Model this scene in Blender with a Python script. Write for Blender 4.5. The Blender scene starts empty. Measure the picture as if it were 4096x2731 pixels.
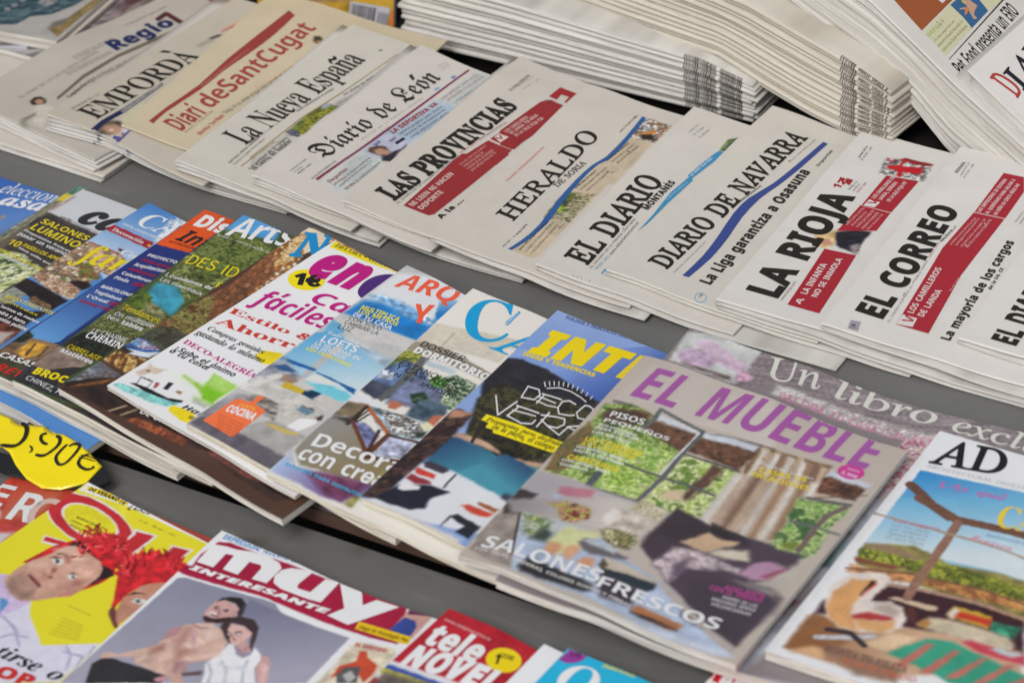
import bpy, bmesh, math, random, os
import numpy as np
from mathutils import Vector
from mathutils.geometry import tessellate_polygon, delaunay_2d_cdt

scene = bpy.context.scene
# ---------------------------------------------------------------- camera
cam_d = bpy.data.cameras.new('camera'); cam = bpy.data.objects.new('camera', cam_d)
scene.collection.objects.link(cam); scene.camera = cam
cam.location = (0.99217, -1.04895, 1.31543); cam.rotation_euler = (0.97065, 0.06686, 0.54420)
cam_d.sensor_width = 36; cam_d.lens = 97.73379; cam_d.clip_start = 0.05; cam_d.clip_end = 200
cam_d.dof.use_dof = True; cam_d.dof.focus_distance = 2.38; cam_d.dof.aperture_fstop = 6.0; cam_d.dof.aperture_blades = 9
# ---------------------------------------------------------------- daylight (open shade under a bright hazy sky)
SUN_EL, SUN_AZ = math.radians(47), math.radians(172)     # azimuth clockwise from +Y
world = bpy.data.worlds.new('World'); scene.world = world; world.use_nodes = True
wn = world.node_tree.nodes; wl = world.node_tree.links
sky = wn.new('ShaderNodeTexSky'); sky.sky_type = 'NISHITA'; sky.sun_disc = False
sky.sun_elevation = SUN_EL; sky.sun_rotation = SUN_AZ; sky.air_density = 1.0; sky.dust_density = 4.0; sky.ozone_density = 1.0
hs = wn.new('ShaderNodeHueSaturation'); hs.inputs['Saturation'].default_value = 0.22
wl.new(sky.outputs[0], hs.inputs['Color']); wl.new(hs.outputs[0], wn['Background'].inputs[0])
wn['Background'].inputs[1].default_value = 0.088
sun_d = bpy.data.lights.new('sun', 'SUN'); sun_d.energy = 1.6; sun_d.angle = math.radians(28); sun_d.color = (1.0, 0.985, 0.965)
sun = bpy.data.objects.new('sun', sun_d); scene.collection.objects.link(sun)
dv = Vector((math.sin(SUN_AZ)*math.cos(SUN_EL), math.cos(SUN_AZ)*math.cos(SUN_EL), math.sin(SUN_EL)))
sun.rotation_euler = dv.to_track_quat('Z', 'Y').to_euler(); sun.location = dv*3
scene.view_settings.view_transform = 'Standard'; scene.view_settings.look = 'None'
scene.view_settings.exposure = 0.0; scene.view_settings.gamma = 1
scene.cycles.max_bounces = 6; scene.cycles.transparent_max_bounces = 8

# ---- settling of sheets and magazines on a height field (metres) ----
GX0, GY0, GD = -1.10, -0.30, 0.004
GNX, GNY = 470, 400

def bil(A, x, y):
    """sample grid A (ny,nx) at world x,y"""
    fx = np.clip((x-GX0)/GD, 0, GNX-1.001); fy = np.clip((y-GY0)/GD, 0, GNY-1.001)
    i = fx.astype(int); j = fy.astype(int); u = fx-i; v = fy-j
    return (A[j, i]*(1-u)+A[j, i+1]*u)*(1-v)+(A[j+1, i]*(1-u)+A[j+1, i+1]*u)*v

def par_dilate(Z, step, rad, axis, curv):
    n = int(rad/step); out = Z.copy()
    m = Z.shape[axis]
    for k in range(1, n+1):
        c = curv*(k*step)**2
        if k >= m: break
        if axis == 0:
            out[k:] = np.maximum(out[k:], Z[:-k]-c); out[:-k] = np.maximum(out[:-k], Z[k:]-c)
        else:
            out[:, k:] = np.maximum(out[:, k:], Z[:, :-k]-c); out[:, :-k] = np.maximum(out[:, :-k], Z[:, k:]-c)
    return out

def closing(Z, step, curv, rad=0.16):
    D = par_dilate(par_dilate(Z, step, rad, 0, curv), step, rad, 1, curv)
    E = -par_dilate(par_dilate(-D, step, rad, 0, curv), step, rad, 1, curv)
    return np.maximum(E, Z)

def smooth(Z, n):
    for _ in range(n):
        P = np.pad(Z, 1, mode='reflect', reflect_type='odd')
        Z = (P[1:-1, 1:-1]*4+P[:-2, 1:-1]*2+P[2:, 1:-1]*2+P[1:-1, :-2]*2+P[1:-1, 2:]*2+P[:-2, :-2]+P[2:, 2:]+P[:-2, 2:]+P[2:, :-2])/16
    return Z

class Sheet:
    """rectangular bundle of paper; a along width, b along height; zb = underside grid"""
    def __init__(s, x, y, th, w, h, t):
        s.x, s.y, s.th, s.w, s.h, s.t = x, y, th, w, h, t
        s.na = max(4, int(round(w/0.004))+1); s.nb = max(4, int(round(h/0.004))+1)
    def world(s, a, b):
        c, q = math.cos(s.th), math.sin(s.th)
        return s.x+a*c-b*q, s.y+a*q+b*c
    def local(s, x, y):
        c, q = math.cos(s.th), math.sin(s.th); dx, dy = x-s.x, y-s.y
        return dx*c+dy*q, -dx*q+dy*c
    def settle(s, T, curv=1.2, wave=0.0, seed=0, lift=0.0003, corner=(0, 0, 0, 0), nsm=7):
        A, B = np.meshgrid(np.linspace(0, s.w, s.na), np.linspace(0, s.h, s.nb))
        X, Y = s.world(A, B)
        Z = bil(T, X, Y)
        Z = closing(Z, s.w/(s.na-1), curv)
        Zs = smooth(Z, nsm)
        Z = Zs+max(0, float(np.percentile(Z-Zs, 99.5)))+lift
        U, V = A/s.w, B/s.h
        r = np.random.RandomState(seed)
        if wave:
            w_ = 0
            for k in range(4):
                w_ = w_+r.uniform(.4, 1)*(1+np.sin((r.uniform(2, 7)*U+r.uniform(-5, 5)*V)+r.uniform(0, 6.3)))/2
            edge = np.clip(1-np.minimum(np.minimum(U, 1-U)*s.w, np.minimum(V, 1-V)*s.h)/0.09, 0, 1)
            Z = Z+wave*w_/4*(0.25+0.75*edge)
        Z = Z+getattr(s, 'liftr', 0)*U
        for amt, (cu, cv) in zip(corner, ((0, 0), (1, 0), (1, 1), (0, 1))):
            if amt:
                d = np.hypot((U-cu)*s.w, (V-cv)*s.h); Z = Z+amt*np.clip(1-d/0.07, 0, 1)**2
        s.zb = Z
    def stamp(s, T):
        xs = GX0+np.arange(GNX)*GD; ys = GY0+np.arange(GNY)*GD
        X, Y = np.meshgrid(xs, ys); a, b = s.local(X, Y)
        m = (a >= 0.0) & (a <= s.w) & (b >= 0.0) & (b <= s.h)
        T[m] = np.maximum(T[m], s.z(a[m], b[m])+s.t)
    def z(s, a, b):
        """underside height, smooth (quadratic B-spline like) interpolation"""
        fa = np.clip(np.asarray(a, float)/s.w*(s.na-1), 0, s.na-1.0001); fb = np.clip(np.asarray(b, float)/s.h*(s.nb-1), 0, s.nb-1.0001)
        i = fa.astype(int); j = fb.astype(int); u = fa-i; v = fb-j
        def W(t): return ((1-t)**3/6, (3*t**3-6*t**2+4)/6, (-3*t**3+3*t**2+3*t+1)/6, t**3/6)
        P = s._pad()
        r = 0
        wu = W(u); wv = W(v)
        for q in range(4):
            for p in range(4):
                r = r+wv[q]*wu[p]*P[j+q, i+p]
        return r
    def _pad(s):
        if getattr(s, '_pz', None) is None or s._src is not s.zb:
            s._pz = np.pad(s.zb, 1, mode='reflect', reflect_type='odd'); s._pz = np.pad(s._pz, ((0, 1), (0, 1)), mode='edge'); s._src = s.zb
        return s._pz
    def top(s, a, b, off=0.0):
        x, y = s.world(np.asarray(a, float), np.asarray(b, float))
        return x, y, s.z(a, b)+s.t+off

def lay_pile(T, rec):
    """rec: x,y,th,w,h,t,n,wave,seed,(corner) ; returns sheets bottom..top and stamps T"""
    out = []
    r = np.random.RandomState(rec['seed'])
    for k in range(rec['n']+1):
        topmost = k == rec['n']
        d = rec['n']-k; jx, jy, jt = (0, 0, 0) if topmost else (r.uniform(-.002, .006)*rec.get('jog', 1), (-.0016*d+r.uniform(-.0012, .001))*rec.get('jog', 1), r.uniform(-.008, .008))
        dx = 0 if topmost else rec.get('dx', 0)
        low = not topmost and 'wl' in rec
        s = Sheet(rec['x']+jx+dx, rec['y']+jy, (-.008 if low else rec['th'])+jt*(.5 if low else 1), rec['wl'] if low else rec['w']-dx, rec['h'], rec['t'])
        s.liftr = rec.get('liftr', 0)
        s.settle(T, curv=rec.get('curv', 1.2), wave=rec['wave'], seed=rec['seed']*7+k, corner=rec.get('corner', (0, 0, 0, 0)) if topmost else (0, 0, 0, 0))
        s.stamp(T); out.append(s)
    return out

class Plank:
    """flat or drooping rectangular region hung on a vertical plane: a along the near edge, b into depth.
    prof = [(s, z)...] height of the upper surface along the near edge, tilt = rise per metre of depth"""
    def __init__(s, px, py, ang, prof, tilt=0.0, a0=0.0, b0=0.0, rot=0.0, dz=0.0):
        s.px, s.py, s.ang, s.tilt, s.a0, s.b0, s.rot, s.dz = px, py, ang, tilt, a0, b0, rot, dz
        s.ps = np.array([p[0] for p in prof]); s.pz = np.array([p[1] for p in prof])
    def zed(s, q):
        i = np.clip(np.searchsorted(s.ps, q)-1, 0, len(s.ps)-2)
        return s.pz[i]+(s.pz[i+1]-s.pz[i])*(q-s.ps[i])/(s.ps[i+1]-s.ps[i])
    def top(s, a, b, off=0.0):
        a = np.asarray(a, float); b = np.asarray(b, float)
        c, q = math.cos(s.rot), math.sin(s.rot)
        u = s.a0+a*c-b*q; v = s.b0+a*q+b*c
        ca, sa = math.cos(s.ang), math.sin(s.ang)
        return s.px+u*ca-v*sa, s.py+u*sa+v*ca, s.zed(u)+s.tilt*v+s.dz+off

class StackSheet:
    """one copy in a tall leaning stack: between the k-th and (k+1)-th level of the two edge profiles"""
    def __init__(s, st, k, da=0.0, db=0.0, s0=None, s1=None):
        s.st, s.k, s.db = st, k, db; s.px, s.py = st['p']; s.th = math.radians(st['a'])
        s.s0 = (st['s0'] if s0 is None else s0)+da; s.w = (st['s1'] if s1 is None else s1)+da-s.s0; s.h = st['depth']; s.t = .005
        s.B = Plank(0, 0, 0, st['bot']); s.T = Plank(0, 0, 0, st['top']); s.tilt = st.get('tilt', 0)
    def world(s, a, b):
        u = s.s0+np.asarray(a, float); v = s.db+np.asarray(b, float); c, q = math.cos(s.th), math.sin(s.th)
        return s.px+u*c-v*q, s.py+u*q+v*c
    def tvec(s, a):
        u = s.s0+np.asarray(a, float); return (s.T.zed(u)-s.B.zed(u))/s.st['n']
    def z(s, a, b):
        u = s.s0+np.asarray(a, float); zb, zt = s.B.zed(u), s.T.zed(u)
        return zb+(zt-zb)*s.k/s.st['n']+s.tilt*np.asarray(b, float)
    def top(s, a, b, off=0.0):
        x, y = s.world(a, b); return x, y, s.z(a, b)+s.tvec(a)+off

class PlankSheet:
    """a flat copy lying on a Plank"""
    def __init__(s, P, w, h, t, dz):
        s.P, s.w, s.h, s.t, s.dz = P, w, h, t, dz; s.th = P.ang+P.rot
    def world(s, a, b): return s.P.top(a, b)[:2]
    def z(s, a, b): return s.P.top(a, b)[2]+s.dz-s.t
    def top(s, a, b, off=0.0):
        x, y, z = s.P.top(a, b); return x, y, z+s.dz+off

class Upright:
    """leaning upright rectangle: a along the ground line, b upwards; lean = metres back per metre up"""
    def __init__(s, px, py, ang, z0, lean):
        s.px, s.py, s.ang, s.z0, s.lean = px, py, ang, z0, lean
    def top(s, a, b, off=0.0):
        a = np.asarray(a, float); b = np.asarray(b, float)
        ca, sa = math.cos(s.ang), math.sin(s.ang); L = math.hypot(1, s.lean)
        d = b*s.lean/L-off
        return s.px+a*ca-d*sa, s.py+a*sa+d*ca, s.z0+b/L

ZLOW = -0.015
# ---- where every pile lies (metres, radians) ----
BACK = [
    {'key':'graymag','x':-.95866,'y':.7566,'th':.00548,'w':.22,'h':.3,'t':.006,'n':0,'wave':.0014,'seed':65,'corner':(0,0,0,0)},
    {'key':'tealmag','x':-.988,'y':.75025,'th':.12936,'w':.24,'h':.3,'t':.004,'n':1,'wave':.0014,'seed':52,'corner':(0,0,0,0)},
]
NEWS = [
    {'key':'under','x':-.86149,'y':.62871,'th':-.05236,'w':.3,'h':.28,'t':.003,'n':1,'wave':.0014,'seed':57,'corner':(0,0,0,0)},
    {'key':'regio','x':-.76956,'y':.65754,'th':-.20269,'w':.2,'h':.28071,'t':.0023,'n':3,'wave':.0014,'seed':49,'corner':(0,0,0,0)},
    {'key':'emp','x':-.65087,'y':.64461,'th':-.10357,'w':.2,'h':.27058,'t':.0023,'n':4,'wave':.0014,'seed':31,'corner':(0,0,0,0),'wl':.28},
    {'key':'cug','x':-.56756,'y':.65472,'th':.08278,'w':.2,'h':.27727,'t':.002,'n':0,'wave':.0014,'seed':28,'corner':(0,0,0,0)},
    {'key':'nueva','x':-.48779,'y':.63219,'th':-.04827,'w':.2,'h':.27473,'t':.0023,'n':2,'wave':.0014,'seed':58,'corner':(0,0,0,0),'wl':.225},
    {'key':'leon','x':-.40317,'y':.63586,'th':-.06605,'w':.2,'h':.25989,'t':.0023,'n':2,'wave':.0014,'seed':42,'corner':(0,0,0,0),'wl':.285},
    {'key':'prov','x':-.30648,'y':.63809,'th':-.04274,'w':.2,'h':.28818,'t':.0023,'n':1,'wave':.0014,'seed':67,'corner':(0,0,0,0),'wl':.3},
    {'key':'her','x':-.20914,'y':.62704,'th':.00922,'w':.2,'h':.28617,'t':.0023,'n':1,'wave':.0014,'seed':28,'corner':(0,0,0,0),'wl':.214},
    {'key':'mont','x':-.10317,'y':.63406,'th':.00311,'w':.19,'h':.28952,'t':.0023,'n':1,'wave':.0014,'seed':58,'corner':(0,0,0,0),'wl':.285},
    {'key':'nav','x':-.0435,'y':.65202,'th':-.0096,'w':.2,'h':.30648,'t':.0023,'n':1,'wave':.0014,'seed':34,'corner':(0,0,0,0),'wl':.285},
    {'key':'rio','x':.06126,'y':.65331,'th':.03122,'w':.2,'h':.30336,'t':.0023,'n':2,'wave':.0014,'seed':39,'corner':(0,0,0,0),'wl':.285},
    {'key':'cor','x':.15763,'y':.65604,'th':.04072,'w':.2,'h':.30941,'t':.0023,'n':1,'wave':.0014,'seed':33,'corner':(0,0,0,0),'wl':.285},
    {'key':'vasco','x':.26535,'y':.68739,'th':.03891,'w':.22,'h':.31855,'t':.0023,'n':1,'wave':.0014,'seed':55,'corner':(0,0,0,0),'wl':.285},
]
MAGS = [
    {'key':'selec','x':-.69686,'y':.28561,'th':-.03491,'w':.215,'h':.285,'t':.006,'n':0,'wave':.0014,'seed':39,'corner':(0,0,0,0)},
    {'key':'caplas','x':-.5873,'y':.29391,'th':-.10472,'w':.215,'h':.285,'t':.006,'n':0,'wave':.0014,'seed':46,'corner':(0,0,0,0)},
    {'key':'casay','x':-.51708,'y':.29328,'th':-.13963,'w':.215,'h':.285,'t':.006,'n':0,'wave':.0014,'seed':44,'corner':(0,0,0,0)},
    {'key':'dis','x':-.44196,'y':.29398,'th':-.09675,'w':.22,'h':.285,'t':.006,'n':1,'wave':.0014,'seed':29,'corner':(0,0,0,0)},
    {'key':'art','x':-.39287,'y':.28263,'th':-.0848,'w':.215,'h':.29239,'t':.008,'n':0,'wave':.0014,'seed':36,'corner':(0,0,0,0)},
    {'key':'nuevo','x':-.34568,'y':.28531,'th':-.15407,'w':.25,'h':.29793,'t':.007,'n':0,'wave':.0014,'seed':72,'corner':(0,0,0,0)},
    {'key':'enc','x':-.30843,'y':.3032,'th':-.16155,'w':.21,'h':.26808,'t':.004,'n':0,'wave':.0014,'seed':19,'corner':(0,0,0,0)},
    {'key':'arq','x':-.2189,'y':.29067,'th':-.12447,'w':.215,'h':.27086,'t':.006,'n':0,'wave':.0014,'seed':33,'corner':(0,0,0,0)},
    {'key':'diez','x':-.12633,'y':.2684,'th':-.03189,'w':.215,'h':.28788,'t':.005,'n':0,'wave':.0014,'seed':40,'corner':(0,0,0,0)},
    {'key':'inter','x':-.04637,'y':.27792,'th':-.0303,'w':.22,'h':.2835,'t':.006,'n':0,'wave':.0014,'seed':61,'corner':(0,0,0,0)},
    {'key':'libro','x':.09242,'y':.24772,'th':.06515,'w':.33,'h':.34377,'t':.007,'n':0,'wave':.0014,'seed':51,'corner':(0,0,0,0)},
    {'key':'mueble','x':.05685,'y':.25428,'th':-.01745,'w':.232,'h':.2756,'t':.006,'n':0,'wave':.0014,'seed':52,'corner':(0,0,0,0),'liftr':.009},
    {'key':'ad','x':.29524,'y':.2798,'th':-.01569,'w':.22,'h':.29189,'t':.008,'n':0,'wave':.0014,'seed':3,'corner':(0,0,0,0)},
]
LOW = [
    {'key':'ero','x':-.37123,'y':-.03442,'th':-.06981,'w':.215,'h':.28,'t':.006,'n':0,'wave':.0014,'seed':35,'corner':(0,0,0,0)},
    {'key':'quo','x':-.32573,'y':-.03858,'th':-.14462,'w':.215,'h':.28,'t':.006,'n':0,'wave':.0014,'seed':50,'corner':(0,0,0,0)},
    {'key':'muy','x':-.14763,'y':-.06038,'th':-.00697,'w':.25,'h':.29,'t':.006,'n':0,'wave':.0014,'seed':56,'corner':(0,0,0,0)},
    {'key':'tele','x':.03153,'y':-.03021,'th':-.08856,'w':.165,'h':.27,'t':.003,'n':0,'wave':.0014,'seed':38,'corner':(0,0,0,0)},
    {'key':'blanca','x':.1242,'y':-.03298,'th':-.05236,'w':.13,'h':.27,'t':.003,'n':0,'wave':.0014,'seed':27,'corner':(0,0,0,0)},
    {'key':'que','x':.14464,'y':-.0327,'th':-.05236,'w':.2,'h':.27,'t':.004,'n':0,'wave':.0014,'seed':40,'corner':(0,0,0,0)},
    {'key':'redr','x':.25025,'y':.00538,'th':-.05236,'w':.2,'h':.27,'t':.004,'n':0,'wave':.0014,'seed':41,'corner':(0,0,0,0)},
]
STACKS = [
    {'key':'s1','p':(-.06,.962),'a':0,'bot':[[-.395,0],[0,0]],'top':[[-.395,.076],[-.2757,.0716],[-.1579,.0626],[-.0568,.0549],[.0095,.0375]],'n':12,'depth':.17,'s0':-.392,'s1':0},
    {'key':'s2','p':(.03,.96),'a':-8,'bot':[[-.3548,.052],[-.2573,.0496],[-.1347,.0482],[-.0905,.0337],[-.0377,.0197],[.0039,.0126],[.0398,.0177]],'top':[[-.36,.145],[-.1019,.1194],[-.0499,.1061],[.0013,.093],[.0392,.0789],[.073,.0649]],'n':15,'depth':.17,'s0':-.345,'s1':.052},
    {'key':'s3','p':(.13,.975),'a':-9,'bot':[[-.36,.14],[-.1819,.1013],[-.1291,.0799],[-.0771,.06],[-.0411,.0442],[-.0011,.0089],[.12,-.05]],'top':[[-.3,.22],[-.0854,.1396],[-.0397,.1112],[.0082,.0802],[.0767,.0418],[.2,-.03]],'n':18,'depth':.27,'s0':-.26,'s1':.135},
]
DIARI = {'a0':.0104,'b0':.0113,'rot':-.0465,'dz':.011}
TAG = {'p':(-.6,.215),'a':0,'prof':[[-.2,-.008],[0,-.006],[.08,-.004],[.14,.001],[.19,.003],[.24,.001],[.28,-.003],[.32,-.008],[.4,-.018]],'tilt':.25}
UP = {'p':(-.62,.958),'ang':.13963,'z0':-.02,'lean':.25}
UR = {'p':(-.86,.968),'ang':.06981,'z0':-.02,'lean':.1}
# ---- what is printed on each front (millimetres on the page) ----
PRINTS = {
 'regio': {"base": (186,180,170), "vis": None,
'tx':[
('m','G+','Regió',52.6,152.1,58.2,226.4,20.9,(36,48,92),2),
('m','G+','7',61.1,225.4,57.9,242.7,29.2,(84,46,48),2),
('s','R','EL DIARI DE LA CATALUNYA CENTRAL',50.6,33.2,42.4,140.1,4.6,(140,136,126),2),
('s','R','Manresa va de festa',32.5,113.6,32.2,165.8,2.4,(120,112,108),2),
('s','R','la ciutat celebra el dia',36.3,113.7,36.3,165.7,2.5,(120,112,108),2),
('s','R','los vecinos piden al nuevo alcalde',49.2,90.2,50.1,147.4,2.4,(130,124,116),2),
('s','R','que se cumplan las promesas de',53,90,53.9,147.1,2.4,(130,124,116),2),
('h','G','Capdevila',87.6,62.6,80.7,91.5,5,(60,58,52),2),
('h','R','segons el tribunal, nega els pagaments',80.7,92.3,80.3,169.1,5.5,(96,92,84),2),
('s','R','los vecinos piden al nuevo alcalde',80.3,184,83.7,227.7,2.3,(120,116,108),2),
('s','R','que se cumplan las promesas de',84.1,183.8,87.6,227.4,2.3,(120,116,108),2),
('s','R','la campana y se reparen las calles',87.9,183.6,91.5,227.1,2.3,(120,116,108),2),
('s','R','antes del inicio del verano en',91.7,183.4,95.4,226.8,2.3,(120,116,108),2),
('s','R','PUBLICITAT DEL DIARI',21.9,193.3,23,246.2,3.4,(120,114,106),2),
],
'box':[
('c',[(76.6,55.4),(63.4,99.3),(59.2,148.7),(67,236.2),(73.2,232.6),(64.7,144.8),(69,95.8),(81.6,52.8)],(112,106,88),1),
],
'ras':[
('f',[(68,236),(71,254.5),(88,256),(89,235.5)],(56,54,48),1),
('f',[(74,246),(79.5,251),(85.5,246),(81.5,242)],(120,112,80),2),
('f',[(61.5,34),(58.5,42.5),(63,47.5),(73,46),(78,41),(75.5,34.5),(69,31)],(58,46,38),1.5),
('f',[(64.5,36.5),(64.5,43),(71,44.5),(76,39.5),(73,35)],(176,138,112),1.5),
('f',[(72,33),(79,42),(95,39),(101,24),(117,7),(102,7),(82,20)],(200,194,182),3),
('f',[(83,6.5),(84.5,22.5),(88,20.5),(91,3)],(140,132,120),2),
('f',[(84,6),(86,9),(103.5,0),(93,-5)],(150,148,130),4),
],
 },
 'emp': {"base": (192,184,170), "vis": None,
'tx':[
('m','S','EMPORDÀ',51.4,16.6,54,160.7,29.3,(42,40,36),2),
('s','R','SETMANARI DE L ALT',18.3,17.7,19.6,55.3,4.5,(130,124,112),2),
('s','G','DISTRIBUCIO GRATUITA A LA COMARCA',64.3,39.7,59.2,99.1,4.1,(190,186,176),3),
('h','G','A fons',103.7,27,114.8,30.1,4.8,(42,40,36),2),
('h','G','a',120.2,29,127,31.1,4.7,(42,40,36),2),
('s','G','DIVENDRES',37.8,208.6,40.8,236.1,3.4,(225,190,170),3),
('s','R','los vecinos piden al nuevo alcalde',34.7,173.7,36.9,193,2,(130,126,118),2),
('s','R','que se cumplan las promesas de',37.7,173.2,39.9,192.4,2,(130,126,118),2),
('s','R','la campana y se reparen las calles',40.7,172.7,42.9,191.9,2,(130,126,118),2),
],
'box':[
('c',[(56.5,17.6),(57.6,44.2),(64.7,40),(62.9,13.9),(67.9,-2),(59.6,-.2)],(38,44,80),1),
('c',[(57.6,43.4),(55.3,101.6),(60,99.5),(65.1,39.2)],(88,92,104),1),
('c',[(84.1,5.1),(91.2,7.8),(88.9,18.3),(90.1,23.4),(95.4,-1.9),(88.2,-2.9)],(92,84,140),1),
('c',[(34,210.1),(38.3,240.2),(43,231.8),(37.7,207.7)],(190,98,66),1),
],
'ras':[
('f',[(66,38),(66,62),(82,53),(90,23),(78,23)],(206,200,170),3),
('f',[(64,1),(58,8),(59,17),(66,24),(72,26),(80,22),(83,12),(81,3),(72,-1),(66,-1)],(92,84,74),3,(.35,6)),
('f',[(67.5,7.5),(65.5,14),(72,19),(81.5,19),(85.5,14),(81.5,7),(75.5,4)],(186,142,118),3),
('f',[(74,9.4),(75.6,13.2),(78,10.6),(76.8,8)],(225,215,205),1),
('f',[(87.5,10.5),(81.5,19),(88.5,22),(91,16.5),(92,7)],(196,196,210),2),
('f',[(87.2,12.8),(87.6,15.8),(90.4,12),(89.2,9.8)],(130,40,50),1.5),
('f',[(140.5,35),(144.5,41),(152.5,38.5),(153,31.5)],(60,60,60),1),
('f',[(33.5,192.5),(36,201),(39.5,205.5),(42,201.5),(39,192.5)],(80,78,72),2),
],
 },
 'cug': {"base": (203,190,164), "vis": None,
'tx':[
('m','R+','Diari',50.7,22.3,55.1,59.6,21.8,(158,68,60),2),
('m','G','deSantCugat',56.1,67.6,78.3,232.9,22.6,(158,68,60),2),
('s','R','SETMANARI INDEPENDENT D INFORMACIO LOCAL',31.8,92.4,38.8,170.4,2.7,(196,140,124),3),
('s','R','Divendres 27 de juny de 2014',56.4,22.3,60.1,65.3,2.9,(150,134,116),2),
('h','G','Monica Torribas:',69.6,25.8,73,64.1,4.9,(176,72,62),2),
('h','R','"Felip VI no enten el que esta passant en aquest pais"',72.9,66.3,93.5,176.6,5.5,(92,84,74),2),
],
'box':[
('c',[(18,18.9),(18.8,30.5),(20.4,48),(23.9,69.8),(27.4,94.3),(27.8,118),(27.9,146.1),(31.1,187.6),(34.8,225.6),(36.1,243.1),(36.3,250.6),(47.5,243.5),(47.7,225.8),(47.1,204.5),(45.5,187.6),(42.9,170.1),(39.2,148.6),(35.6,126.5),(34.1,107.6),(32.3,88.2),(27.8,63.2),(23.9,40.2),(23.2,26),(23.5,17.7)],(150,64,58),1),
('c',[(90.6,184),(95.2,210.1),(98.1,208.3),(93.6,184.5)],(150,64,58),1),
],
'ras':[
('f',[(84.5,212),(82.5,220),(88,223),(94.5,217.5),(92,210.5)],(76,66,52),2),
('f',[(88,214),(91.5,217),(94.5,213.5),(93,209)],(180,140,112),2),
('f',[(94.5,211),(98.5,225),(105,220.5),(100.5,209.5)],(170,176,178),2),
('f',[(94,222),(99.5,231),(103.5,229),(101.5,222)],(168,60,56),2),
('f',[(70,116),(90,182),(95,180),(76,106)],(206,186,158),6),
],
 },
 'nueva': {"base": (203,198,188), "vis": None,
'tx':[
('m','S','La Nueva España',40.8,52.4,50.2,228.4,30.7,(42,40,36),2),
('s','S','EDITORIAL PRENSA ASTURIANA',46.7,21.1,44.1,70.3,2.5,(84,80,74),2),
('s','R','Directora: Angeles Rivero Velasco',51.7,21.8,49.5,70.6,2.4,(110,106,100),2),
('s','G','DIARIO INDEPENDIENTE DE ASTURIAS',47.5,122.8,53.8,172,2.3,(84,80,74),2),
('h','S','Los jardines de El Chano,',67.9,23.6,65.2,83.9,3,(66,64,60),2),
('h','S','en Luarca, del fundador',72.7,25.3,72.4,81.7,4.4,(66,64,60),2),
('h','S','De alterne en, desde',68.6,168.9,74.1,210,2.9,(84,80,78),2),
('h','S','Mexico, al segundo',75.5,169,82.1,205.6,3.1,(84,80,78),2),
('s','R','los vecinos piden al nuevo alcalde',69.7,151.4,73.1,167.5,1.4,(100,96,92),2),
('s','R','que se cumplan las promesas de',71.8,150.8,75.2,166.9,1.4,(100,96,92),2),
('s','R','la campana y se reparen las calles',73.9,150.3,77.2,166.4,1.5,(100,96,92),2),
('s','R','antes del inicio del verano en',75.9,149.7,79.3,165.8,1.4,(100,96,92),2),
('s','R','los vecinos piden al nuevo alcalde',78.6,238.7,81,253,1.2,(120,116,112),2),
('s','R','que se cumplan las promesas de',80.5,238.3,82.9,252.6,1.1,(120,116,112),2),
('s','R','la campana y se reparen las calles',82.5,237.9,84.8,252.3,1.2,(120,116,112),2),
],
'box':[
('c',[(57.3,23.3),(58.4,73.4),(59.4,72.1),(58.5,22.9)],(150,128,70),1),
('c',[(55.9,39.1),(55.8,114.5),(63.2,175.2),(70,252.7),(70.8,251.6),(64.4,174.4),(57.1,113.5),(56.9,37.7)],(150,128,70),1),
('c',[(41.9,57.1),(43.6,130.7),(44.1,130.1),(42.7,56)],(150,146,140),1),
],
'ras':[
('f',[(58,37),(59,89),(70,85),(72,26),(68,24)],(188,184,178),1),
('f',[(66,153),(72,220),(85,219),(78,166),(75,151)],(186,182,178),1),
('f',[(79,244),(80.5,255.5),(87.5,255.5),(87,241)],(190,186,182),1),
('f',[(59,89),(66,89),(72,90),(74,99),(72,125),(75,151),(66,150),(61,148),(57,127),(58,104)],(104,112,58),1,(.45,5)),
('n',[(64,104),(61,118),(67,142),(75,151),(72,125),(74,99),(72,90)],[(52,66,36),(110,120,50),(170,160,60),(70,84,44)],4,1,1,0),
('f',[(57,91),(60,96.5),(69.5,98),(72,89.5),(64.5,88)],(98,98,118),1,(.4,3)),
('f',[(59.5,142.5),(61.5,149.5),(67.5,151),(65,139)],(158,166,184),2),
('n',[(72,220.5),(72.5,230),(72,237),(83,240.5),(85.5,231),(84.5,220)],[(60,50,38),(150,110,70),(190,160,120),(90,80,64)],5,1,1,0),
('f',[(50.4,248.8),(50.8,252),(53.6,251.2),(53.2,248)],(60,100,64),1),
],
 },
 'leon': {"base": (207,201,194), "vis": None,
'tx':[
('m','F','Diario de León',38.8,56.5,47.6,227.8,23.9,(42,40,36),2),
('s','R','D E C A N O   D E   L A   P R E N S A   L E O N E S A',47.1,102.9,52.3,190.5,2,(110,106,102),2),
('w','R','www.diariodeleon.es',49.4,25.4,49.3,60.9,2.2,(90,86,84),2),
('s','R','FUNDADO EN 1906',26.5,23,26.7,46.1,2,(100,96,94),2),
('s','R','Nº 48.679',30.7,23.2,30.9,34.4,1.9,(100,96,94),2),
('s','G','PRECIO: 1,40 €',34.5,23.8,34.3,42.8,1.8,(84,80,78),2),
('s','R','VENTA CONJUNTA E INSEPARABLE CON EL MUNDO SOLO EN LA PROVINCIA DE LEON',55.3,27,53.6,134.9,1.4,(170,150,156),2),
('h','S','Deportes',65.6,30.1,65,57.4,4.4,(140,60,56),2),
('h','S','MUNDIAL.',71.2,29.4,71.6,48.4,2.7,(150,60,56),2),
('h','R','Di Maria clasifica a',71.6,49.8,70.3,84.1,2.7,(80,78,76),2),
('h','R','Argentina en el minuto 117',76.2,30.3,74.7,81.4,2.5,(80,78,76),2),
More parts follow.
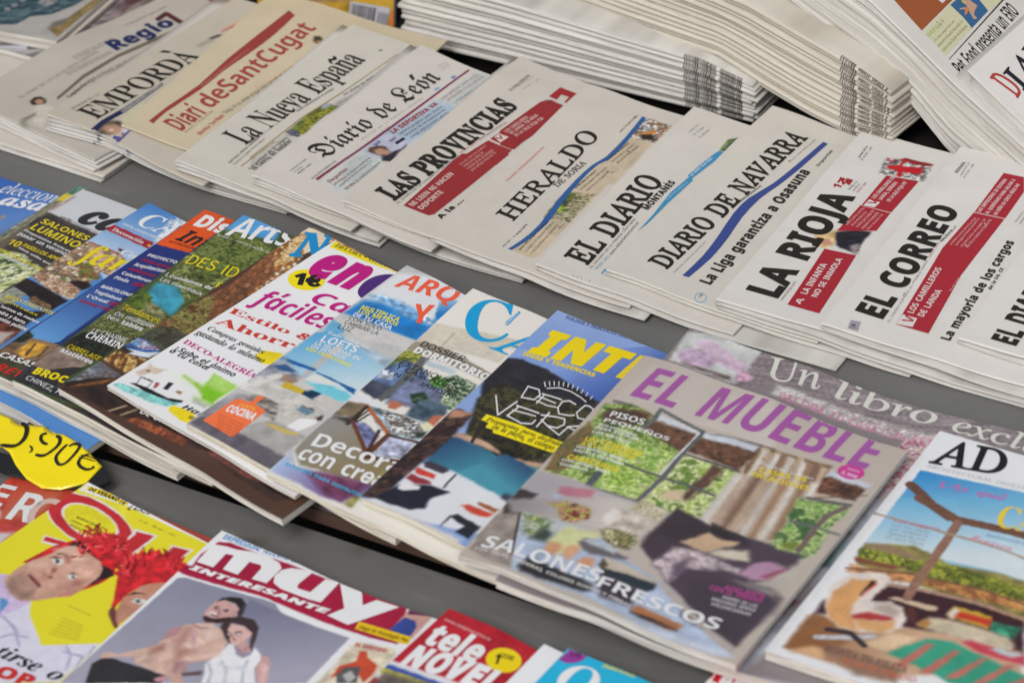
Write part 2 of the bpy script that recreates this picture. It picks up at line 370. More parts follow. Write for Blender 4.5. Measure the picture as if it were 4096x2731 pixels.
('h','G','FÚTBOL.',83.9,30.6,84.2,45.1,2.9,(150,60,56),2),
('h','R','El madridismo leones',84.2,46.3,82.2,83.9,2.9,(80,78,76),2),
('h','G+','LA DEPORTIVA VA',63.3,128.2,69.2,191.7,5.3,(158,58,54),2),
('h','R','Lasheras ya ejerce como director',69.6,129.8,75.4,190.6,3.3,(76,78,80),2),
('h','R','deportivo de los blanquiazules:',75.3,131.5,80.2,188.6,3.3,(76,78,80),2),
('h','R','«Vengo aqui a sumar», afirma',81.1,131.6,85.5,185.1,3.2,(76,78,80),2),
('h','S','«NO ERES DE LEON SI NO',67.9,199.1,72,253,3.1,(186,140,134),2),
('h','S','QUEDASTE EN EL RELOJ»',73.9,200.3,78.4,253.6,3.2,(186,140,134),2),
('s','R','La Robla recrimina con cuatro firmas',81.5,201.5,86.2,256.3,3,(120,124,124),2),
('s','R','y otros la identidad comarcal',89.1,200.1,90.3,257.2,2.9,(90,92,92),2),
('s','G','bio3',69.9,116.6,70.1,124.5,3.7,(60,66,120),2),
('s','G','bio3',62.6,102.9,62.5,111.1,4.2,(60,66,120),2),
('s','R','MIERCOLES',33.5,240.3,34.7,252.2,1.3,(140,136,132),2),
('s','R','2 de julio',36.5,240,37.7,251.9,1.3,(140,136,132),2),
('s','R','de 2014',39.5,239.7,40.7,251.5,1.4,(140,136,132),2),
],
'box':[
('c',[(50.7,27.4),(58.1,255.2),(60.4,254.8),(53.6,26.9)],(124,46,84),1),
('c',[(72.6,117.5),(74.2,129.1),(77.7,127.6),(76.4,115.9)],(44,44,56),1),
],
'ras':[
('f',[(59,28),(56,126),(65,197),(65,256),(92,261),(89,198),(84,153),(84,88),(86,25),(81,24)],(190,196,194),1),
('f',[(55,111),(56,127),(62,195),(90,197),(84,107),(82,88),(59,88)],(168,184,200),1.5),
('f',[(59,88),(55,118),(61,127),(84,123),(82,88)],(186,186,206),1.5),
('f',[(51.6,212.2),(53.4,215.2),(55.4,210.8),(52.4,207.2)],(110,160,196),1),
('f',[(52.6,234.8),(53.6,239.2),(56.8,236.8),(55.6,233.2)],(70,120,170),1),
('f',[(62,91),(59,98),(63,104),(69,108),(77,104),(82,101),(79,94),(70,92)],(92,72,58),2),
('f',[(64.5,96),(67.5,103),(75.5,104.5),(82,100.5),(79,95),(71,92.5)],(188,148,124),2),
('f',[(80,101),(81,108),(85,116),(83,122),(89,91),(81,87),(77,92)],(48,48,58),2),
('f',[(74,94.8),(77.2,97.6),(78,94.8),(75.8,93.2)],(90,60,52),1),
],
 },
 'prov': {"base": (205,198,189), "vis": None,
'tx':[
('m','S#','LAS PROVINCIAS',38,25.8,46,214.8,22.6,(42,40,36),2),
('s','R','EL DIARIO DE LA COMUNITAT VALENCIANA',43.7,24.6,44.7,119.3,2.5,(110,106,100),2),
('s','R','DESDE 1866.',44.4,122.6,46.4,146.6,2.5,(196,110,96),2),
('w','R','www.lasprovincias.es',46.7,149.1,52.1,187.1,2.3,(110,106,100),2),
('s','S','ÚLTIMA EDICIÓN',28,230.9,26.9,266.1,3.3,(84,80,76),2),
('s','R','Jueves 3 de julio',28.6,240.9,30.4,266.5,1.5,(140,136,132),2),
('s','R','Nº 54.596 · 1,30€',34.8,240.5,36.7,266,1.5,(140,136,132),2),
('h','G','NI LEEN NI HACEN',56.9,28.9,57.5,92,5.5,(215,198,190),3),
('h','G','DEPORTE',66.4,29.4,66.4,63.1,5.8,(215,198,190),3),
('s','R','Uno de cada tres jovenes',54.3,107.1,56.6,146,2.5,(214,168,158),3),
('s','R','valencianos deja de',59.1,106.6,61,135.5,2.6,(214,168,158),3),
('s','R','realizar otras actividades',63.6,106.1,66.3,144,2.6,(214,168,158),3),
('s','R','para utilizar internet P6',68.3,105.4,70.6,141.9,2.6,(214,168,158),3),
('h','G','V',62,159.9,62.7,167.1,5.7,(150,50,54),3),
('h','G','LOS CAMILLEROS',60.1,173.8,64,205.6,3.9,(214,180,172),3),
('h','G','DE LANDA: 150 AÑOS',65.6,174.3,70.2,213.2,4,(214,180,172),3),
('h','G','DE LA CRUZ ROJA P59',71.5,173.6,77,211.7,4.1,(214,180,172),3),
('h','G+','A la ...',88.6,26.4,88.9,62.8,5.9,(42,40,36),2),
],
'box':[
('c',[(48.8,25.1),(44.4,109.2),(45.1,123.4),(80.4,124.8),(79,29.3),(76.1,25.2)],(150,50,54),1),
('c',[(44.9,104.7),(53,154.3),(80,152.7),(79.1,126.7)],(150,50,54),1),
('c',[(45.7,104.5),(45.1,123.4),(81.3,146.7),(80.8,125.1)],(150,50,54),1.2),
('c',[(53.1,157.1),(58.4,207.6),(81.1,172.8),(80.9,155.1)],(150,50,54),1),
('c',[(53.3,173.2),(59,233.7),(64.9,241.8),(88.8,239.2),(88.9,224.7),(79,153.9),(65.7,154.4)],(150,50,54),1),
('c',[(60.1,246),(59.3,267.1),(80.3,266.4),(83.2,245.8),(77.4,245.7),(75.6,256.7),(67.5,256),(69.1,245.4)],(160,48,52),1.2),
('c',[(66.2,153.7),(79.5,153.1),(78.8,134.7)],(150,50,54),1.2),
('c',[(54.8,161.7),(55.1,168.7),(65.8,169.2),(64.1,157.4)],(216,200,192),2),
],
'ras':[
('f',[(61,232),(60,238),(66,244),(76,242),(84,238),(83,227),(73,228)],(176,172,166),1.5,(.25,5)),
('f',[(78.5,229),(83,240.5),(87,229.5),(84.5,223.5)],(60,44,44),2),
('f',[(61,231.5),(62,240),(67,238.5),(68,229)],(104,50,50),2),
],
 },
 'her': {"base": (206,199,190), "vis": None,
'tx':[
('m','U','HERALDO',52.2,57.9,52.4,215.7,18.6,(42,40,36),2),
('m','U','DE SORIA',59.4,124.6,62.9,171.3,6.1,(42,40,36),2),
('s','U','DIARIO INDEPENDIENTE',17.5,107.2,19.6,170.9,2.2,(206,120,104),2),
('s','U','Año CXX · Nº 40.032 ·',65.1,19.3,66.2,52.4,1.6,(90,86,82),2),
('s','S','1,30 €',65.8,50.6,65.8,60.2,2.2,(60,58,56),2),
('s','U','Jueves, 3 de julio de 2014',65.8,229.9,65.8,263.6,2.1,(90,86,82),2),
('h','G','Otros dos Jurados voluntarios',80.4,22.4,78.7,73,2.1,(60,56,50),2),
('h','R','La Mayor y El Salvador elevan a',86.2,22.2,83.7,74.7,2,(84,78,70),2),
('h','R','5 las Cuadrillas con aspirantes',92.1,21.9,89.2,73.5,2.1,(84,78,70),2),
('h','G','44.000 kilos de basura',74.2,131,76.6,164.8,2.3,(60,56,50),2),
('h','R','Las fiestas dejaron 5.500 kilos de',79.3,131.8,82.4,174.1,2.3,(84,78,70),2),
('h','R','basura mas que el pasado año',84.8,132.7,87.4,171,2.3,(84,78,70),2),
('h','G','Una sinfonia de Numancia',77,183.3,81.2,218.1,2.2,(60,56,50),2),
('h','R','Una obra sobre el yacimiento',82.1,184,86.6,218.4,2.3,(84,78,70),2),
('h','R','abrira el XXII Otoño Musical',87.7,184.9,91.4,218.1,2.3,(84,78,70),2),
('s','R','PÁG. 9',93.3,68.3,93.5,76.4,1.6,(90,84,76),2),
('s','R','PÁG. 9',90.8,168.2,92.2,174.3,1.8,(90,84,76),2),
],
'box':[
('c',[(69.8,18.9),(71.5,25.8),(73.2,36.3),(74.4,49.2),(74.4,65),(72,84.6),(69.3,105.2),(67.8,124.8),(67.2,143),(67.5,158.7),(68.6,172),(70.8,180.4),(72.9,189.5),(73.5,205.8),(73.4,224.5),(71.7,246.4),(69.4,264.9),(73.9,264.6),(76.3,244),(78,220.6),(78.2,202.6),(77.5,187.9),(75.1,181),(72.7,174.5),(71.7,161.7),(71.7,145.7),(72.8,126.4),(74.7,106.3),(77.5,87.9),(79.7,70.3),(79.3,52.3),(77.7,36.7),(75.5,25.8),(73.6,19.1)],(54,94,152),1),
],
'ras':[
('f',[(74,19),(78,37),(80,70),(75,106),(72,146),(73,174),(97,188),(96,148),(96,84),(99,26),(95,17)],(196,180,156),1),
('f',[(72,177),(74,230),(100,229),(100,180),(101,154),(72,137)],(196,180,156),1),
('n',[(72,78),(69,105),(69,124),(93,132),(94,113),(96,82)],[(92,98,62),(150,140,104),(196,184,160),(74,84,50),(176,160,128)],6,2,1,0),
('n',[(72,79),(69,105),(69,123),(77,125),(81,93)],[(60,76,44),(110,118,66),(86,96,54)],6,2,1,0),
('f',[(71,95.5),(73.5,102),(82,99.5),(85,95),(77,91.5)],(170,180,60),3),
('f',[(78.8,96.8),(83.8,100.8),(86.6,98),(82,93.6)],(40,84,76),3),
('f',[(71,119),(74,124.5),(80,120),(78,115.5)],(100,110,60),3),
('f',[(74,108),(74.5,112.5),(80,107.5),(78.5,103)],(60,80,60),2),
('n',[(76,228),(73,265),(100,265),(101,230)],[(56,50,46),(190,184,180),(230,226,220),(90,80,70),(160,120,90)],5,3,1,0),
('f',[(84,240),(87,251.5),(94,248),(91.5,237)],(200,130,60),3),
('f',[(83.5,246.5),(84.5,252),(88.5,247),(86.5,243.5)],(90,150,196),3),
('f',[(84,235),(92,242),(100.5,235.5),(88.5,230.5)],(50,44,44),3),
],
 },
 'mont': {"base": (209,204,196), "vis": None,
'tx':[
('m','U+','EL DIARIO',37.5,21.7,32.9,168.5,23,(42,40,36),2),
('m','G+','MONTAÑÉS',42.3,122,43.5,172.1,6.5,(42,40,36),2),
('s','R','EL DECANO DE LA PRENSA CÁNTABRA',43.3,20.3,40.2,104.8,2.2,(96,92,88),2),
('s','R','DESDE 1902.',48.2,20.6,48.2,44.6,2.6,(90,150,186),2),
('w','R','www.eldiariomontanes.es',48.3,45.9,45,101.5,2.3,(84,82,80),2),
('h','G','LA GRAN OLA AZUL',51.3,187.7,54.7,223.4,3.1,(200,214,220),3),
('s','R','El calendario regional de',49.5,144.3,53.3,178.2,2.7,(170,200,214),3),
('s','R','Jueves 3.7.14',17.6,247.1,19,263.9,1.8,(110,106,104),2),
('s','R','Nº 37.596',23.5,246.2,25,263,1.8,(110,106,104),2),
('s','R','1,30€',29.4,245.4,30.9,262.1,1.8,(110,106,104),2),
('h','G','C',59.4,17.7,59.2,22.3,4.1,(215,222,226),3),
],
'box':[
('c',[(50.1,88.9),(49.5,117),(46.6,155.1),(49.5,185.5),(55.2,183.6),(52.4,139.9),(52,103.7)],(66,142,184),1),
('c',[(47.4,187.3),(48.9,203.6),(50.7,221.9),(52.3,231.7),(53.7,237),(60.9,236.9),(59.2,226.4),(56.9,212.3),(54.7,196.2),(53,183.4)],(66,142,184),1),
('c',[(53.8,17.5),(53.3,25.4),(60.3,23.3),(61.2,17.7)],(66,142,184),1),
('c',[(35.1,2.6),(35.3,3.6),(36.1,2.6),(35.7,1.8)],(60,60,60),1),
('c',[(38.9,2.7),(39.2,3.7),(40,2.8),(39.6,1.9)],(80,140,180),1),
('c',[(42.8,2.7),(43.1,3.7),(43.9,2.8),(43.5,2)],(170,60,60),1),
('c',[(46.7,2.8),(47,3.7),(47.8,2.8),(47.5,2)],(200,180,60),1),
('c',[(50.7,2.7),(51,3.7),(51.7,2.7),(51.4,1.9)],(50,50,50),1),
],
'ras':[
('f',[(53,238),(52,258),(59,267),(58,258),(57,238)],(104,124,66),1,(.4,4)),
('f',[(57,238),(56,255),(59,267),(61,256),(61,241)],(70,66,110),1.5),
('f',[(48.4,128),(50,133.2),(53.2,129.8),(51.2,125.6)],(206,168,60),1),
],
 },
 'nav': {"base": (208,203,194), "vis": None,
'tx':[
('m','U+','DIARIO DE NAVARRA',43.2,26.4,51.6,276.5,19.5,(42,40,36),2),
('s','R','PAMPLONA, JUEVES 3 DE JULIO DE 2014',51.5,26.3,51.8,82.3,1.4,(100,96,92),2),
('s','R','AÑO CXI N.º 36.543. PRECIO 1,30 EUROS',57,229.8,59.5,278,1.5,(100,96,92),2),
('w','G','www.diariodenavarra.es',47.7,143.2,53.2,183.2,1.9,(70,68,66),2),
('h','G+','La Liga garantiza a Osasuna',84.3,28.3,78.6,227.9,10.6,(48,46,44),2),
('h','G','Inportid',80.9,239.8,80.3,270.2,2.9,(60,58,56),2),
('s','R','3',85.9,6.5,86,13,1.8,(70,66,66),2),
],
'box':[
('c',[(58.5,26.7),(58.9,42.5),(59,62.5),(57.8,79.2),(56,96),(53.4,114.9),(51.3,133),(50.8,147.5),(51.8,161.1),(55.3,176),(59.2,192.1),(61.5,210.1),(63.2,230.5),(65,256.9),(65.9,279.4),(70.9,279),(70.2,255.6),(68.7,228.9),(67,210.5),(65,194.6),(62.3,179.9),(60.2,165.2),(59.7,148.4),(60.4,131.3),(62.2,115.8),(64.2,100),(65.7,82.2),(66.4,63.7),(65.4,43.4),(64.2,27.8)],(62,78,140),1),
('c',[(90.7,10.6),(91.5,8.5),(90.9,8.4),(90.2,10.3)],(96,168,206),1),
('c',[(91.5,8.5),(91.9,6.3),(91.2,6.6),(90.9,8.4)],(96,168,206),1),
('c',[(91.9,6.3),(91.7,4.3),(91,4.8),(91.2,6.6)],(96,168,206),1),
('c',[(91.7,4.3),(90.9,2.6),(90.3,3.4),(91,4.8)],(96,168,206),1),
('c',[(90.9,2.6),(89.8,1.5),(89.3,2.4),(90.3,3.4)],(96,168,206),1),
('c',[(89.8,1.5),(88.3,.9),(88,1.9),(89.3,2.4)],(96,168,206),1),
('c',[(88.3,.9),(86.6,1.1),(86.5,2),(88,1.9)],(96,168,206),1),
('c',[(86.6,1.1),(84.9,1.8),(85,2.6),(86.5,2)],(96,168,206),1),
('c',[(84.9,1.8),(83.3,3.2),(83.6,3.7),(85,2.6)],(96,168,206),1),
('c',[(83.3,3.2),(82,4.9),(82.6,5.3),(83.6,3.7)],(96,168,206),1),
('c',[(82,4.9),(81.2,7),(81.8,7),(82.6,5.3)],(96,168,206),1),
('c',[(81.2,7),(80.9,9.1),(81.6,8.9),(81.8,7)],(96,168,206),1),
('c',[(80.9,9.1),(81.1,11.2),(81.8,10.6),(81.6,8.9)],(96,168,206),1),
('c',[(81.1,11.2),(81.8,12.9),(82.4,12.1),(81.8,10.6)],(96,168,206),1),
('c',[(81.8,12.9),(83,14.1),(83.4,13.2),(82.4,12.1)],(96,168,206),1),
('c',[(83,14.1),(84.4,14.6),(84.8,13.7),(83.4,13.2)],(96,168,206),1),
('c',[(84.4,14.6),(86.1,14.5),(86.2,13.6),(84.8,13.7)],(96,168,206),1),
('c',[(86.1,14.5),(87.9,13.7),(87.7,13),(86.2,13.6)],(96,168,206),1),
('c',[(87.9,13.7),(89.4,12.4),(89.1,11.8),(87.7,13)],(96,168,206),1),
('c',[(89.4,12.4),(90.7,10.6),(90.2,10.3),(89.1,11.8)],(96,168,206),1),
],
'ras':[
],
 },
 'rio': {"base": (217,213,208), "vis": None,
'tx':[
('m','G+','LA RIOJA',44.4,23.2,39.4,196.8,28.6,(42,40,36),2),
('h','G','A',65.3,23.6,65.9,32.9,5.5,(225,215,212),3),
('h','G','LA INFANTA',64.2,40.1,60.9,89.6,5.9,(225,215,212),3),
('h','G','NO SE INMOLA',73.6,39.7,69.2,102.9,5.4,(225,215,212),3),
('s','R','Doña Cristina sacrifica',51.7,152.8,54.4,184.7,2.3,(226,190,188),3),
('s','R','en su recurso a su',56.5,153.7,58.7,178.7,2.3,(226,190,188),3),
('s','R','marido para tratar de',61.2,153.6,63.7,183.9,2.2,(226,190,188),3),
('s','R','esquivar el banquillo',66.1,153.4,68.6,182.7,2.3,(226,190,188),3),
('s','R','de los acusados P26',70.6,154.2,72.9,181.8,2.3,(226,190,188),3),
('h','G','LOS CAMILLEROS DE',56.2,201.4,58.7,241.5,3.6,(226,206,204),3),
('h','G','LANDA, GERMEN',62.2,202.1,64.1,234.6,3.6,(226,206,204),3),
('h','G','DE LA CRUZ ROJA P67',69.8,203.3,71.4,239.3,3.6,(226,206,204),3),
('h','G','V',59.9,191.8,60.4,200.5,7.1,(166,44,56),3),
('w','R','www.larioja.com',49.8,22.5,48.8,53.1,1.9,(110,106,104),2),
('m','G+','12',22.1,200.7,24.1,215.5,7.2,(160,44,50),2),
('s','R','DIARIO DE',31.3,203.4,32.7,219.2,2.1,(90,86,84),2),
('s','R','LA RIOJA',35.5,203.6,36,216.7,2,(90,86,84),2),
('s','R','DESDE 1889',39.6,203.2,40.2,221.3,2,(180,80,80),2),
('s','G','Jueves 3.07.14',17.9,256.4,16.7,278.3,2.2,(80,78,76),2),
('s','R','Nº 40.749·1,30€',22.3,253.6,20.9,279.2,2.3,(110,106,104),2),
('h','G','V',46.4,265.2,45.9,269.6,4.4,(230,220,225),3),
],
'box':[
('c',[(56,19.2),(48.8,110.6),(73,112.8),(77,113.8),(85.1,18.7)],(166,44,56),1),
('c',[(47.1,140.5),(49.1,186.6),(77.3,187.1),(77.4,155.9),(61,147.8)],(166,44,56),1),
('c',[(49.9,187.4),(50.4,241.2),(79.5,245.5),(77.4,188.2)],(166,44,56),1),
('c',[(51.6,187.4),(52.3,198.2),(62.6,198.5),(61.4,189.1)],(222,214,210),2),
('c',[(16.4,213.8),(15.8,218.8),(21,218.7),(21.2,214.4)],(160,44,50),2),
('c',[(21.8,215.4),(21.7,219.7),(27.9,219.8),(28.1,210.2),(25.5,210.9)],(160,44,50),2),
('c',[(39.7,267.6),(40.7,269.3),(46.9,269.4),(47.5,264),(41.3,263.2)],(170,50,90),1),
],
'ras':[
('f',[(35,117),(34,125),(39,134),(47,140),(51,136),(52,127),(54,118),(48,112),(40,110)],(206,176,128),2,(.25,6)),
('f',[(41,118.5),(43.5,125),(49,125),(51,119),(47.5,114)],(200,150,128),2.5),
('f',[(47,139),(61,149),(74,153),(74,134),(76,120),(71,116),(60,118),(55,120)],(44,44,52),2,(.2,6)),
('f',[(65.5,125.5),(72,130.5),(77,116.5),(74,113.5)],(150,140,140),3),
('f',[(58,110.5),(64.5,114.5),(76.5,114.5),(77,111.5),(62,110.5)],(210,200,190),1.5),
('f',[(32,128),(47.5,143.5),(48.5,141),(33.5,125)],(210,184,140),3),
('n',[(43,241),(39,268),(46,270),(51,273),(80,277),(83,247),(58,245)],[(120,116,112),(190,186,182),(80,78,76),(210,206,202)],6,3,1,0),
('f',[(52,274),(53,277),(80,278),(80,274),(67,270),(53,271)],(150,44,50),.6),
('f',[(44,257),(54,263),(52,274),(55,274),(57,262),(74,269),(77,257),(61,253),(63,244),(59,244),(56,253),(47,252)],(190,40,46),.8),
],
 },
 'cor': {"base": (220,216,211), "vis": None,
'tx':[
('m','G+','EL CORREO',40.3,29.2,37.1,210.4,24.1,(42,40,36),2),
('h','G','V',64,34.7,64.3,44.2,8.9,(168,46,58),3),
('h','G','LOS CAMILLEROS',59.9,49.2,56.4,121.5,5.4,(226,214,210),3),
('h','G','DE LANDA',69.1,48.6,68.8,91.4,5.6,(226,214,210),3),
('s','R','La primera accion de la Cruz Roja',50.5,158,54.5,205.7,2.1,(228,194,192),3),
('s','R','tuvo lugar en Navarra durante la',55,158.8,57.6,206,2.1,(228,194,192),3),
('s','R','III Guerra Carlista. Se cumplen 150',59.9,159.4,62.7,208.1,2.1,(228,194,192),3),
('s','R','años de su creacion en España P49',64.5,160.4,67.6,209.6,2.1,(228,194,192),3),
('h','G','LAS IMPRESORAS 3D ENTRAN',54.4,215.9,57,274.9,3.5,(226,206,204),3),
('h','G','AL QUIRÓFANO PARA SALVAR A',61.4,216.6,63.6,278.3,3.4,(226,206,204),3),
('h','G','UN NIÑO DE CINCO AÑOS P48',68.5,217.9,69.6,272.9,3.3,(226,206,204),3),
('s','R','EL CORREO ESPAÑOL-EL PUEBLO VASCO.',47.6,28.3,41.9,128.5,2.1,(130,126,122),2),
('s','R','DESDE 1910.',41.7,131.7,40.5,157.5,1.9,(190,90,90),2),
('w','G','www.elcorreo',41.8,158.2,44.1,179.7,2.1,(60,58,56),2),
('w','G','.com',44.2,180.3,43.8,186.6,1.6,(180,70,74),2),
('s','R','Nicasio Landa.',75.2,93.8,74.8,116.2,1.6,(220,180,178),3),
('h','G+','La mayoría de los cargos',100.7,26.5,96.4,186.9,8.1,(48,46,44),2),
('h','G+','de la Ud. CE',104,110.9,102.6,145.1,3.2,(70,68,84),2),
('s','G','3',26.5,5.1,24.7,11.6,3.3,(90,88,96),2),
('s','G','BIZKAIA',14.5,264.3,14.5,284.3,2.9,(60,58,56),2),
('s','R','Jueves 03.07.14',19.2,260,18,284.9,1.8,(110,106,104),2),
('s','R','Nº 33.213·1,30€',23.1,259.9,22.5,284.9,2,(110,106,104),2),
('s','R','Parlamentarios',87,215.6,87.5,234.1,1.6,(120,116,114),2),
('s','R','municipales y',91.4,215.3,91.9,233.9,1.6,(120,116,114),2),
('s','R','elecciones',95.7,215.1,96.3,233.7,1.5,(120,116,114),2),
],
'box':[
('c',[(53.1,28.4),(45.5,150.2),(49.4,213.2),(76.4,216.2),(74.6,142.6),(74.1,120.8),(81.6,28.2)],(168,46,58),1),
('c',[(49.7,214.4),(50.2,284.2),(68.3,286),(76.5,263.8),(76.7,217.4)],(168,46,58),1),
('c',[(53.2,28.9),(52.6,44.1),(65.3,44.3),(66.6,30.9)],(222,214,210),2),
('c',[(21.2,2.8),(18.9,14.8),(27.1,17),(30.1,3.1)],(158,156,166),1),
],
'ras':[
('f',[(47,136),(47,146),(52,155),(58,154),(62,159),(66,150),(63,144),(65,134),(59,129),(54,130)],(206,200,196),1.2),
('f',[(52,137),(53,144.5),(60.5,145),(64,138.5),(59,132)],(130,124,118),2,(.4,5)),
('f',[(47.5,136.5),(49.5,142.5),(54.5,133),(51.5,131.5)],(110,40,46),2),
('f',[(59.5,128),(67,136.5),(74,140.5),(74,121),(69.5,122.5)],(74,30,38),1.5),
('f',[(64.5,137.5),(69,147.5),(73,148),(73,142),(68,136.5)],(50,40,46),1.5),
('f',[(66.5,139.5),(71.5,146),(72,144),(68,137.5)],(220,214,210),1),
],
 },
 'vasco': {"base": (222,219,214), "vis": None,
'tx':[
('m','G+','EL DIARIO VASCO',43.7,10.1,41.9,197.9,21,(42,40,36),2),
],
'box':[
],
'ras':[
],
 },
 'selec': {"base": (60,98,172), "vis": 215,
'tx':[
('m','I','elección',53,263.8,111.4,272,12.5,(236,236,238),2),
('m','I+','asa',66.2,247.8,112.2,256.4,13,(236,236,238),2),
],
'box':[
],
'ras':[
('g',[(-11,287),(92,339),(213,196),(117,147)],(35,286),(44,96,180),(116,212),(110,150,210),1,(0,1)),
('f',[(82.5,233),(86,237),(89.5,232.5),(88,227)],(150,140,130),2),
('f',[(81,203),(100,213),(105,220),(109,236),(136,157)],(96,120,160),20),
('f',[(192,80),(385,63),(421,-2),(279,-20)],(176,172,164),2,(.15,4)),
('f',[(250,17),(276,18),(311,17),(346,18),(374,16),(376,8),(337,8),(300,10),(259,6)],(44,130,150),2,(.1,9)),
('f',[(379.5,10),(378,17.5),(388.5,16.5),(383,8)],(226,226,232),1),
('f',[(383,7),(389,15.5),(403.5,14),(400,6.5)],(40,56,120),1),
],
 },
 'caplas': {"base": (214,216,220), "vis": 130,
'tx':[
('m','BI+','ca',33.4,241.9,83.8,242.6,23.2,(26,24,26),2),
('s','S','JULIO 2014',17,237.9,31.3,237.9,2.6,(60,60,60),2),
('s','R','Canarias 3,95 € Andorra 3,70 €',32.7,237.7,66.3,235.7,2,(90,90,90),2),
('h','G','SALONES',7.6,221.7,66.2,221.3,7.7,(236,214,20),2),
('h','G','LUMINO',6.6,209.5,66.8,208,9.5,(236,214,20),2),
('h','G','Propuestas frescas',5.1,203.9,67.7,199.6,3,(236,236,238),2),
('h','G','pasar un verano',5,196.5,66.8,193.8,3.9,(236,236,238),2),
('h','GI','10',7.2,180.4,20.1,181,8.6,(236,214,20),2),
('h','G','PASILLOS APR',22.4,184.6,67.4,183.6,5,(236,214,20),2),
('h','G','ideas utiles que',21.7,180.5,66.7,175.4,2.9,(236,236,238),2),
('h','G','UNA COCINA A BU',9.4,168.7,68.4,164.1,3.9,(236,214,20),2),
('h','G','en organizada ¡y c',14.2,162.5,63.4,161.1,3.5,(236,236,238),2),
('s','S','PRIMERA EDICION',2.5,241.4,5.2,271.7,2.9,(170,60,60),2),
],
'box':[
('c',[(.8,242.1),(2.9,272.7),(6.3,271.6),(3.8,241.3)],(206,206,206),1),
],
'ras':[
('f',[(0,239),(68,235),(71,183),(63,118),(-13,184),(-1,210)],(64,54,46),2,(.5,6)),
('f',[(0,238),(8,234),(10,161),(-14,184)],(110,98,80),6),
('w',[(-3,218),(4,236),(63,230),(69,215),(63,185),(37,187)],[(52,44,38),(70,58,50),(60,50,44)],9,1,.35,.5,(30,26,24)),
('n',[(3,170),(34,176),(65,168),(68,161),(61,136),(61,120),(58,118)],[(40,56,24),(92,120,50),(180,190,120),(220,224,180),(60,84,30)],7,2,2,.9),
('n',[(28,152),(40,157),(66,159),(61,136),(61,120)],[(120,140,60),(220,224,160),(236,236,210),(90,110,50)],6,2,2,.9),
],
 },
 'casay': {"base": (84,140,206), "vis": 110,
'tx':[
('s','R','. . . . . . . . . . . . . . . . . . .',1,237.2,47.3,242.5,1.2,(226,190,196),2),
('s','R','. . . . . . . . . . . . . . . . . . .',.8,230.8,48,234.4,1.4,(226,190,196),2),
('h','S','Decoración',5.2,232.4,40.2,235.6,4.8,(236,236,238),2),
('h','G','+',44.9,235.3,49.2,236.5,4.7,(236,214,20),2),
('m','BI','CA',14.9,252.9,51.6,258.9,22.2,(236,236,238),2),
('m','BI','S',52.6,262.4,67.2,264,16.3,(236,236,238),2),
('w','S','www.casaycampo.es',5.8,244.3,56.8,250.7,3.2,(224,230,236),2),
('h','BI','Ca',35,213.1,51.4,215,7.4,(236,236,238),2),
('h','BI','far',9.3,178.5,59.1,193.6,28.2,(236,214,20),2),
('h','BI','REVESTIMIENTOS',5,102.7,55.8,111.5,4.6,(236,214,20),2),
('h','BI','ESENCIALES',5.6,98.1,47.2,101.8,2.5,(236,214,20),2),
('h','G','Tarimas de madera',13.3,90.4,55.2,95.6,3.4,(236,236,238),2),
('h','G','edra y barro',18.7,83.4,46.9,87.1,3.3,(236,236,238),2),
('h','G','entos pulidos',26,76.7,55.2,81.7,3.5,(236,236,238),2),
],
'box':[
],
'ras':[
('g',[(-2,286),(55,295),(58,174),(-3,204)],(0,285),(66,128,200),(20,211),(176,200,228),1,(0,1)),
('n',[(30,287),(48,287),(60,245),(46,244)],[(90,140,204),(190,208,230),(230,236,240)],14,3,1,0),
('f',[(0,240),(47,244),(49,234),(-1,230)],(168,28,52),.6),
('f',[(28.5,218.5),(31.5,218.5),(35.5,219),(37,215.5),(31,215)],(90,60,50),1),
('w',[(-3,170),(-4,197),(1,207),(22,210),(34,213),(45,210),(50,196),(53,183),(43,183),(49,154),(34,154),(20,151),(-3,140),(-5,140),(-4,167)],[(176,152,126),(206,182,152),(140,118,96),(190,150,116),(216,200,176)],5,1,1,.4,(84,66,52)),
('f',[(1,208),(34,213),(45,210),(35,210),(22,209),(3,206)],(150,100,76),1,(.5,2)),
('n',[(7,207),(21,210),(25,201),(37,203),(47,205),(47,193),(25,192),(15,193)],[(196,160,130),(214,184,156),(170,130,104)],8,3,1,0),
('n',[(27,170),(22,179),(25,187),(34,181),(49,176),(48,172),(37,168),(36,164)],[(70,90,36),(120,150,60),(160,60,70),(90,110,50)],4,2,1,0),
('f',[(32.5,153),(35,160.5),(43,165.5),(50.5,164),(50.5,159.5),(49.5,154)],(44,30,26),3),
('f',[(24.2,154.4),(27.2,155.6),(29.6,153.4),(26.8,151)],(100,130,60),3),
('w',[(-4,140),(-3,147),(20,151),(34,154),(48,153),(53,142),(50,137),(25,135)],[(214,186,156),(196,160,130),(170,130,100),(226,204,180)],5,1,.5,.5,(96,66,52)),
('f',[(-3,120),(0,135),(51,135),(50,117),(37,116),(20,117)],(36,28,28),1,(.3,6)),
('f',[(-4,101),(-2,119),(18,118),(19,100),(7,91)],(146,150,136),1,(.3,4)),
('f',[(22,116),(25,121),(45,121),(51,115),(34,113),(28,112)],(112,88,66),1,(.5,3)),
('f',[(7,91),(17,101),(37,103),(50,114),(49,80),(34,66)],(38,32,34),3,(.4,6)),
('f',[(22,78),(39,84),(51,86),(53,75),(54,54),(54,48)],(96,50,38),3,(.6,6)),
('f',[(37,64),(49,74),(52,58),(52,50)],(190,176,170),4),
],
 },
 'dis': {"base": (30,48,110), "vis": 110,
'tx':[
('m','G+','Dis',8.1,259.5,40.2,262.1,19.1,(236,236,238),2),
('m','GI','Int',9.9,233.2,43.9,234.5,18.7,(26,24,26),2),
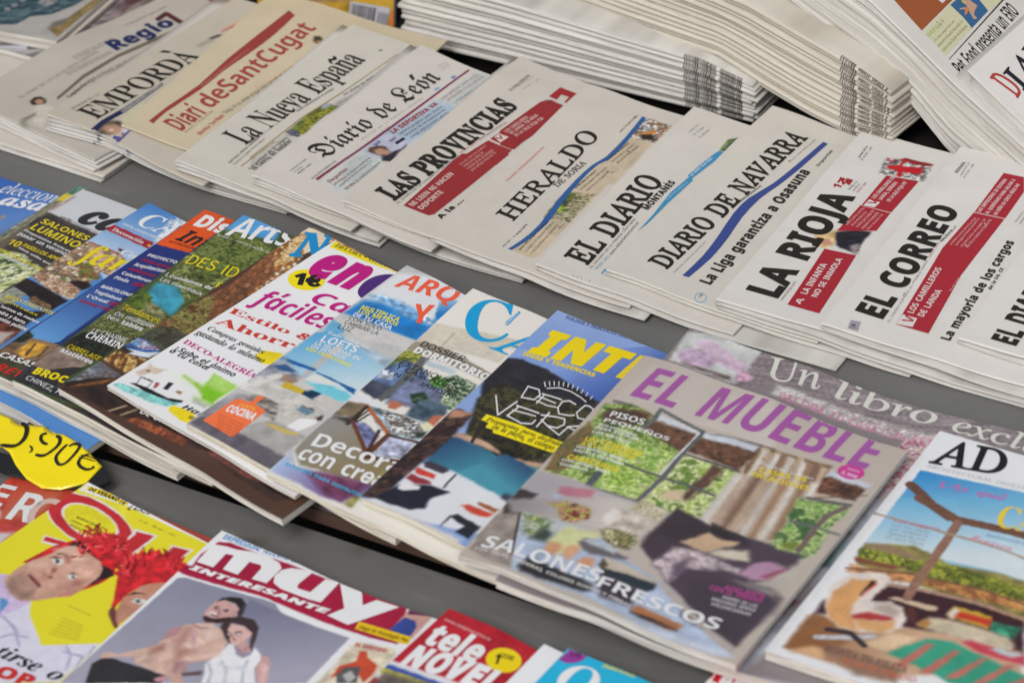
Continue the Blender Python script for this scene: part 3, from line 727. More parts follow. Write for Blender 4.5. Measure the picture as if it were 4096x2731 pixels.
('s','R','INTERIORISMO',8,227,38.2,230,3,(26,24,26),2),
('h','G','PROYECTO',7.4,200.1,37.5,204.4,4.4,(236,236,238),2),
('h','GI','Design Agency',7.8,192.2,39,195.5,4.4,(176,30,50),2),
('h','G','Arquitectos',7.6,182.6,38.4,188.6,5.1,(236,236,238),2),
('h','GI','Velázquez',8.1,175.3,35.9,178.5,4.5,(176,30,50),2),
('h','G','Caixaforum',7.3,167.2,40.5,170.5,4.5,(236,236,238),2),
('h','G','Pinós',6.9,158.3,21.8,160,4.6,(236,236,238),2),
('h','GI','Airhe',26.7,159.2,41.4,161.4,6.1,(176,30,50),2),
('h','G','BARCELONA',6.7,142,39.7,145.4,4.4,(236,236,238),2),
('h','G','Tagliabue:',6.7,133.4,36.2,135.8,4.4,(236,236,238),2),
('h','G',"L'Oreal",6.5,124.7,28.2,126.7,4.4,(236,236,238),2),
('h','GI','Offi',29.7,126.5,40.1,128.8,4.5,(176,30,50),2),
('h','GI','Disseny Hub',6.2,115.9,38.2,119.2,4.5,(176,30,50),2),
('h','GI','CASAS',5.9,20,43.3,24,7.2,(236,236,238),2),
('h','GI','REV',15.2,4.7,47.7,6.6,9.3,(206,34,26),2),
],
'box':[
],
'ras':[
('g',[(-1,286),(31,292),(34,63),(2,22)],(11,175),(28,46,120),(16,61),(96,156,214),1,(0,1)),
('f',[(-1,286),(36,292),(35,224),(1,219)],(222,84,20),.5),
('n',[(-8,52),(-4,63),(9,59),(15,50),(2,40)],[(30,34,22),(60,66,40),(26,28,24)],3,2,1,0),
('f',[(-3,28),(-2,38),(2,42),(10,45),(43,60),(37,18),(1,23)],(110,84,60),2,(.4,5)),
('f',[(11,31),(10,54),(18,57),(37,60),(39,56),(36,32),(18,30)],(140,112,84),1),
('f',[(14,32),(13,51),(32,55),(34,40),(26,30)],(214,160,60),1,(.3,5)),
('f',[(22.5,34),(18,51.5),(20,51.5),(26,33)],(80,60,40),.6),
('f',[(34,35.5),(31,53.5),(32.5,53.5),(35.5,36.5)],(80,60,40),.6),
('f',[(-2,21),(32,27),(37,32),(40,4),(58,-6),(26,-8)],(70,66,42),3,(.3,8)),
],
 },
 'art': {"base": (70,84,44), "vis": 110,
'tx':[
('m','GI','Arts',6.6,258.4,64,277.5,29.6,(236,236,238),2),
('s','R','N°498 • JUILLET-AOÛT 2014',1.7,254.3,61.2,260.2,2.3,(236,236,238),2),
('h','R','DES ID',6.5,206.2,54.3,214.9,14.2,(236,214,20),2),
('h','R','P',49.6,195.7,57.9,196.8,7.8,(236,214,20),2),
('h','R','Les',4.8,182.6,16.2,183.8,5.4,(236,236,238),2),
('h','G','cuisines de',17,184.4,49.9,190.7,3.4,(236,236,238),2),
('h','R','Les nouveaux',5.5,174.6,48.2,179,5.3,(236,236,238),2),
('h','R','Tendances',6.6,124.9,44.7,127.5,7.2,(236,214,20),2),
('h','R','On multiplie',7.8,114.4,45.9,120.2,5.9,(236,236,238),2),
('h','R','les',6,108,17.3,109.5,5.5,(236,236,238),2),
('h','G','tables',20.6,108.9,41.2,111.5,5.2,(236,236,238),2),
('h','R','LE CHARME',8.6,85.4,41.5,91.6,6.2,(236,236,238),2),
('h','G','CHEMIN',8.9,77.5,43,82.7,8.1,(236,236,238),2),
('h','R','CARRELAGE',6.6,57.8,40,60.2,5.8,(236,214,20),2),
('h','G','Matières',6.2,50.5,38.7,53.2,5.2,(236,236,238),2),
('h','G+','BROC',8.2,15.7,38.6,21.1,9,(236,214,20),2),
('h','R','CHINEZ, FLEURIR',9,6.6,71.1,8.4,5.7,(236,236,238),2),
],
'box':[
],
'ras':[
('g',[(-1,293),(36,303),(7,258)],(0,292),(86,164,220),(12,252),(120,180,220),1,(0,1)),
('f',[(-1,291),(38,302),(48,278),(2,263)],(84,160,220),4),
('n',[(0,262),(11,269),(42,265),(54,259),(49,178),(42,156),(10,162),(-2,221)],[(36,44,22),(74,86,40),(110,120,60),(50,60,30),(140,150,84)],7,2,1,0),
('n',[(0,262),(9,272),(52,268),(57,259),(53,214),(25,205),(1,224)],[(50,62,30),(96,110,50),(124,138,70),(70,84,36)],6,2,1,0),
('f',[(8,157),(5,172),(24,177),(42,165),(46,151),(47,143),(14,147)],(64,156,184),5,(.2,8)),
('n',[(1,134),(14,147),(45,141),(50,110),(43,81),(9,56),(-1,104)],[(34,42,20),(84,92,50),(130,134,80),(50,60,30),(100,96,60)],6,2,1,0),
('n',[(7,142),(14,150),(40,143),(41,134),(21,132)],[(120,124,76),(160,156,110),(90,96,54)],4,2,1,0),
('n',[(0,150),(5,157),(18,153),(21,132),(4,132)],[(30,42,18),(70,90,30),(100,120,44)],4,2,1,0),
('n',[(0,59),(3,82),(30,95),(40,83),(40,60),(28,57)],[(30,34,24),(50,52,36),(24,26,20)],6,2,1,0),
('f',[(-5,24),(-1,57),(36,59),(35,36),(11,21)],(140,120,106),2,(.2,5)),
('f',[(10,20),(30,42),(38,47),(35,24)],(48,44,44),1),
('w',[(-1,1),(-4,25),(35,24),(82,11),(61,5),(26,2)],[(54,54,58),(66,64,66),(44,44,48)],10,1,.2,.35,(30,30,34)),
('f',[(50,1),(85,7),(122,8),(191,0),(144,-3),(79,0)],(44,38,40),3,(.5,7)),
],
 },
 'nuevo': {"base": (80,56,44), "vis": 250,
'tx':[
('m','BI+','N',15.4,254.9,45.2,271.9,36.2,(14,142,206),2),
('h','G','DE UN TIEMPO',72.6,21,132.2,27.8,5,(236,236,238),2),
],
'box':[
('b',[(211.6,25),(209.1,31.2),(228.7,29.8),(229,25.4)],(214,212,210),1),
('b',[(212.7,29.2),(212.5,31.3),(213.8,31.1),(214.3,28.9)],(60,60,60),2),
('b',[(217.1,28.8),(221.5,29),(222.2,27.1),(217.6,27.1)],(120,120,120),2),
],
'ras':[
('f',[(-3,296),(20,302),(31,296),(23,257),(8,259)],(232,218,190),1),
('w',[(20,300),(211,332),(210,317),(30,293)],[(224,160,100),(240,190,130),(200,130,80)],3,.6,.12,1.2,(150,80,40)),
('w',[(1,283),(2,291),(8,287),(26,260),(41,224),(29,190),(14,180),(6,217),(-3,255)],[(190,130,66),(226,196,140),(150,96,44),(236,226,206),(170,110,50)],5,1,.6,.7,(96,56,26)),
('n',[(2,277),(3,291),(18,272),(23,247),(16,232)],[(236,230,214),(190,140,70),(226,200,150)],5,2,1,0),
('w',[(0,253),(27,225),(28,184),(30,160),(42,102),(26,89),(0,94),(-3,135),(6,193)],[(150,96,60),(128,82,54),(164,110,72),(140,90,56)],9,1,.5,.5,(84,52,34)),
('n',[(0,162),(7,174),(21,153),(33,135),(26,118),(12,113),(0,124),(-2,141)],[(70,66,30),(120,116,56),(150,140,80),(90,60,36)],5,3,1,0),
('n',[(-4,96),(4,115),(29,120),(32,87),(28,74),(-1,76)],[(50,44,34),(84,88,70),(60,56,44)],8,3,1,0),
('f',[(-8,78),(-5,89),(9,92),(29,88),(23,72),(10,69)],(60,100,170),2,(.3,6)),
('n',[(-8,80),(-5,89),(17,91),(26,89),(14,81)],[(70,130,190),(220,226,236),(150,90,120),(110,160,200)],5,2,1,0),
('f',[(2,73),(20,80),(29,88),(27,76),(10,69)],(214,220,226),1),
('f',[(-6.5,76),(3,73.5),(10.5,73.5),(9,68),(-5,72)],(40,36,40),2),
('w',[(-5,52),(-3,65),(28,74),(32,58),(30,50),(4,50)],[(190,140,76),(226,190,120),(120,76,40)],9,2,.3,.6,(70,40,24)),
('n',[(-5,16),(-1,47),(29,45),(15,27),(2,7)],[(84,90,100),(110,116,124),(96,84,80),(130,140,150)],7,2,2,.3),
('f',[(-1,8),(13,28),(27,41),(27,28),(7,3)],(40,32,28),2),
('f',[(5,5),(22,33),(26,38),(24,22),(10,6)],(150,90,40),3,(.3,6)),
('f',[(1,0),(26,30),(54,28),(114,36),(208,36),(240,25),(230,12),(145,18),(62,8)],(52,36,32),3,(.4,8)),
('f',[(52,6),(58,21),(59.5,20.5),(54.5,6)],(176,150,120),1),
('f',[(62.5,8.5),(67.5,23.5),(69,23),(65,9)],(176,150,120),1),
('n',[(70,8),(77,17),(102,20),(126,22),(130,14),(100,10)],[(150,74,44),(176,96,60),(110,56,40)],6,3,1,0),
('n',[(145,18),(161,28),(196,31),(216,27),(196,18)],[(150,84,64),(96,60,56),(120,70,60)],7,4,1,0),
],
 },
 'enc': {"base": (238,238,240), "vis": 115,
'tx':[
('h','BI','DECORA - ORGANIZA',5.3,261.2,75.7,269.4,5.6,(26,24,26),2),
('m','GI+','en',12.1,218.4,61.4,225.8,35.3,(192,16,128),2),
('m','GI+','c',67.4,219.4,104.3,233.3,39.1,(76,40,120),2),
('p','G+','1€',15,198.3,36.5,211.6,16.2,(26,24,26),2),
('h','GI','Ca',42.9,190.4,79.3,194.9,17.1,(192,16,128),2),
('h','GI','fáciles',6.8,156.7,81.7,169.4,24,(192,16,128),2),
('h','S','Estilo &',2.8,134.6,84.7,149.5,7.6,(206,60,44),2),
('h','S','Ahorro',4.7,116.6,91.6,135.3,10.3,(206,60,44),2),
('h','BI','Compras geniales',6.3,106.2,64.6,112.5,5.9,(26,24,26),2),
('h','BI','gastando lo mínimo',3,95.8,72.7,103.6,4.9,(26,24,26),2),
('h','S','DECO-ALEGRÍA',4.2,80.3,81.9,84.6,5.8,(192,16,128),2),
('h','GI','¡Sube el ánimo',5.8,69.7,67.5,75.4,6.2,(26,24,26),2),
('h','GI','a tu casa!',4.7,64.4,44.6,68,4.5,(26,24,26),2),
('h','GI','Hal',64.8,19.7,84.8,21.7,5.8,(26,24,26),2),
('s','G','IDEAS',78.3,13.8,90.6,16,3.6,(26,24,26),2),
],
'box':[
('c',[(1.1,269.1),(74.7,282.5),(74.2,266.5),(3.1,258.1)],(240,220,24),1),
('p',[(33.5,219.8),(35.2,217.5),(36.2,214.9),(36.7,212.2),(36.6,209.4),(35.8,206.6),(34.5,204),(32.6,201.7),(30.3,199.7),(27.6,198.1),(24.7,196.9),(21.6,196.3),(18.5,196.2),(15.4,196.7),(12.6,197.7),(10,199.2),(7.9,201.1),(6.2,203.4),(5.1,206),(4.6,208.7),(4.7,211.5),(5.5,214.3),(6.8,216.9),(8.6,219.3),(10.9,221.4),(13.7,223),(16.6,224.1),(19.7,224.8),(22.9,224.8),(25.9,224.3),(28.8,223.3),(31.4,221.8)],(246,226,20),1),
],
'ras':[
('f',[(60.5,108),(62,117.5),(77,124),(82,109),(74,103.5),(66.5,104.5)],(244,220,30),1),
('f',[(24,47),(36,51),(56,50),(52,68),(79,68),(82,39),(83,34),(61,32),(61,45),(36,44)],(232,240,222),8),
('f',[(36,51),(59,51),(64,44),(46,49)],(150,205,60),5),
('f',[(53,69),(79,68),(79,47),(81,39),(69,39),(61,45),(58,52)],(128,196,36),3),
('f',[(53,69),(79,68),(78,55),(58,54)],(176,220,110),4),
('f',[(60,38),(84,40),(84,36),(65,34)],(190,220,150),3),
('f',[(63.5,35),(79,35.5),(79.5,32),(66,31)],(180,184,176),3),
('f',[(3,5),(4,9),(29,17),(60,24),(55,14),(41,9),(11,4)],(140,212,208),2,(.2,4)),
('f',[(11,15),(14,18),(32,21),(47,22),(59,28),(60,25),(55,22),(45,19),(29,16)],(24,24,26),1),
('f',[(11,27),(23,29.5),(23.5,28),(12.5,26)],(40,40,44),.6),
('f',[(12,25.5),(12,27),(16.5,17.5),(15.5,17.5)],(60,60,66),.5),
('f',[(23,27.5),(23.5,28),(26,20),(25,20)],(60,60,66),.5),
('f',[(33,37),(37,38.5),(39.5,29),(35.5,28)],(30,30,34),.8),
('f',[(25.2,29.8),(28,31.2),(30,28),(30.8,24.4),(29.4,23.2)],(170,70,70),1.2),
('f',[(45.6,33.8),(50.2,36),(51.6,32),(46.4,31.6)],(150,110,70),1.5),
('f',[(4,29),(6.5,37.5),(3.5,45.5),(10.5,41.5),(21,47.5),(17,36.5),(13.5,34.5),(9.5,25.5)],(214,196,176),3),
('f',[(9.2,34.8),(9.2,36.8),(10.8,37.2),(11.6,35.2)],(120,84,60),1.5),
('f',[(57,13),(57,18),(77,22),(84,17),(84,10),(75,8),(60,11)],(246,222,24),1.5),
],
 },
 'arq': {"base": (200,200,198), "vis": 120,
'tx':[
('m','GI','ARQ',10.7,240.4,63.2,254.6,20.7,(240,96,64),2),
('m','GI','Y',54.7,214.2,67.9,224,24.2,(240,96,64),2),
('h','G','MULTIPLICA',8.9,199.7,44.1,206.4,5.4,(244,232,60),2),
('h','G','LOS METROS',10.2,194.5,46.6,201.1,5.1,(244,232,60),2),
('h','G','DE TU CASA',10,188.3,46.1,194.2,5.2,(236,236,238),2),
('h','R','CON SOLO',10.2,182.4,40.2,187.7,4.9,(80,80,84),2),
('h','R','CAMBIAR LA',11.2,176.1,42.3,181.4,4.9,(80,80,84),2),
('h','R','LUZ',11.1,167.8,23.6,170.7,6.8,(80,80,84),2),
('h','BI','Todo sobre los',9,157.1,49,163.1,3.9,(236,236,238),2),
('h','G','LOFTS',11.4,145.7,43.8,152.2,9.3,(236,236,238),2),
('h','G','LA FELICIDAD EN',10.6,140,52.2,146.8,4.5,(236,236,238),2),
('h','G','UN INTERIOR',10.6,135,43,140,4.3,(236,236,238),2),
('h','G','SIN FRONTERAS',9.6,130.3,52.3,135.8,3.7,(244,232,60),2),
('p','G+','COCINA',12.7,30.6,38.4,34.9,9.2,(236,236,238),2),
('p','R','ESPECIAL',17.7,41.6,31.4,45.3,3.9,(250,220,90),2),
('s','R','recetas y menus faciles',12.6,23.2,37.3,25.2,1.4,(170,90,70),2),
('s','R','recetas y menus faciles',14.9,19.9,38.7,21.8,1.5,(170,90,70),2),
('s','R','recetas y menus faciles',17.2,16.6,40.1,18.3,1.5,(170,90,70),2),
('s','R','recetas y menus faciles',19.5,13.4,41.5,14.9,1.5,(170,90,70),2),
('s','R','recetas y menus faciles',21.8,10.1,42.9,11.5,1.5,(170,90,70),2),
],
'box':[
('p',[(7.7,10.7),(8.9,45.7),(11.4,49.2),(22,51.4),(20.5,61.4),(26,63.8),(26.1,51.1),(38.2,50.9),(40.5,11.5),(38.5,8.9)],(250,122,70),1),
],
'ras':[
('f',[(0,271),(51,283),(51,279),(36,276),(2,257)],(196,196,196),2),
('f',[(1,257),(36,276),(67,278),(68,224),(1,218)],(226,228,232),6),
('g',[(2,217),(66,226),(48,257),(78,264),(72,198),(2,188)],(9,224),(210,222,236),(27,204),(36,124,196),2,(0,1)),
('f',[(4,210),(22,217),(55,214),(68,238),(72,199),(3,188)],(34,122,196),6,(.15,12)),
('n',[(2,219),(14,226),(37,228),(64,229),(73,232),(64,220),(43,215),(22,218)],[(206,220,236),(236,240,244),(120,170,216)],16,6,1,0),
('f',[(-3,185),(39,189),(71,199),(72,184),(56,169),(3,171)],(206,204,202),2),
('f',[(0,175),(8,175),(39,153),(11,130)],(110,180,220),2),
('g',[(1,153),(14,165),(72,167),(81,106),(79,99),(1,101)],(12,161),(92,170,220),(67,112),(214,230,236),2,(0,1)),
('f',[(16,164),(40,172),(67,185),(72,165),(27,161)],(200,200,200),2),
('f',[(41,161),(71,166),(73,156),(56,157)],(190,206,220),8,(.3,10)),
('f',[(26,150),(32,153),(35,99),(30,96),(27,132)],(190,190,190),1.5),
('f',[(1,112),(34,116),(34,113),(2,107)],(24,92,160),1.5),
('f',[(36,114),(74,118),(77,112),(60,114),(37,112)],(20,92,160),1.5),
('f',[(36,96),(56,110),(76,110),(78,100),(62,92)],(120,206,226),3),
('f',[(35,100),(37,112),(60,114),(57,109)],(226,226,222),2),
('f',[(-7,82),(3,113),(30,100),(32,93),(10,82),(4,70)],(150,154,166),5,(.3,8)),
('f',[(3,98.5),(10,105.5),(23,103.5),(14.5,97.5)],(50,90,140),2),
('n',[(6,53),(26,65),(51,62),(50,46),(24,48)],[(120,112,106),(170,162,156),(96,88,84)],8,3,3,.5),
('f',[(-2,67),(2,82),(37,82),(41,77),(39,66),(11,61),(2,60)],(206,202,198),2,(.1,8)),
('f',[(8,84.5),(13,93.5),(19.5,95),(18,86.5),(13,80.5)],(226,220,216),3),
('f',[(19.5,87.5),(18,96),(30,96.5),(32,95),(30,87.5)],(160,130,112),3),
('f',[(26,81.5),(26,89),(45,90.5),(45.5,84)],(214,184,50),1.2),
('f',[(45.5,85),(44,94),(57,95.5),(56.5,85.5)],(22,54,84),1.2),
('f',[(33.5,90.5),(34,97),(49,98),(46.5,90)],(210,206,200),3),
('f',[(55.5,86.5),(58,96.5),(77,97.5),(75.5,88)],(204,198,192),3),
('f',[(39,68),(42,84),(70,87),(75,80),(62,75),(48,68)],(212,206,200),2.5,(.08,6)),
('f',[(48,52),(42,62),(45,70),(67,77),(77,78),(79,64),(68,45),(55,45)],(200,196,190),3,(.08,6)),
('f',[(55,68),(55.5,74.5),(64.5,76.5),(68,74),(65.5,67)],(110,140,160),2,(.3,3)),
('f',[(55.5,74.5),(63.5,77.5),(67,76),(62.5,75)],(70,66,60),2),
('f',[(63,46),(64,62),(77,70),(78,65),(74,48)],(240,240,240),2),
('f',[(73,70.5),(75.5,76.5),(78.5,71.5),(77,68)],(60,44,44),2),
('f',[(37,23),(50,46),(83,48),(84,26),(81,12),(53,2)],(176,172,170),3,(.06,8)),
('f',[(46,38),(52,42),(77,47),(77,44),(66,40)],(206,180,96),2),
('f',[(27,4),(45,11),(90,20),(88,-2),(43,-8),(20,-6)],(120,114,122),4,(.1,6)),
('f',[(-4,20),(6,53),(34,51),(35,2),(18,-1)],(150,148,152),6,(.2,10)),
('f',[(1,1),(2,15),(76,19),(94,0),(85,-2)],(104,98,108),3,(.1,8)),
],
 },
 'diez': {"base": (234,230,222), "vis": 125,
'tx':[
('m','S','C',30.3,224.5,64.1,241.2,57,(20,160,216),2),
('m','S','A',54.9,227.3,113.3,231.5,41.2,(20,160,216),2),
('s','G','DECORACIÓN EN',51.2,261.5,50.5,280.1,1.9,(236,236,238),3),
('h','R','DOSSIER:',6.3,199.3,49.8,200.3,7.4,(26,24,26),2),
('h','G+','DORMITORIOS',6.5,189.4,81.7,193,8.1,(236,236,238),2),
('h','R','ESTANQUES',6,170.7,60.3,169,6.1,(26,24,26),2),
('h','R','Y CASCADAS',6.2,163.7,63.2,163.9,6.3,(26,24,26),2),
('h','R','EN EL JARDÍN',5.9,154.2,65.3,156.4,4.9,(26,24,26),2),
('h','G','Decora',8.4,46,82.4,57.5,16.5,(236,236,238),2),
('h','G','con crea',8.8,26.9,80.9,36.1,13.5,(236,236,238),2),
('h','G','ESPACIOS PARA DISFRUTAR',6.7,15.2,76.1,19.5,3.7,(60,180,226),2),
],
'box':[
('m',[(48,264.2),(48.9,282.6),(51.3,282.2),(52.1,261.5),(50.1,260.2)],(20,160,216),1),
],
'ras':[
('f',[(0,231),(101,259),(-2,187)],(216,208,190),3),
('f',[(-1,216),(21,226),(73,231),(71,216),(-5,201)],(214,206,190),3),
('f',[(19.5,229),(22,228.5),(22.5,210),(20.5,211)],(190,182,166),1),
('f',[(-2,201),(7,206),(22,208),(74,202),(73,192),(31,191),(-1,189)],(150,140,124),2,(.1,10)),
('n',[(-1,187),(16,196),(18,183),(-2,155),(0,165),(-1,178)],[(60,76,30),(130,140,50),(200,196,90),(90,106,44)],6,2,1,0),
('f',[(-3,156),(8,178),(31,174),(51,145),(16,129),(-2,125),(-2,145)],(90,112,150),4,(.5,9)),
('f',[(-2,156.5),(9.5,160),(13,149.5),(2,146)],(190,200,216),3,(.4,3)),
('f',[(-6,140),(23,143),(30,130),(16,122),(-1,126)],(66,70,86),3,(.3,8)),
('f',[(15,188),(23,190),(26,165),(23,121),(18,123),(18,164)],(96,100,100),1.5),
('f',[(-1,116),(1,121),(31,119),(27,114),(14,112),(-1,111)],(226,228,236),5),
('f',[(-1,108),(16,113),(16,93),(0,88)],(120,106,84),3,(.2,8)),
('f',[(22,187),(50,189),(49,181),(24,181)],(186,200,206),3),
('f',[(26,161),(47,168),(67,158),(69,134),(40,127),(27,121),(24,142)],(112,120,150),4,(.35,9)),
('n',[(41,167),(53,184),(73,184),(76,165),(73,144),(61,146),(55,163)],[(40,60,40),(100,130,80),(190,200,180),(60,84,60)],6,2,1,0),
('n',[(38.5,166),(41.5,175),(52.5,172),(54.5,162.5),(44.5,160.5)],[(70,120,50),(120,170,80),(50,90,40)],4,2,1,0),
('n',[(36,141.5),(44,151),(56,143.5),(55.5,134.5),(45,133.5)],[(50,80,50),(90,120,84),(40,60,44)],4,2,3,.8),
('f',[(28.5,124),(30,128.5),(40.5,128.5),(37.5,119.5),(32,117.5)],(196,116,88),2),
('f',[(64,121.5),(61.5,132),(72.5,138.5),(73,121.5)],(190,112,84),2),
('f',[(47,142),(69,148),(73,137),(66,132),(65,120),(47,117)],(76,96,112),3,(.4,6)),
('g',[(-3,81),(15,92),(30,87),(49,65),(74,70),(80,56),(62,32),(16,22),(2,34),(-1,54)],(-2,74),(150,148,146),(62,46),(142,126,90),3,(0,1)),
('f',[(.5,86.5),(14.5,92.5),(17.5,85),(2,84)],(60,56,54),4),
('f',[(16,111),(27,114),(72,119),(74,98),(51,91),(38,94)],(150,170,180),2,(.6,5)),
('n',[(28,113),(47,117),(69,118),(70,100),(51,95)],[(60,110,120),(210,216,220),(120,96,80),(70,80,90),(236,238,236)],5,2,1,0),
('l',[(16,111),(50,92)],3,(176,100,56),.5),
('l',[(17,110),(17,84)],3,(60,44,40),.5),
('l',[(20.5,106.5),(19,87.5)],1.6,(50,40,38),.5),
('l',[(24,103),(21,87)],1.6,(50,40,38),.5),
('f',[(19,88),(26,92),(46,86),(49,67)],(110,116,160),3,(.5,4)),
('l',[(19,88),(51,62)],3,(110,60,44),.5),
('l',[(51,91),(50,59)],4,(96,56,40),.5),
('l',[(42,91),(49,65)],2.4,(70,44,36),.5),
('l',[(51,91),(74,98)],2.6,(80,48,40),.5),
('l',[(54,71),(66,94)],2,(150,110,60),.5),
('l',[(50,59),(76,72)],3,(90,54,44),.5),
('f',[(52,90),(72,97),(75,75),(54,64)],(176,180,206),2,(.5,5)),
('f',[(63.5,116),(68.5,121.5),(74,118.5),(71,111.5)],(230,224,190),2),
('f',[(66.5,106.5),(72.5,112.5),(74,105),(69.5,102)],(50,64,50),2),
('f',[(74,70),(77,71),(77,54),(75,14),(76,6),(68,5),(68,22)],(150,146,90),3,(.2,6)),
('g',[(0,4),(-1,32),(14,19),(62,32),(78,39),(66,7),(49,3)],(1,16),(176,196,230),(61,17),(120,84,140),4,(0,1)),
('f',[(25,18),(44,29),(70,36),(69,21),(65,8),(52,5)],(110,60,90),6,(.3,10)),
('f',[(-1.5,32),(0,35.5),(13.5,19),(10.5,17)],(190,196,206),2),
],
 },
 'inter': {"base": (142,168,220), "vis": 150,
'tx':[
('m','GI+','INTE',9.1,223.9,111.9,239.1,33.7,(240,214,10),2),
('h','U','TOLDOS Y PÉRGOLAS: LAS MEJORES SOMBRAS',10.5,277.6,110.1,285.1,3.8,(50,60,100),2),
('h','G+','IDEAS Y TENDENCIAS',8,216.7,71.4,223.3,5,(240,214,10),2),
('h','BI','Propuestas para disfrutar',29.5,129.2,96.6,137.1,5.3,(50,46,30),3),
('h','BI','en la playa, el campo y',38.7,123.5,95.8,129.8,4.5,(50,46,30),3),
],
'box':[
('b',[(95.7,30.7),(95.8,55.9),(105.8,55.9),(106.3,29)],(236,236,236),1),
('b',[(96.4,33.6),(96.4,34.6),(101,34.7),(101,33.8)],(50,50,56),2),
('b',[(96.5,35.8),(96.5,36.7),(101.1,36.9),(101.1,35.9)],(50,50,56),2),
('b',[(96.6,37.9),(96.6,38.9),(101.2,39),(101.2,38)],(50,50,56),2),
('b',[(96.7,40),(96.7,41),(101.2,41.2),(101.2,40.2)],(50,50,56),2),
('b',[(96.8,42.2),(96.8,43.2),(101.3,43.3),(101.3,42.4)],(50,50,56),2),
('b',[(96.8,44.4),(96.9,45.4),(101.4,45.5),(101.4,44.5)],(50,50,56),2),
('b',[(96.9,46.5),(96.9,47.5),(101.5,47.7),(101.5,46.7)],(50,50,56),2),
('b',[(97,48.7),(97,49.7),(101.6,49.8),(101.6,48.8)],(50,50,56),2),
('b',[(97.1,50.9),(97.1,51.9),(101.7,52),(101.6,51)],(50,50,56),2),
('h',[(32.8,186.2),(36.2,169.7),(37.3,169.4),(33.9,185.9)],(236,236,238),2),
('h',[(36.6,169.3),(47.7,172.3),(47,173.7),(35.9,170.7)],(236,236,238),2),
('h',[(47.5,172.1),(48.3,180.7),(47.2,181.4),(46.4,172.8)],(236,236,238),2),
('h',[(48.4,180.5),(43.1,186.8),(42.5,186),(47.8,179.7)],(236,236,238),2),
('h',[(43.3,186.7),(33.6,185.7),(34.1,184.3),(43.9,185.3)],(236,236,238),2),
('h',[(48.3,182.1),(65.5,184.2),(65,185.5),(47.8,183.5)],(236,236,238),2),
('h',[(49.9,183.1),(50.5,169.8),(51.6,169.3),(51,182.6)],(236,236,238),2),
('h',[(48,177.5),(63.9,177.9),(63.5,179.1),(47.5,178.8)],(236,236,238),2),
('h',[(49.2,172),(60.1,171.6),(59.7,172.9),(48.8,173.3)],(236,236,238),2),
('h',[(59.5,171.5),(67.3,174.3),(66.8,175.4),(58.9,172.7)],(236,236,238),2),
('h',[(77.3,187),(70.4,188.1),(70.7,186.7),(77.5,185.7)],(236,236,238),2),
('h',[(70.8,188.2),(66.1,183.8),(66.9,182.7),(71.6,187)],(236,236,238),2),
('h',[(66.2,184.1),(67.4,174.3),(68.5,174),(67.2,183.9)],(236,236,238),2),
('h',[(67.2,174.7),(72.4,168.4),(73,169.2),(67.8,175.5)],(236,236,238),2),
('h',[(72.3,168.4),(80.9,171.8),(80.3,173.1),(71.7,169.7)],(236,236,238),2),
('h',[(80.4,171.5),(83.6,174.8),(82.7,175.9),(79.6,172.6)],(236,236,238),2),
('h',[(83.4,190.2),(82.3,178.4),(83.4,177.8),(84.4,189.7)],(236,236,238),2),
('h',[(82.3,178.6),(87.1,172.8),(87.7,173.6),(82.8,179.3)],(236,236,238),2),
('h',[(86.9,172.9),(93.4,174.4),(92.8,175.7),(86.4,174.2)],(236,236,238),2),
('h',[(93.2,174.2),(94.2,184.3),(93.1,184.9),(92.1,174.8)],(236,236,238),2),
('h',[(94.3,183.7),(91.7,190.1),(90.8,189.9),(93.4,183.5)],(236,236,238),2),
('h',[(91.8,190),(86.4,191.5),(86.5,190.2),(92,188.7)],(236,236,238),2),
('h',[(86.9,191.5),(83.2,190),(83.8,188.7),(87.5,190.2)],(236,236,238),2),
('h',[(17.7,161.4),(33.6,139.7),(34.4,140.5),(18.6,162.1)],(236,236,238),2),
('h',[(34.2,139.7),(37.6,163.9),(36.3,164.8),(32.8,140.6)],(236,236,238),2),
('h',[(39.2,158.2),(60,159.8),(59.4,161.3),(38.6,159.7)],(236,236,238),2),
('h',[(41.2,159.6),(39.8,145),(41.1,144.2),(42.4,158.8)],(236,236,238),2),
('h',[(40.2,151.5),(59.6,155.3),(59,156.6),(39.6,152.9)],(236,236,238),2),
('h',[(39.9,143.3),(55.2,141.2),(54.9,142.7),(39.5,144.8)],(236,236,238),2),
('h',[(54.6,141.1),(62.4,145.9),(61.6,147.2),(53.8,142.5)],(236,236,238),2),
('h',[(62.2,145.5),(62.2,151.9),(61,152.4),(61.1,146)],(236,236,238),2),
('h',[(65,166.8),(65.9,145.2),(67.1,144.8),(66.2,166.3)],(236,236,238),2),
('h',[(61.9,158.9),(72.7,164),(72,165.4),(61.2,160.3)],(236,236,238),2),
('h',[(71.9,163.8),(80.1,165.9),(79.5,167.4),(71.3,165.2)],(236,236,238),2),
('h',[(78.7,166.9),(82.2,160.1),(83.1,160.6),(79.6,167.3)],(236,236,238),2),
('h',[(82,161.8),(79.1,153.8),(80.2,152.9),(83.1,160.9)],(236,236,238),2),
('h',[(79.9,154.6),(71.7,152.4),(72.3,150.9),(80.5,153.2)],(236,236,238),2),
('h',[(72.8,152.2),(64.5,155.8),(64.5,154.5),(72.8,150.9)],(236,236,238),2),
('h',[(72,151.2),(86.3,146.8),(86.1,148.2),(71.8,152.6)],(236,236,238),2),
('h',[(86.3,146.9),(87.1,160.6),(86,161.2),(85.1,147.5)],(236,236,238),2),
('h',[(86.7,159.5),(95.7,167.4),(94.8,168.7),(85.8,160.7)],(236,236,238),2),
('h',[(85.5,159.2),(100.8,158.5),(100.4,159.9),(85.2,160.5)],(236,236,238),2),
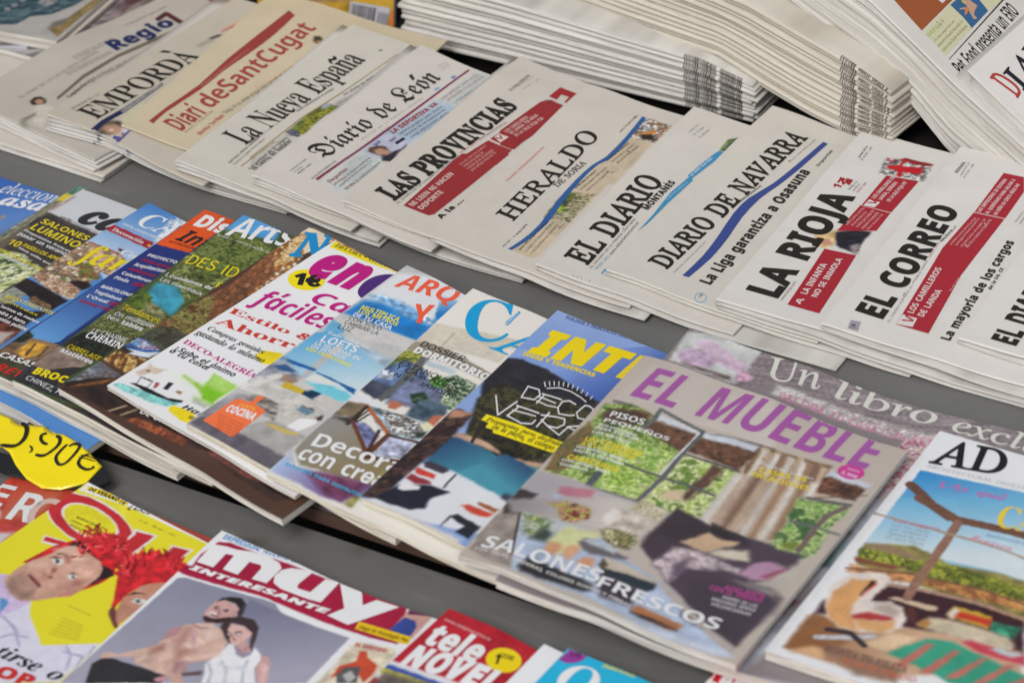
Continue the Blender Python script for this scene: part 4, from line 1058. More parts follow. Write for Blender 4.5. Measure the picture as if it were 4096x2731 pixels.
('h',[(48.1,189.9),(56.2,195.9),(55.5,196.9),(47.4,190.9)],(236,236,238),2),
('h',[(55.5,195.6),(66.3,197.1),(65.8,198.2),(55.1,196.7)],(236,236,238),2),
('h',[(65.5,197.1),(77.2,195.1),(77,196.2),(65.3,198.2)],(236,236,238),2),
('h',[(76.4,195.4),(82.7,193),(82.7,194),(76.4,196.4)],(236,236,238),2),
('h',[(46.1,191.8),(41.8,197),(41.3,196.4),(45.6,191.2)],(236,236,238),2),
('h',[(48.6,194.4),(44.8,199.5),(44.3,199.1),(48.2,193.9)],(236,236,238),2),
('h',[(51.4,196.6),(48,201.7),(47.4,201.3),(50.9,196.2)],(236,236,238),2),
('h',[(54.5,198.4),(51.4,203.5),(50.9,203.2),(53.9,198.1)],(236,236,238),2),
('h',[(57.8,199.8),(55.2,204.8),(54.6,204.5),(57.2,199.5)],(236,236,238),2),
('h',[(61.4,200.7),(59.3,205.6),(58.6,205.4),(60.7,200.5)],(236,236,238),2),
('h',[(65.3,201),(63.6,205.9),(62.9,205.9),(64.6,201)],(236,236,238),2),
('h',[(69.5,200.9),(68.2,205.8),(67.5,205.8),(68.8,201)],(236,236,238),2),
('h',[(73.9,200.4),(73.1,205.2),(72.4,205.3),(73.2,200.5)],(236,236,238),2),
('h',[(78.6,199.4),(78.2,204.2),(77.5,204.4),(77.9,199.7)],(236,236,238),2),
('h',[(83.5,198.1),(83.5,202.8),(82.8,203.1),(82.8,198.4)],(236,236,238),2),
('c',[(25.9,128.7),(25.5,136.9),(59.3,140.1),(63,134.2),(32.7,128.5)],(246,226,20),1),
('c',[(34,122.2),(33.1,128.7),(63,134.2),(67.8,126.7)],(246,226,20),1),
('c',[(31,137.6),(94,142.2),(95.1,134.4),(37.8,127.3)],(246,226,20),1),
('c',[(37,128.5),(95.1,134.4),(94.6,127.3),(42.6,119.8)],(246,226,20),1.2),
],
'ras':[
('g',[(0,284),(111,306),(100,287),(-11,213)],(10,287),(150,174,224),(21,233),(128,158,214),1,(0,1)),
('g',[(0,207),(104,299),(109,216),(96,197)],(42,218),(132,160,218),(95,197),(60,90,170),1,(0,1)),
('f',[(0,207),(11,212),(34,212),(56,206),(81,201),(96,197),(95,132),(92,103),(72,95),(19,132),(-6,183)],(44,42,48),3,(.2,6)),
('n',[(8,149),(12,178),(32,177),(67,188),(96,184),(95,132),(98,116),(64,96),(28,102)],[(32,32,22),(60,58,36),(84,80,50),(40,40,28),(48,44,36)],7,3,1,0),
('f',[(16,101),(22,107),(54,109),(64,102),(38,101),(20,97)],(196,160,136),2,(.1,8)),
('f',[(55,111),(59,109.5),(62,99.5)],(196,160,136),2),
('f',[(68,104),(88,110),(94,113),(94,105),(73,103)],(196,160,136),3),
('n',[(31,111),(50,116),(72,119),(78,110),(64,101),(59,105)],[(36,36,26),(64,58,40),(30,30,24)],6,3,1,0),
('l',[(30,120.5),(35,101.5)],2.5,(50,40,36),.5),
('g',[(12,96),(21,101),(61,99),(94,106),(96,61),(43,64),(18,61)],(19,96),(44,76,116),(57,71),(70,146,166),3,(0,1)),
('g',[(64,106),(93,102),(93,69),(80,55),(43,60)],(84,108),(44,70,110),(77,77),(76,150,172),3,(0,1)),
('w',[(0,124),(3,131),(16,131),(18,120),(18,82),(17,61),(15,6),(0,1),(-1,52),(0,84),(-1,102)],[(62,44,44),(80,58,54),(50,36,38),(92,68,60)],10,3,.4,-.6,(34,26,28)),
('f',[(0,124),(3.5,130.5),(16,131.5),(10.5,122),(2.5,117.5)],(190,140,112),3),
('f',[(14,7),(17,59),(43,64),(99,61),(116,51),(130,40),(93,16),(41,-1),(2,-2)],(226,228,234),3),
('f',[(10,5),(16,27),(35,40),(54,43),(46,29),(49,16),(40,8),(21,5)],(34,36,50),2.5),
('f',[(18,61.5),(21.5,64.5),(37.5,65),(40,62.5),(38,57.5),(21.5,56.5)],(66,58,70),2),
('f',[(16,51.5),(18,53.5),(34.5,53),(35.5,48.5),(19.5,46.5)],(206,66,48),2),
('f',[(16.5,38),(17.5,44.5),(35,44.5),(38,41.5),(26.5,36)],(146,50,60),2),
('f',[(18,25),(18,32.5),(31.5,35.5),(33,31.5),(24,24)],(232,232,234),2),
('f',[(34.5,53),(45.5,63),(45.5,46.5),(38,41.5)],(230,230,234),2),
('l',[(46,62),(47,44.5)],1.5,(50,50,60),.5),
('f',[(68,36),(72,40),(93,42),(92,36),(80,33)],(206,76,54),2.5),
('f',[(77,47.5),(94,48.5),(94,43.5),(77.5,44.5)],(160,92,50),2),
('f',[(68,21),(72,26),(94,25),(93,8),(81,9),(83,18)],(40,42,52),2),
('f',[(68.5,7),(67.5,21.5),(70,21)],(50,50,60),1.5),
('f',[(87.5,60),(87.5,67),(93.5,67.5),(95,58.5)],(70,66,90),3),
('f',[(95,59),(96,81),(111,79),(110,59),(107,46)],(50,42,42),3),
('f',[(-3,-6),(49,3),(90,5),(89,-3),(56,-8),(-8,-10)],(214,210,206),5),
],
 },
 'libro': {"base": (140,130,132), "vis": 330,
'tx':[
('h','U-','Un',79.7,310.9,122.7,320.7,31.4,(222,220,212),2),
('h','U-','libro',132.8,319.3,217.3,326.4,24.9,(222,220,212),2),
('h','U-','exclu',230.7,324.6,308.7,320.5,14.5,(222,220,212),2),
('h','R','DECORA TU CASA CON ESTILO',99.7,290.1,240.1,298.8,9.9,(214,130,170),2),
],
'box':[
],
'ras':[
('f',[(11,342),(61,350),(286,361),(298,324),(216,312),(92,308),(42,273)],(138,126,128),1,(.35,1.2)),
('n',[(0,344),(9,344),(9,312),(4,310)],[(140,130,134),(120,110,114),(156,148,150)],3,2,1,0),
('n',[(41,323),(72,346),(288,353),(296,330),(216,312),(93,307),(64,294)],[(126,114,118),(150,140,142),(138,126,130)],5,2,14,.3),
('f',[(1,337),(40,354),(63,348),(63,320),(62,292),(32,292),(4,294)],(206,208,206),3,(.12,9)),
('f',[(10,330),(23,336),(44,327),(63,320),(61,309),(41,309),(20,320)],(214,188,208),3,(.15,5)),
('f',[(7,307),(11,317),(20,320),(39,313),(36,302),(21,294),(10,299)],(196,170,196),3,(.2,5)),
('f',[(59.5,298.5),(59,313.5),(72.5,308.5),(69.5,301),(62.5,297)],(216,170,196),3,(.3,4)),
('f',[(14,296),(31,297),(55,300),(58,294),(40,294),(17,294)],(110,96,90),3,(.3,4)),
('f',[(22,348),(35.5,349),(34,344.5),(23.5,345)],(150,150,156),3),
('n',[(92,308),(221,314),(221,299),(92,293)],[(206,200,196),(170,160,160),(216,212,208)],6,4,1,0),
('f',[(205,301),(224,317),(220,201),(188,186),(197,234)],(212,194,196),3),
('n',[(204,301),(219,304),(222,264),(209,249),(202,251),(202,283)],[(214,194,198),(220,204,204),(150,60,90),(216,198,200),(190,140,130),(212,196,196)],6,2,1,0),
('n',[(201,258),(215,276),(220,237),(205,230)],[(214,194,198),(220,204,204),(180,60,96),(216,198,200),(212,196,196)],5,2,1,0),
('f',[(199,229),(211,232),(216,200),(197,191),(198,209)],(176,178,186),4),
('f',[(174,205),(211,224),(226,184),(207,124),(198,100),(204,28),(192,-2),(148,16),(169,118)],(196,200,212),8,(.08,9)),
('f',[(192,214),(209,219),(205,182),(195,173)],(206,204,212),4),
('g',[(194,179),(208,178),(209,161),(208,132),(192,129),(193,154)],(194,151),(96,124,126),(208,158),(150,172,172),3,(0,1)),
('f',[(193.5,181.5),(207,178.5),(207.5,172.5),(194.5,174)],(110,130,134),2),
('f',[(188,126),(207,127),(200,89),(188,90)],(212,212,220),5),
('f',[(187.5,85),(203,89),(197.5,78),(197,70.5)],(150,96,106),4),
('f',[(147,-1),(201,0),(244,5),(239,-5),(151,-12)],(180,182,196),6),
],
 },
 'mueble': {"base": (196,184,174), "vis": 230,
'tx':[
('m','GI','EL MUEBLE',16.8,222.2,219.1,241.1,41.5,(168,88,166),2),
('s','R','www.elmueble.com  Nº 625 julio 2014',15.9,220.1,61.6,222.6,2.2,(226,220,216),2),
('h','G','PISOS',16,192.4,44.2,195.8,7,(236,236,238),2),
('h','G','PEQUEÑOS',15.3,184.7,70.1,189.8,4.6,(236,236,238),2),
('h','G','SOLUCIONES',13.7,179.2,47,180.9,2.6,(236,236,238),2),
('h','G','PARA ESTIRAR',13.9,174.4,50.6,177.4,3.1,(236,236,238),2),
('h','G','LOS METROS',14.1,169.2,46.7,170.7,3,(236,236,238),2),
('h','G','UN COMEDOR',14,157.6,61.5,162.1,5.8,(236,214,20),2),
('h','G','A TU MEDIDA',13.5,151.3,58.6,156.2,5.1,(236,214,20),2),
('h','G','DECÓRALO BIEN Y',12.8,147.7,57,151,3,(236,236,238),2),
('h','G','SÁCALE PARTIDO',12.9,142.8,55.3,145.9,3,(236,236,238),2),
('h','G','CABECEROS',13.2,132.2,55.6,136.4,6,(236,214,20),2),
('h','G','CON IDEAS PARA',10.9,128.9,52.2,131.7,3,(236,236,238),2),
('h','G','GUARDAR',12,123.8,36.2,125.5,2.9,(236,236,238),2),
('h','I','Especial verano',141.1,203.6,183.9,210,3.5,(236,236,238),2),
('h','G','CASAS DE',145.7,195.8,181,205.1,5.8,(236,214,20),2),
('h','G','VACACIONES',141.7,188.1,186.9,197.5,5.6,(236,214,20),2),
('p','G','REVISTA',200.9,233.8,210.6,234.1,2.5,(236,190,220),2),
('p','G','2,80€',198.4,227.7,212.2,227,3.6,(236,200,226),2),
('h','G','SALONES',9.5,15.4,105.9,21.7,13.9,(236,236,238),2),
('h','G','FRESCOS',107.1,17.9,202.1,26.2,12,(236,236,238),2),
('h','G','CON TELAS, MADERAS, COLORES SUAVES Y FIBRAS',6.9,11.3,138.6,12.6,3.3,(222,216,212),2),
('h','G','ADELANTE',184.7,66.9,215,72.4,5.2,(190,70,150),2),
('h','G','CON EL VERANO',176,61.6,215.9,66.9,5.2,(190,70,150),2),
('h','G','DISEÑO DE LAS',188.6,58,215.4,60.7,3.4,(206,200,206),2),
('h','G','MEJORES IDEAS',183,52.4,216.5,56.1,3.4,(206,200,206),2),
('h','G','VALENCIANAS',184.7,47.5,215.6,50.5,3.5,(206,200,206),2),
],
'box':[
('p',[(214.9,235.7),(215.4,233.8),(215.3,231.9),(214.8,230),(213.8,228.2),(212.3,226.7),(210.4,225.4),(208.3,224.5),(206.1,224),(203.7,223.9),(201.5,224.2),(199.4,224.9),(197.6,226),(196.2,227.4),(195.2,229.1),(194.7,230.9),(194.7,232.9),(195.2,234.8),(196.2,236.6),(197.7,238.2),(199.5,239.6),(201.6,240.5),(203.9,241.1),(206.2,241.2),(208.5,240.8),(210.6,240.1),(212.4,238.9),(213.9,237.4)],(206,60,150),1),
],
'ras':[
('g',[(12,275),(117,277),(145,224),(8,213)],(20,274),(200,188,180),(107,230),(206,196,188),1,(0,1)),
('f',[(8,213),(23,214),(44,211),(86,212),(144,226),(145,223),(88,208),(45,207),(9,210)],(110,106,104),2),
('n',[(5,206),(24,213),(44,211),(49,203),(98,209),(83,181),(85,150),(83,118),(50,113),(6,113),(8,166)],[(96,120,60),(140,170,80),(190,206,130),(120,150,70),(80,100,50)],8,3,1,0),
('n',[(36,172),(82,182),(85,150),(83,118),(49,114)],[(120,160,60),(170,200,90),(206,216,150),(140,180,80)],9,4,1,0),
('n',[(5,115),(-1,146),(5,181),(16,170),(21,130),(16,114)],[(80,70,46),(110,120,60),(140,96,70),(90,100,50)],6,3,1,0),
('f',[(9,191),(14,202),(35,211),(44,210),(42,194),(18,185)],(84,60,46),5,(.3,8)),
('f',[(47,207),(88,208),(85,184),(74,186),(44,194),(45,199)],(100,70,52),3,(.4,5)),
('f',[(48,214),(85,213),(87,209),(50,207)],(214,216,224),3),
('f',[(90,206),(133,221),(145,224),(134,203),(132,187),(89,187)],(96,66,50),3,(.5,4)),
('f',[(89,212),(134,221),(132,213),(92,206)],(206,212,224),3),
('n',[(90,183),(132,185),(134,126),(89,107),(89,150)],[(150,180,80),(186,206,120),(216,220,170),(110,140,60)],8,3,1,0),
('f',[(114,181),(123,184),(116,133),(111,138)],(96,66,56),3),
('f',[(118,162),(121,168),(124,181),(120,141)],(96,60,60),3),
('f',[(97,127.5),(96.5,138.5),(109.5,144),(114,132.5)],(214,190,160),4),
('l',[(47,220),(48,206),(46,193)],3.2,(104,108,108),.5),
('l',[(47,220),(88,213)],3,(110,112,112),.5),
('l',[(88,213),(87,181),(88,151),(85,116),(80,91)],3.2,(96,100,102),.5),
('l',[(86,183),(104,183),(134,187)],2,(90,90,90),.5),
('l',[(55,149),(87,150),(110,151),(131,152)],2.4,(96,100,100),.5),
('l',[(48,112),(85,116)],2.4,(96,100,104),.5),
('l',[(44.5,129),(44.5,108)],5,(84,92,96),.5),
('l',[(85,116),(108,118)],2,(100,100,104),.5),
('l',[(86,210),(85,185),(84,152)],1.2,(226,228,230),.5),
('f',[(135,223),(189,232),(190,201),(186,161),(142,131),(137,178)],(168,140,112),2,(.35,2)),
('w',[(135,223),(189,232),(190,201),(189,180),(134,184)],[(140,112,84),(176,150,120),(120,92,66),(190,168,140)],7,3,5,-1.2,(120,92,70)),
('f',[(136,220),(141,221),(151,117),(148,115)],(214,206,196),2.5),
('f',[(141,221),(146,222),(156,121),(153,119)],(186,160,136),2.5),
('f',[(146,222),(151,223),(162,125),(159,122)],(222,216,210),2.5),
('f',[(151,223),(156,224),(168,128),(164,126)],(150,118,92),2.5),
('f',[(156,224),(162,225),(173,132),(170,130)],(206,196,186),2.5),
('f',[(162,224),(167,226),(179,136),(175,134)],(190,166,146),2.5),
('f',[(167,225),(172,226),(184,139),(181,137)],(224,218,212),2.5),
('f',[(172,226),(178,227),(190,142),(187,140)],(160,126,100),2.5),
('f',[(177,226),(183,227),(196,146),(192,144)],(130,100,84),2.5),
('f',[(183,227),(188,228),(202,149),(198,147)],(196,170,146),2.5),
('f',[(133,182),(139,187),(142,112),(136,109)],(222,216,210),6),
('f',[(139,185),(146,190),(150,115),(143,113)],(190,166,146),6),
('f',[(145,189),(152,194),(157,119),(150,116)],(130,100,84),6),
('f',[(152,192),(158,197),(164,122),(157,120)],(186,160,136),6),
('f',[(158,195),(165,200),(172,125),(164,123)],(206,196,186),6),
('f',[(164,198),(171,203),(179,128),(172,126)],(160,126,100),6),
('f',[(171,202),(178,206),(186,131),(179,129)],(214,206,196),6),
('f',[(178,204),(185,209),(194,134),(186,132)],(150,118,92),6),
('f',[(184,207),(191,211),(202,137),(194,135)],(224,218,212),6),
('f',[(191,210),(198,214),(209,139),(202,138)],(196,170,146),6),
('f',[(189,216),(196,228),(224,222),(223,203),(192,199)],(96,62,46),3,(.6,3)),
('f',[(191,227),(226,226),(224,220),(191,220)],(206,212,222),3),
('n',[(192,191),(223,199),(224,182),(186,161)],[(110,150,70),(150,184,100),(186,206,140),(90,130,60)],9,4,1,0),
('n',[(183,186),(222,197),(221,167),(225,133),(217,123),(190,127),(190,158)],[(90,140,80),(140,176,96),(180,200,130),(70,110,60)],9,4,1,0),
('l',[(220,193),(212,178),(211,161),(212,133)],4,(120,100,96),.5),
('l',[(191,160),(211,162),(230,162)],2.2,(110,110,110),.5),
('l',[(228,213),(190,190)],1,(90,70,60),.5),
('l',[(190,190),(222,197)],3,(110,104,104),.5),
('f',[(196.5,134),(206,140.5),(210,138),(208.5,131.5),(200,129.5)],(120,130,50),4),
('g',[(1,112),(34,112),(86,115),(108,118),(113,110),(8,51),(0,69)],(14,104),(176,170,176),(78,101),(196,188,188),4,(0,1)),
('f',[(0,68),(0,87),(16,86),(18,56),(5,50)],(58,50,50),3),
('f',[(29,93),(27,102),(52,110),(56,95),(41,93)],(186,120,136),3),
('f',[(29,80),(29,91),(58,93),(56,89)],(186,190,222),4),
('g',[(-5,71),(26,84),(63,108),(108,118),(108,82),(10,59)],(4,68),(150,142,146),(70,96),(206,198,192),5,(0,1)),
('f',[(16,62),(38,64),(65,69),(84,68),(104,56),(141,49),(148,50),(217,10),(226,7),(164,2),(114,4),(44,3),(32,23)],(176,190,214),4,(.06,9)),
('f',[(2,55),(16,60),(43,5),(28,3),(4,10),(-1,43)],(160,148,140),4,(.15,8)),
('l',[(16,61),(36,17)],1.8,(70,50,44),.5),
('n',[(18,61),(40,64),(51,57),(44,42),(32,40)],[(150,160,90),(190,196,110),(110,130,90),(170,176,150)],12,6,1,0),
('f',[(38.5,38.5),(41.5,55.5),(51.5,54),(51.5,42)],(60,74,66),6),
('f',[(54,65),(81,71),(83,68),(73,57),(76,50),(65,34),(51,43)],(214,216,160),5),
('f',[(53.5,34),(53.5,43.5),(61.5,46),(65,40),(62,31.5)],(214,160,120),4),
('f',[(67,35),(65,46),(75,52),(76.5,44),(76,33)],(214,164,128),4),
('f',[(81.5,34.5),(82.5,41),(90.5,44),(94,35.5),(87,30)],(216,158,120),4),
('n',[(30,80),(45,90),(60,91),(64,81),(58,71),(48,68),(39,76)],[(120,60,66),(90,110,50),(206,120,130),(190,150,110),(170,190,60),(130,50,60)],5,3,1,0),
('f',[(44,54),(46,67.5),(51.5,65),(51,52.5)],(196,196,200),4),
('f',[(71,54),(74,61),(111,57),(112,54),(85,47),(77,50)],(104,98,104),3),
('f',[(73,57),(76,61),(101,61),(100,56)],(190,200,206),4),
('n',[(77,75),(83,80),(103,83),(110,77),(108,65),(98,62),(85,66)],[(206,196,150),(90,100,60),(226,216,170),(60,64,44),(150,140,90)],6,3,1,0),
('f',[(72,82),(72,103),(110,101),(101,82),(89,82)],(204,192,180),4,(.2,6)),
('f',[(73,83.5),(73,101),(82,101.5),(82,84)],(226,220,214),3),
('n',[(85,105),(87,119),(110,118),(111,104)],[(120,100,80),(180,170,130),(206,196,170)],6,3,1,0),
('f',[(96,44),(97,49),(140,48),(143,44),(136,36),(101,36)],(200,188,170),2.5),
('f',[(101,38),(142,45),(143,38),(140,34),(103,31)],(40,50,60),2.5),
('f',[(96,39.5),(96.5,47.5),(103,43.5),(102.5,34)],(90,76,66),2),
('f',[(47,8),(48,20),(64,21),(103,19),(108,13),(102,8),(74,6),(52,4)],(40,38,42),4),
('f',[(105,23),(105,33),(136,33),(138,14),(116,10)],(60,50,60),6),
('f',[(139,13),(142,19),(178,19),(178,12),(175,9),(142,9)],(176,116,76),3),
('f',[(140,10),(158,13),(178,12),(177,10),(143,8)],(50,40,44),3),
('g',[(111,90),(115,124),(144,122),(194,129),(225,70),(222,17),(185,34),(149,50),(133,61),(112,73)],(122,111),(66,54,64),(193,53),(84,70,84),4,(0,1)),
('f',[(115,124),(122,122),(144,122),(147,114),(135,93),(115,93)],(60,50,56),3),
('f',[(144,125),(169,123),(168,117),(147,116)],(48,40,46),3),
('f',[(144,126),(171,126),(186,125),(213,127),(213,124),(197,118),(184,117),(170,118)],(58,48,56),3),
('f',[(134,94),(147,115),(154,113),(170,118),(169,112),(161,104),(155,95)],(206,174,142),3),
('f',[(155,94),(161,104),(180,114),(189,116),(184,110),(186,103),(174,98)],(206,196,178),4),
('f',[(128,61),(133,86),(149,94),(185,93),(186,88),(174,85),(150,71),(148,52),(137,55)],(186,170,176),4,(.35,4)),
('f',[(142,71),(148,83),(152,69),(148,54)],(110,92,110),5),
('f',[(186,88),(191,103),(203,113),(210,100),(205,91),(190,87)],(190,150,176),5),
('f',[(190,96),(192,104),(200,111),(215,110),(209,93),(196,86)],(190,146,176),4),
('f',[(201.5,93.5),(215,110),(207.5,92.5)],(140,60,84),5),
('f',[(174,126),(198,126),(217,130),(218,118),(214,111),(199,112),(184,108)],(78,64,78),5),
('f',[(208,93),(222,117),(223,90),(223,80),(198,83)],(190,182,172),6),
('f',[(199,80),(212,84),(227,78),(228,62),(223,35)],(74,62,76),8),
('f',[(188,80),(218,84),(224,74),(202,73)],(150,144,140),6),
('f',[(175,74),(194,78),(222,77),(225,70),(222,17),(173,26),(159,62)],(70,58,70),6),
('f',[(141,49),(149,50),(185,32),(222,15),(225,8),(204,16),(151,41)],(186,176,172),4),
('f',[(128,-3),(171,6),(217,10),(226,6),(212,2),(138,-3)],(206,214,232),5),
],
 },
 'ad': {"base": (234,235,238), "vis": 220,
'tx':[
('m','U','AD',9.2,251,65.8,261.8,32.6,(26,24,26),2),
('s','U','ARCHITECTURAL DIGEST. LAS CASAS MÁS BELLAS',9.7,244.6,165.7,260.9,4,(190,194,200),2),
('h','R','Los mejores',17.8,173,51.4,179.2,3.9,(206,110,160),2),
('s','R','Con las ideas',17.6,167.4,46.7,172.9,2.9,(150,170,176),2),
('s','R','que cambian la',18.6,162.5,47.4,167.6,3,(150,170,176),2),
('s','R','manera de vivir',19.6,157.7,48.2,162.4,2.9,(150,170,176),2),
('s','R','el aire libre',20.6,152.8,48.9,157.1,3,(150,170,176),2),
('h','BI','¡Ay qué',29.1,228.3,80.3,233.3,8,(196,110,180),2),
('h','S','CALOR',85.5,202.3,165.2,216.5,26.7,(238,206,44),2),
('h','H','Menorca',73.4,178.8,107.8,181.6,7.5,(226,150,170),2),
('s','R','Refrescantes',85.3,188,120.9,194.1,3.8,(110,150,180),2),
('h','U','MONTA TU FIESTA',36.9,19,98.3,24,6.9,(120,90,76),2),
('h','U','PLAN DE VERANO',53.5,13.4,108,16.8,5.7,(206,110,76),2),
],
'box':[
],
'ras':[
('g',[(8,240),(140,256),(138,150),(12,139),(9,175)],(12,241),(52,140,206),(46,188),(150,200,228),1,(0,1)),
('g',[(9,201),(133,272),(179,161),(128,158),(9,141)],(26,210),(110,180,220),(55,149),(214,226,232),1,(0,1)),
('f',[(9,141),(43,155),(75,147),(128,158),(179,161),(218,67),(148,112),(14,116),(10,132)],(150,140,80),3,(.3,9)),
('n',[(9,133),(21,140),(48,144),(132,150),(137,138),(102,129),(64,129),(46,128),(13,124)],[(150,160,50),(120,130,50),(180,186,70),(90,96,40)],8,3,1,0),
('n',[(38,131),(64,142),(105,142),(134,146),(139,135),(103,125),(69,124)],[(90,100,40),(140,150,50),(70,76,36),(160,166,60)],6,3,1,0),
('f',[(10,123),(37,127),(48,129),(39,122),(12,119)],(130,72,54),3),
('n',[(65,124),(83,128),(138,137),(142,128),(106,119),(67,117)],[(190,120,70),(206,150,90),(150,96,60)],6,3,1,0),
('f',[(11,114),(57,125),(66,118),(45,110),(12,106)],(186,130,84),4,(.4,5)),
('f',[(10,140),(27,147),(57,144),(50,140),(13,137)],(150,124,100),4),
('f',[(39,96),(46,105),(68,110),(145,120),(163,78),(75,67),(62,74),(12,51),(12,69)],(64,36,42),4),
('l',[(45,106),(67,111),(151,121)],3,(176,140,120),.5),
('l',[(10,109),(57,125),(139,135)],1.5,(110,80,66),.5),
('g',[(12,51),(67,65),(156,88),(171,60),(76,9),(11,10)],(16,36),(150,104,70),(85,28),(206,170,140),4,(0,1)),
('f',[(11,10),(10,48),(21,52),(37,44),(50,42),(42,21),(20,10)],(146,98,62),5),
('f',[(41,10),(15,8),(29,21),(38,19)],(214,170,130),5),
('f',[(58,38),(70,58),(89,62),(85,51),(75,39)],(226,196,160),4),
('f',[(15,65),(10,80),(10,89),(16,104),(26,112),(38,116),(44,113),(45,104),(43,94),(43,84),(56,89),(66,87),(73,78),(75,67),(70,58),(52,49),(35,47),(22,54)],(226,214,206),3),
('f',[(16,65),(14,81),(20,99),(32,105),(36,106),(34,87),(33,74),(37,63),(45,54),(51,51),(36,48),(24,53)],(216,160,104),3),
('f',[(36,105.5),(38.5,102.5),(36,90.5),(34.5,85.5),(34,98.5)],(190,70,54),2),
('f',[(33,104),(36,105.5),(33,84.5),(32,85.5)],(40,36,34),1.5),
('f',[(37,63),(45,72),(64,74),(67,71),(53,64),(40,60)],(176,60,60),3),
('f',[(40,60),(54,64),(67,71),(71,63),(63,54),(49,52)],(214,164,110),3),
('f',[(47.5,81.5),(56.5,86.5),(66.5,82.5),(66,75),(49,75)],(176,160,150),5),
('l',[(26,30),(47,40),(61,49)],4,(190,190,196),.5),
('l',[(29,41),(45,45),(60,37)],4,(56,48,54),.5),
('f',[(52,92),(57,96),(88,99),(88,95),(82,92)],(214,190,160),2),
('f',[(68.5,86.5),(72.5,91.5),(83,78),(78,74)],(90,50,44),3),
('f',[(97,94),(98,105),(125,109),(128,96),(102,92)],(206,170,60),3),
('f',[(100,100),(127,106),(128,99),(103,94)],(200,60,44),3),
('f',[(127.5,104.5),(147,111),(147.5,97),(130,94.5)],(60,140,110),3,(.5,4)),
('f',[(96,95),(98.5,103.5),(102.5,102.5),(102.5,91)],(226,214,206),3),
('f',[(83,75),(87,86),(101,90),(143,97),(151,91),(151,85),(134,78),(91,73)],(206,192,166),4,(.1,9)),
('f',[(83,75),(85.5,83.5),(91,80.5),(90.5,73)],(180,130,70),3),
('f',[(77,37),(95,64),(111,69),(168,67),(196,56),(129,30)],(60,160,130),3),
('f',[(97,59),(103,60),(95,28),(87,27)],(196,116,104),3),
('f',[(117,61),(122,63),(114,31),(106,29)],(196,116,104),3),
('f',[(136,66),(141,68),(131,36),(124,33)],(196,116,104),3),
('f',[(154,71),(159,73),(148,41),(141,38)],(196,116,104),3),
('f',[(173,74),(178,76),(166,46),(158,43)],(196,116,104),3),
('f',[(119,73),(123,78),(160,86),(164,76),(133,70)],(206,70,90),3),
('f',[(136,77),(140,83),(160,86),(152,78)],(190,206,206),3),
('f',[(38,19),(38,29),(94,26),(97,11),(68,6)],(150,116,96),6),
('l',[(9,220),(20,214),(35,204),(52,197)],7,(110,74,60),.5),
('l',[(22,208),(40,203),(57,197),(79,200),(115,204)],7,(116,80,64),.5),
('l',[(60,194),(61,175),(62,146),(62,119),(64,98)],6,(150,112,94),.5),
('l',[(0,176),(41,178),(79,180),(125,180)],2,(170,150,130),.5),
],
 },
 'ero': {"base": (196,66,44), "vis": 130,
'tx':[
('m','G','E',.7,219.9,20.1,224.1,27.4,(236,236,238),2),
('m','G','R',33.7,215.4,55.1,221,35.2,(236,236,238),2),
('m','G','O',51,216,75.4,225.1,36,(222,190,180),2),
],
'box':[
],
'ras':[
('f',[(-115,308),(-19,364),(21,292),(14,283),(-56,248)],(206,190,40),4),
('f',[(-36,282),(-9,275),(4,268),(-26,258),(-50,270)],(40,46,50),4,(.3,6)),
('f',[(-27,259),(4,268),(33,265),(50,226),(5,200)],(190,60,44),5,(.25,14)),
('g',[(2,263),(51,268),(54,229),(30,214)],(12,260),(206,70,46),(55,241),(196,110,80),4,(0,1)),
('f',[(10,208),(22,222),(29.5,214.5),(13,204.5)],(214,200,196),3),
('f',[(36,207),(45,218),(65,221),(51,192)],(190,60,56),6,(.3,10)),
('f',[(35,195),(52,206),(54,189),(46,184)],(206,200,204),6),
],
 },
 'quo': {"base": (232,222,40), "vis": 215,
'tx':[
('h','G+','MISTERIOS',15.2,278.5,44.6,281.3,4.7,(26,24,26),2),
('h','G+','DE VERANO (I)',7.9,272.6,45.6,276.5,4.1,(26,24,26),2),
('h','GI','¿EXISTEN LOS SUEÑOS PREMONITORIOS?',51.3,274.9,205.9,301.1,7.1,(50,50,58),2),
('s','R','www.quo.es',25.8,242.2,56.7,244.7,2.4,(90,90,40),3),
('s','R','PARA MENTES',26,237,56.9,239.5,2.2,(90,90,40),3),
('s','R','INQUIETAS',28.7,232.6,53.8,234.8,2.4,(90,90,40),3),
('s','R','N° 228 · año 2014 · 3,00 €',70.2,268.1,107.9,270.3,2,(150,140,50),2),
('s','R','Por que somos asi de raros',100.4,164.6,123.2,166.2,1.2,(150,140,60),2),
('s','R','el miedo y la sorpresa nos hacen',107.1,151.7,127.5,154.3,1.1,(160,150,66),2),
('s','R','el miedo y la sorpresa nos hacen',108.1,148.1,129.3,151.6,1.1,(160,150,66),2),
('s','R','el miedo y la sorpresa nos hacen',109.1,144.5,131.1,149,1.1,(160,150,66),2),
('s','R','el miedo y la sorpresa nos hacen',110.2,141,133,146.3,1,(160,150,66),2),
('s','R','el miedo y la sorpresa nos hacen',111.2,137.4,134.8,143.6,1.1,(160,150,66),2),
('s','R','el miedo y la sorpresa nos hacen',112.2,133.9,136.6,141,1,(160,150,66),2),
('h','BI','tirse o',95.9,93.4,157.7,100.1,11.8,(24,24,28),6),
('h','G+','OP',113,78.2,144.6,84.4,11.8,(206,44,40),6),
],
'box':[
('c',[(2,281.4),(91.4,289.3),(90.7,287.3),(4.2,272.8)],(236,236,240),.5),
('c',[(3.9,276.3),(44.8,285.1),(48.3,277.1),(44.8,276),(6.5,272.5)],(246,216,20),1),
],
'ras':[
('f',[(0,282),(100,294),(102,286),(2,268)],(236,236,240),1),
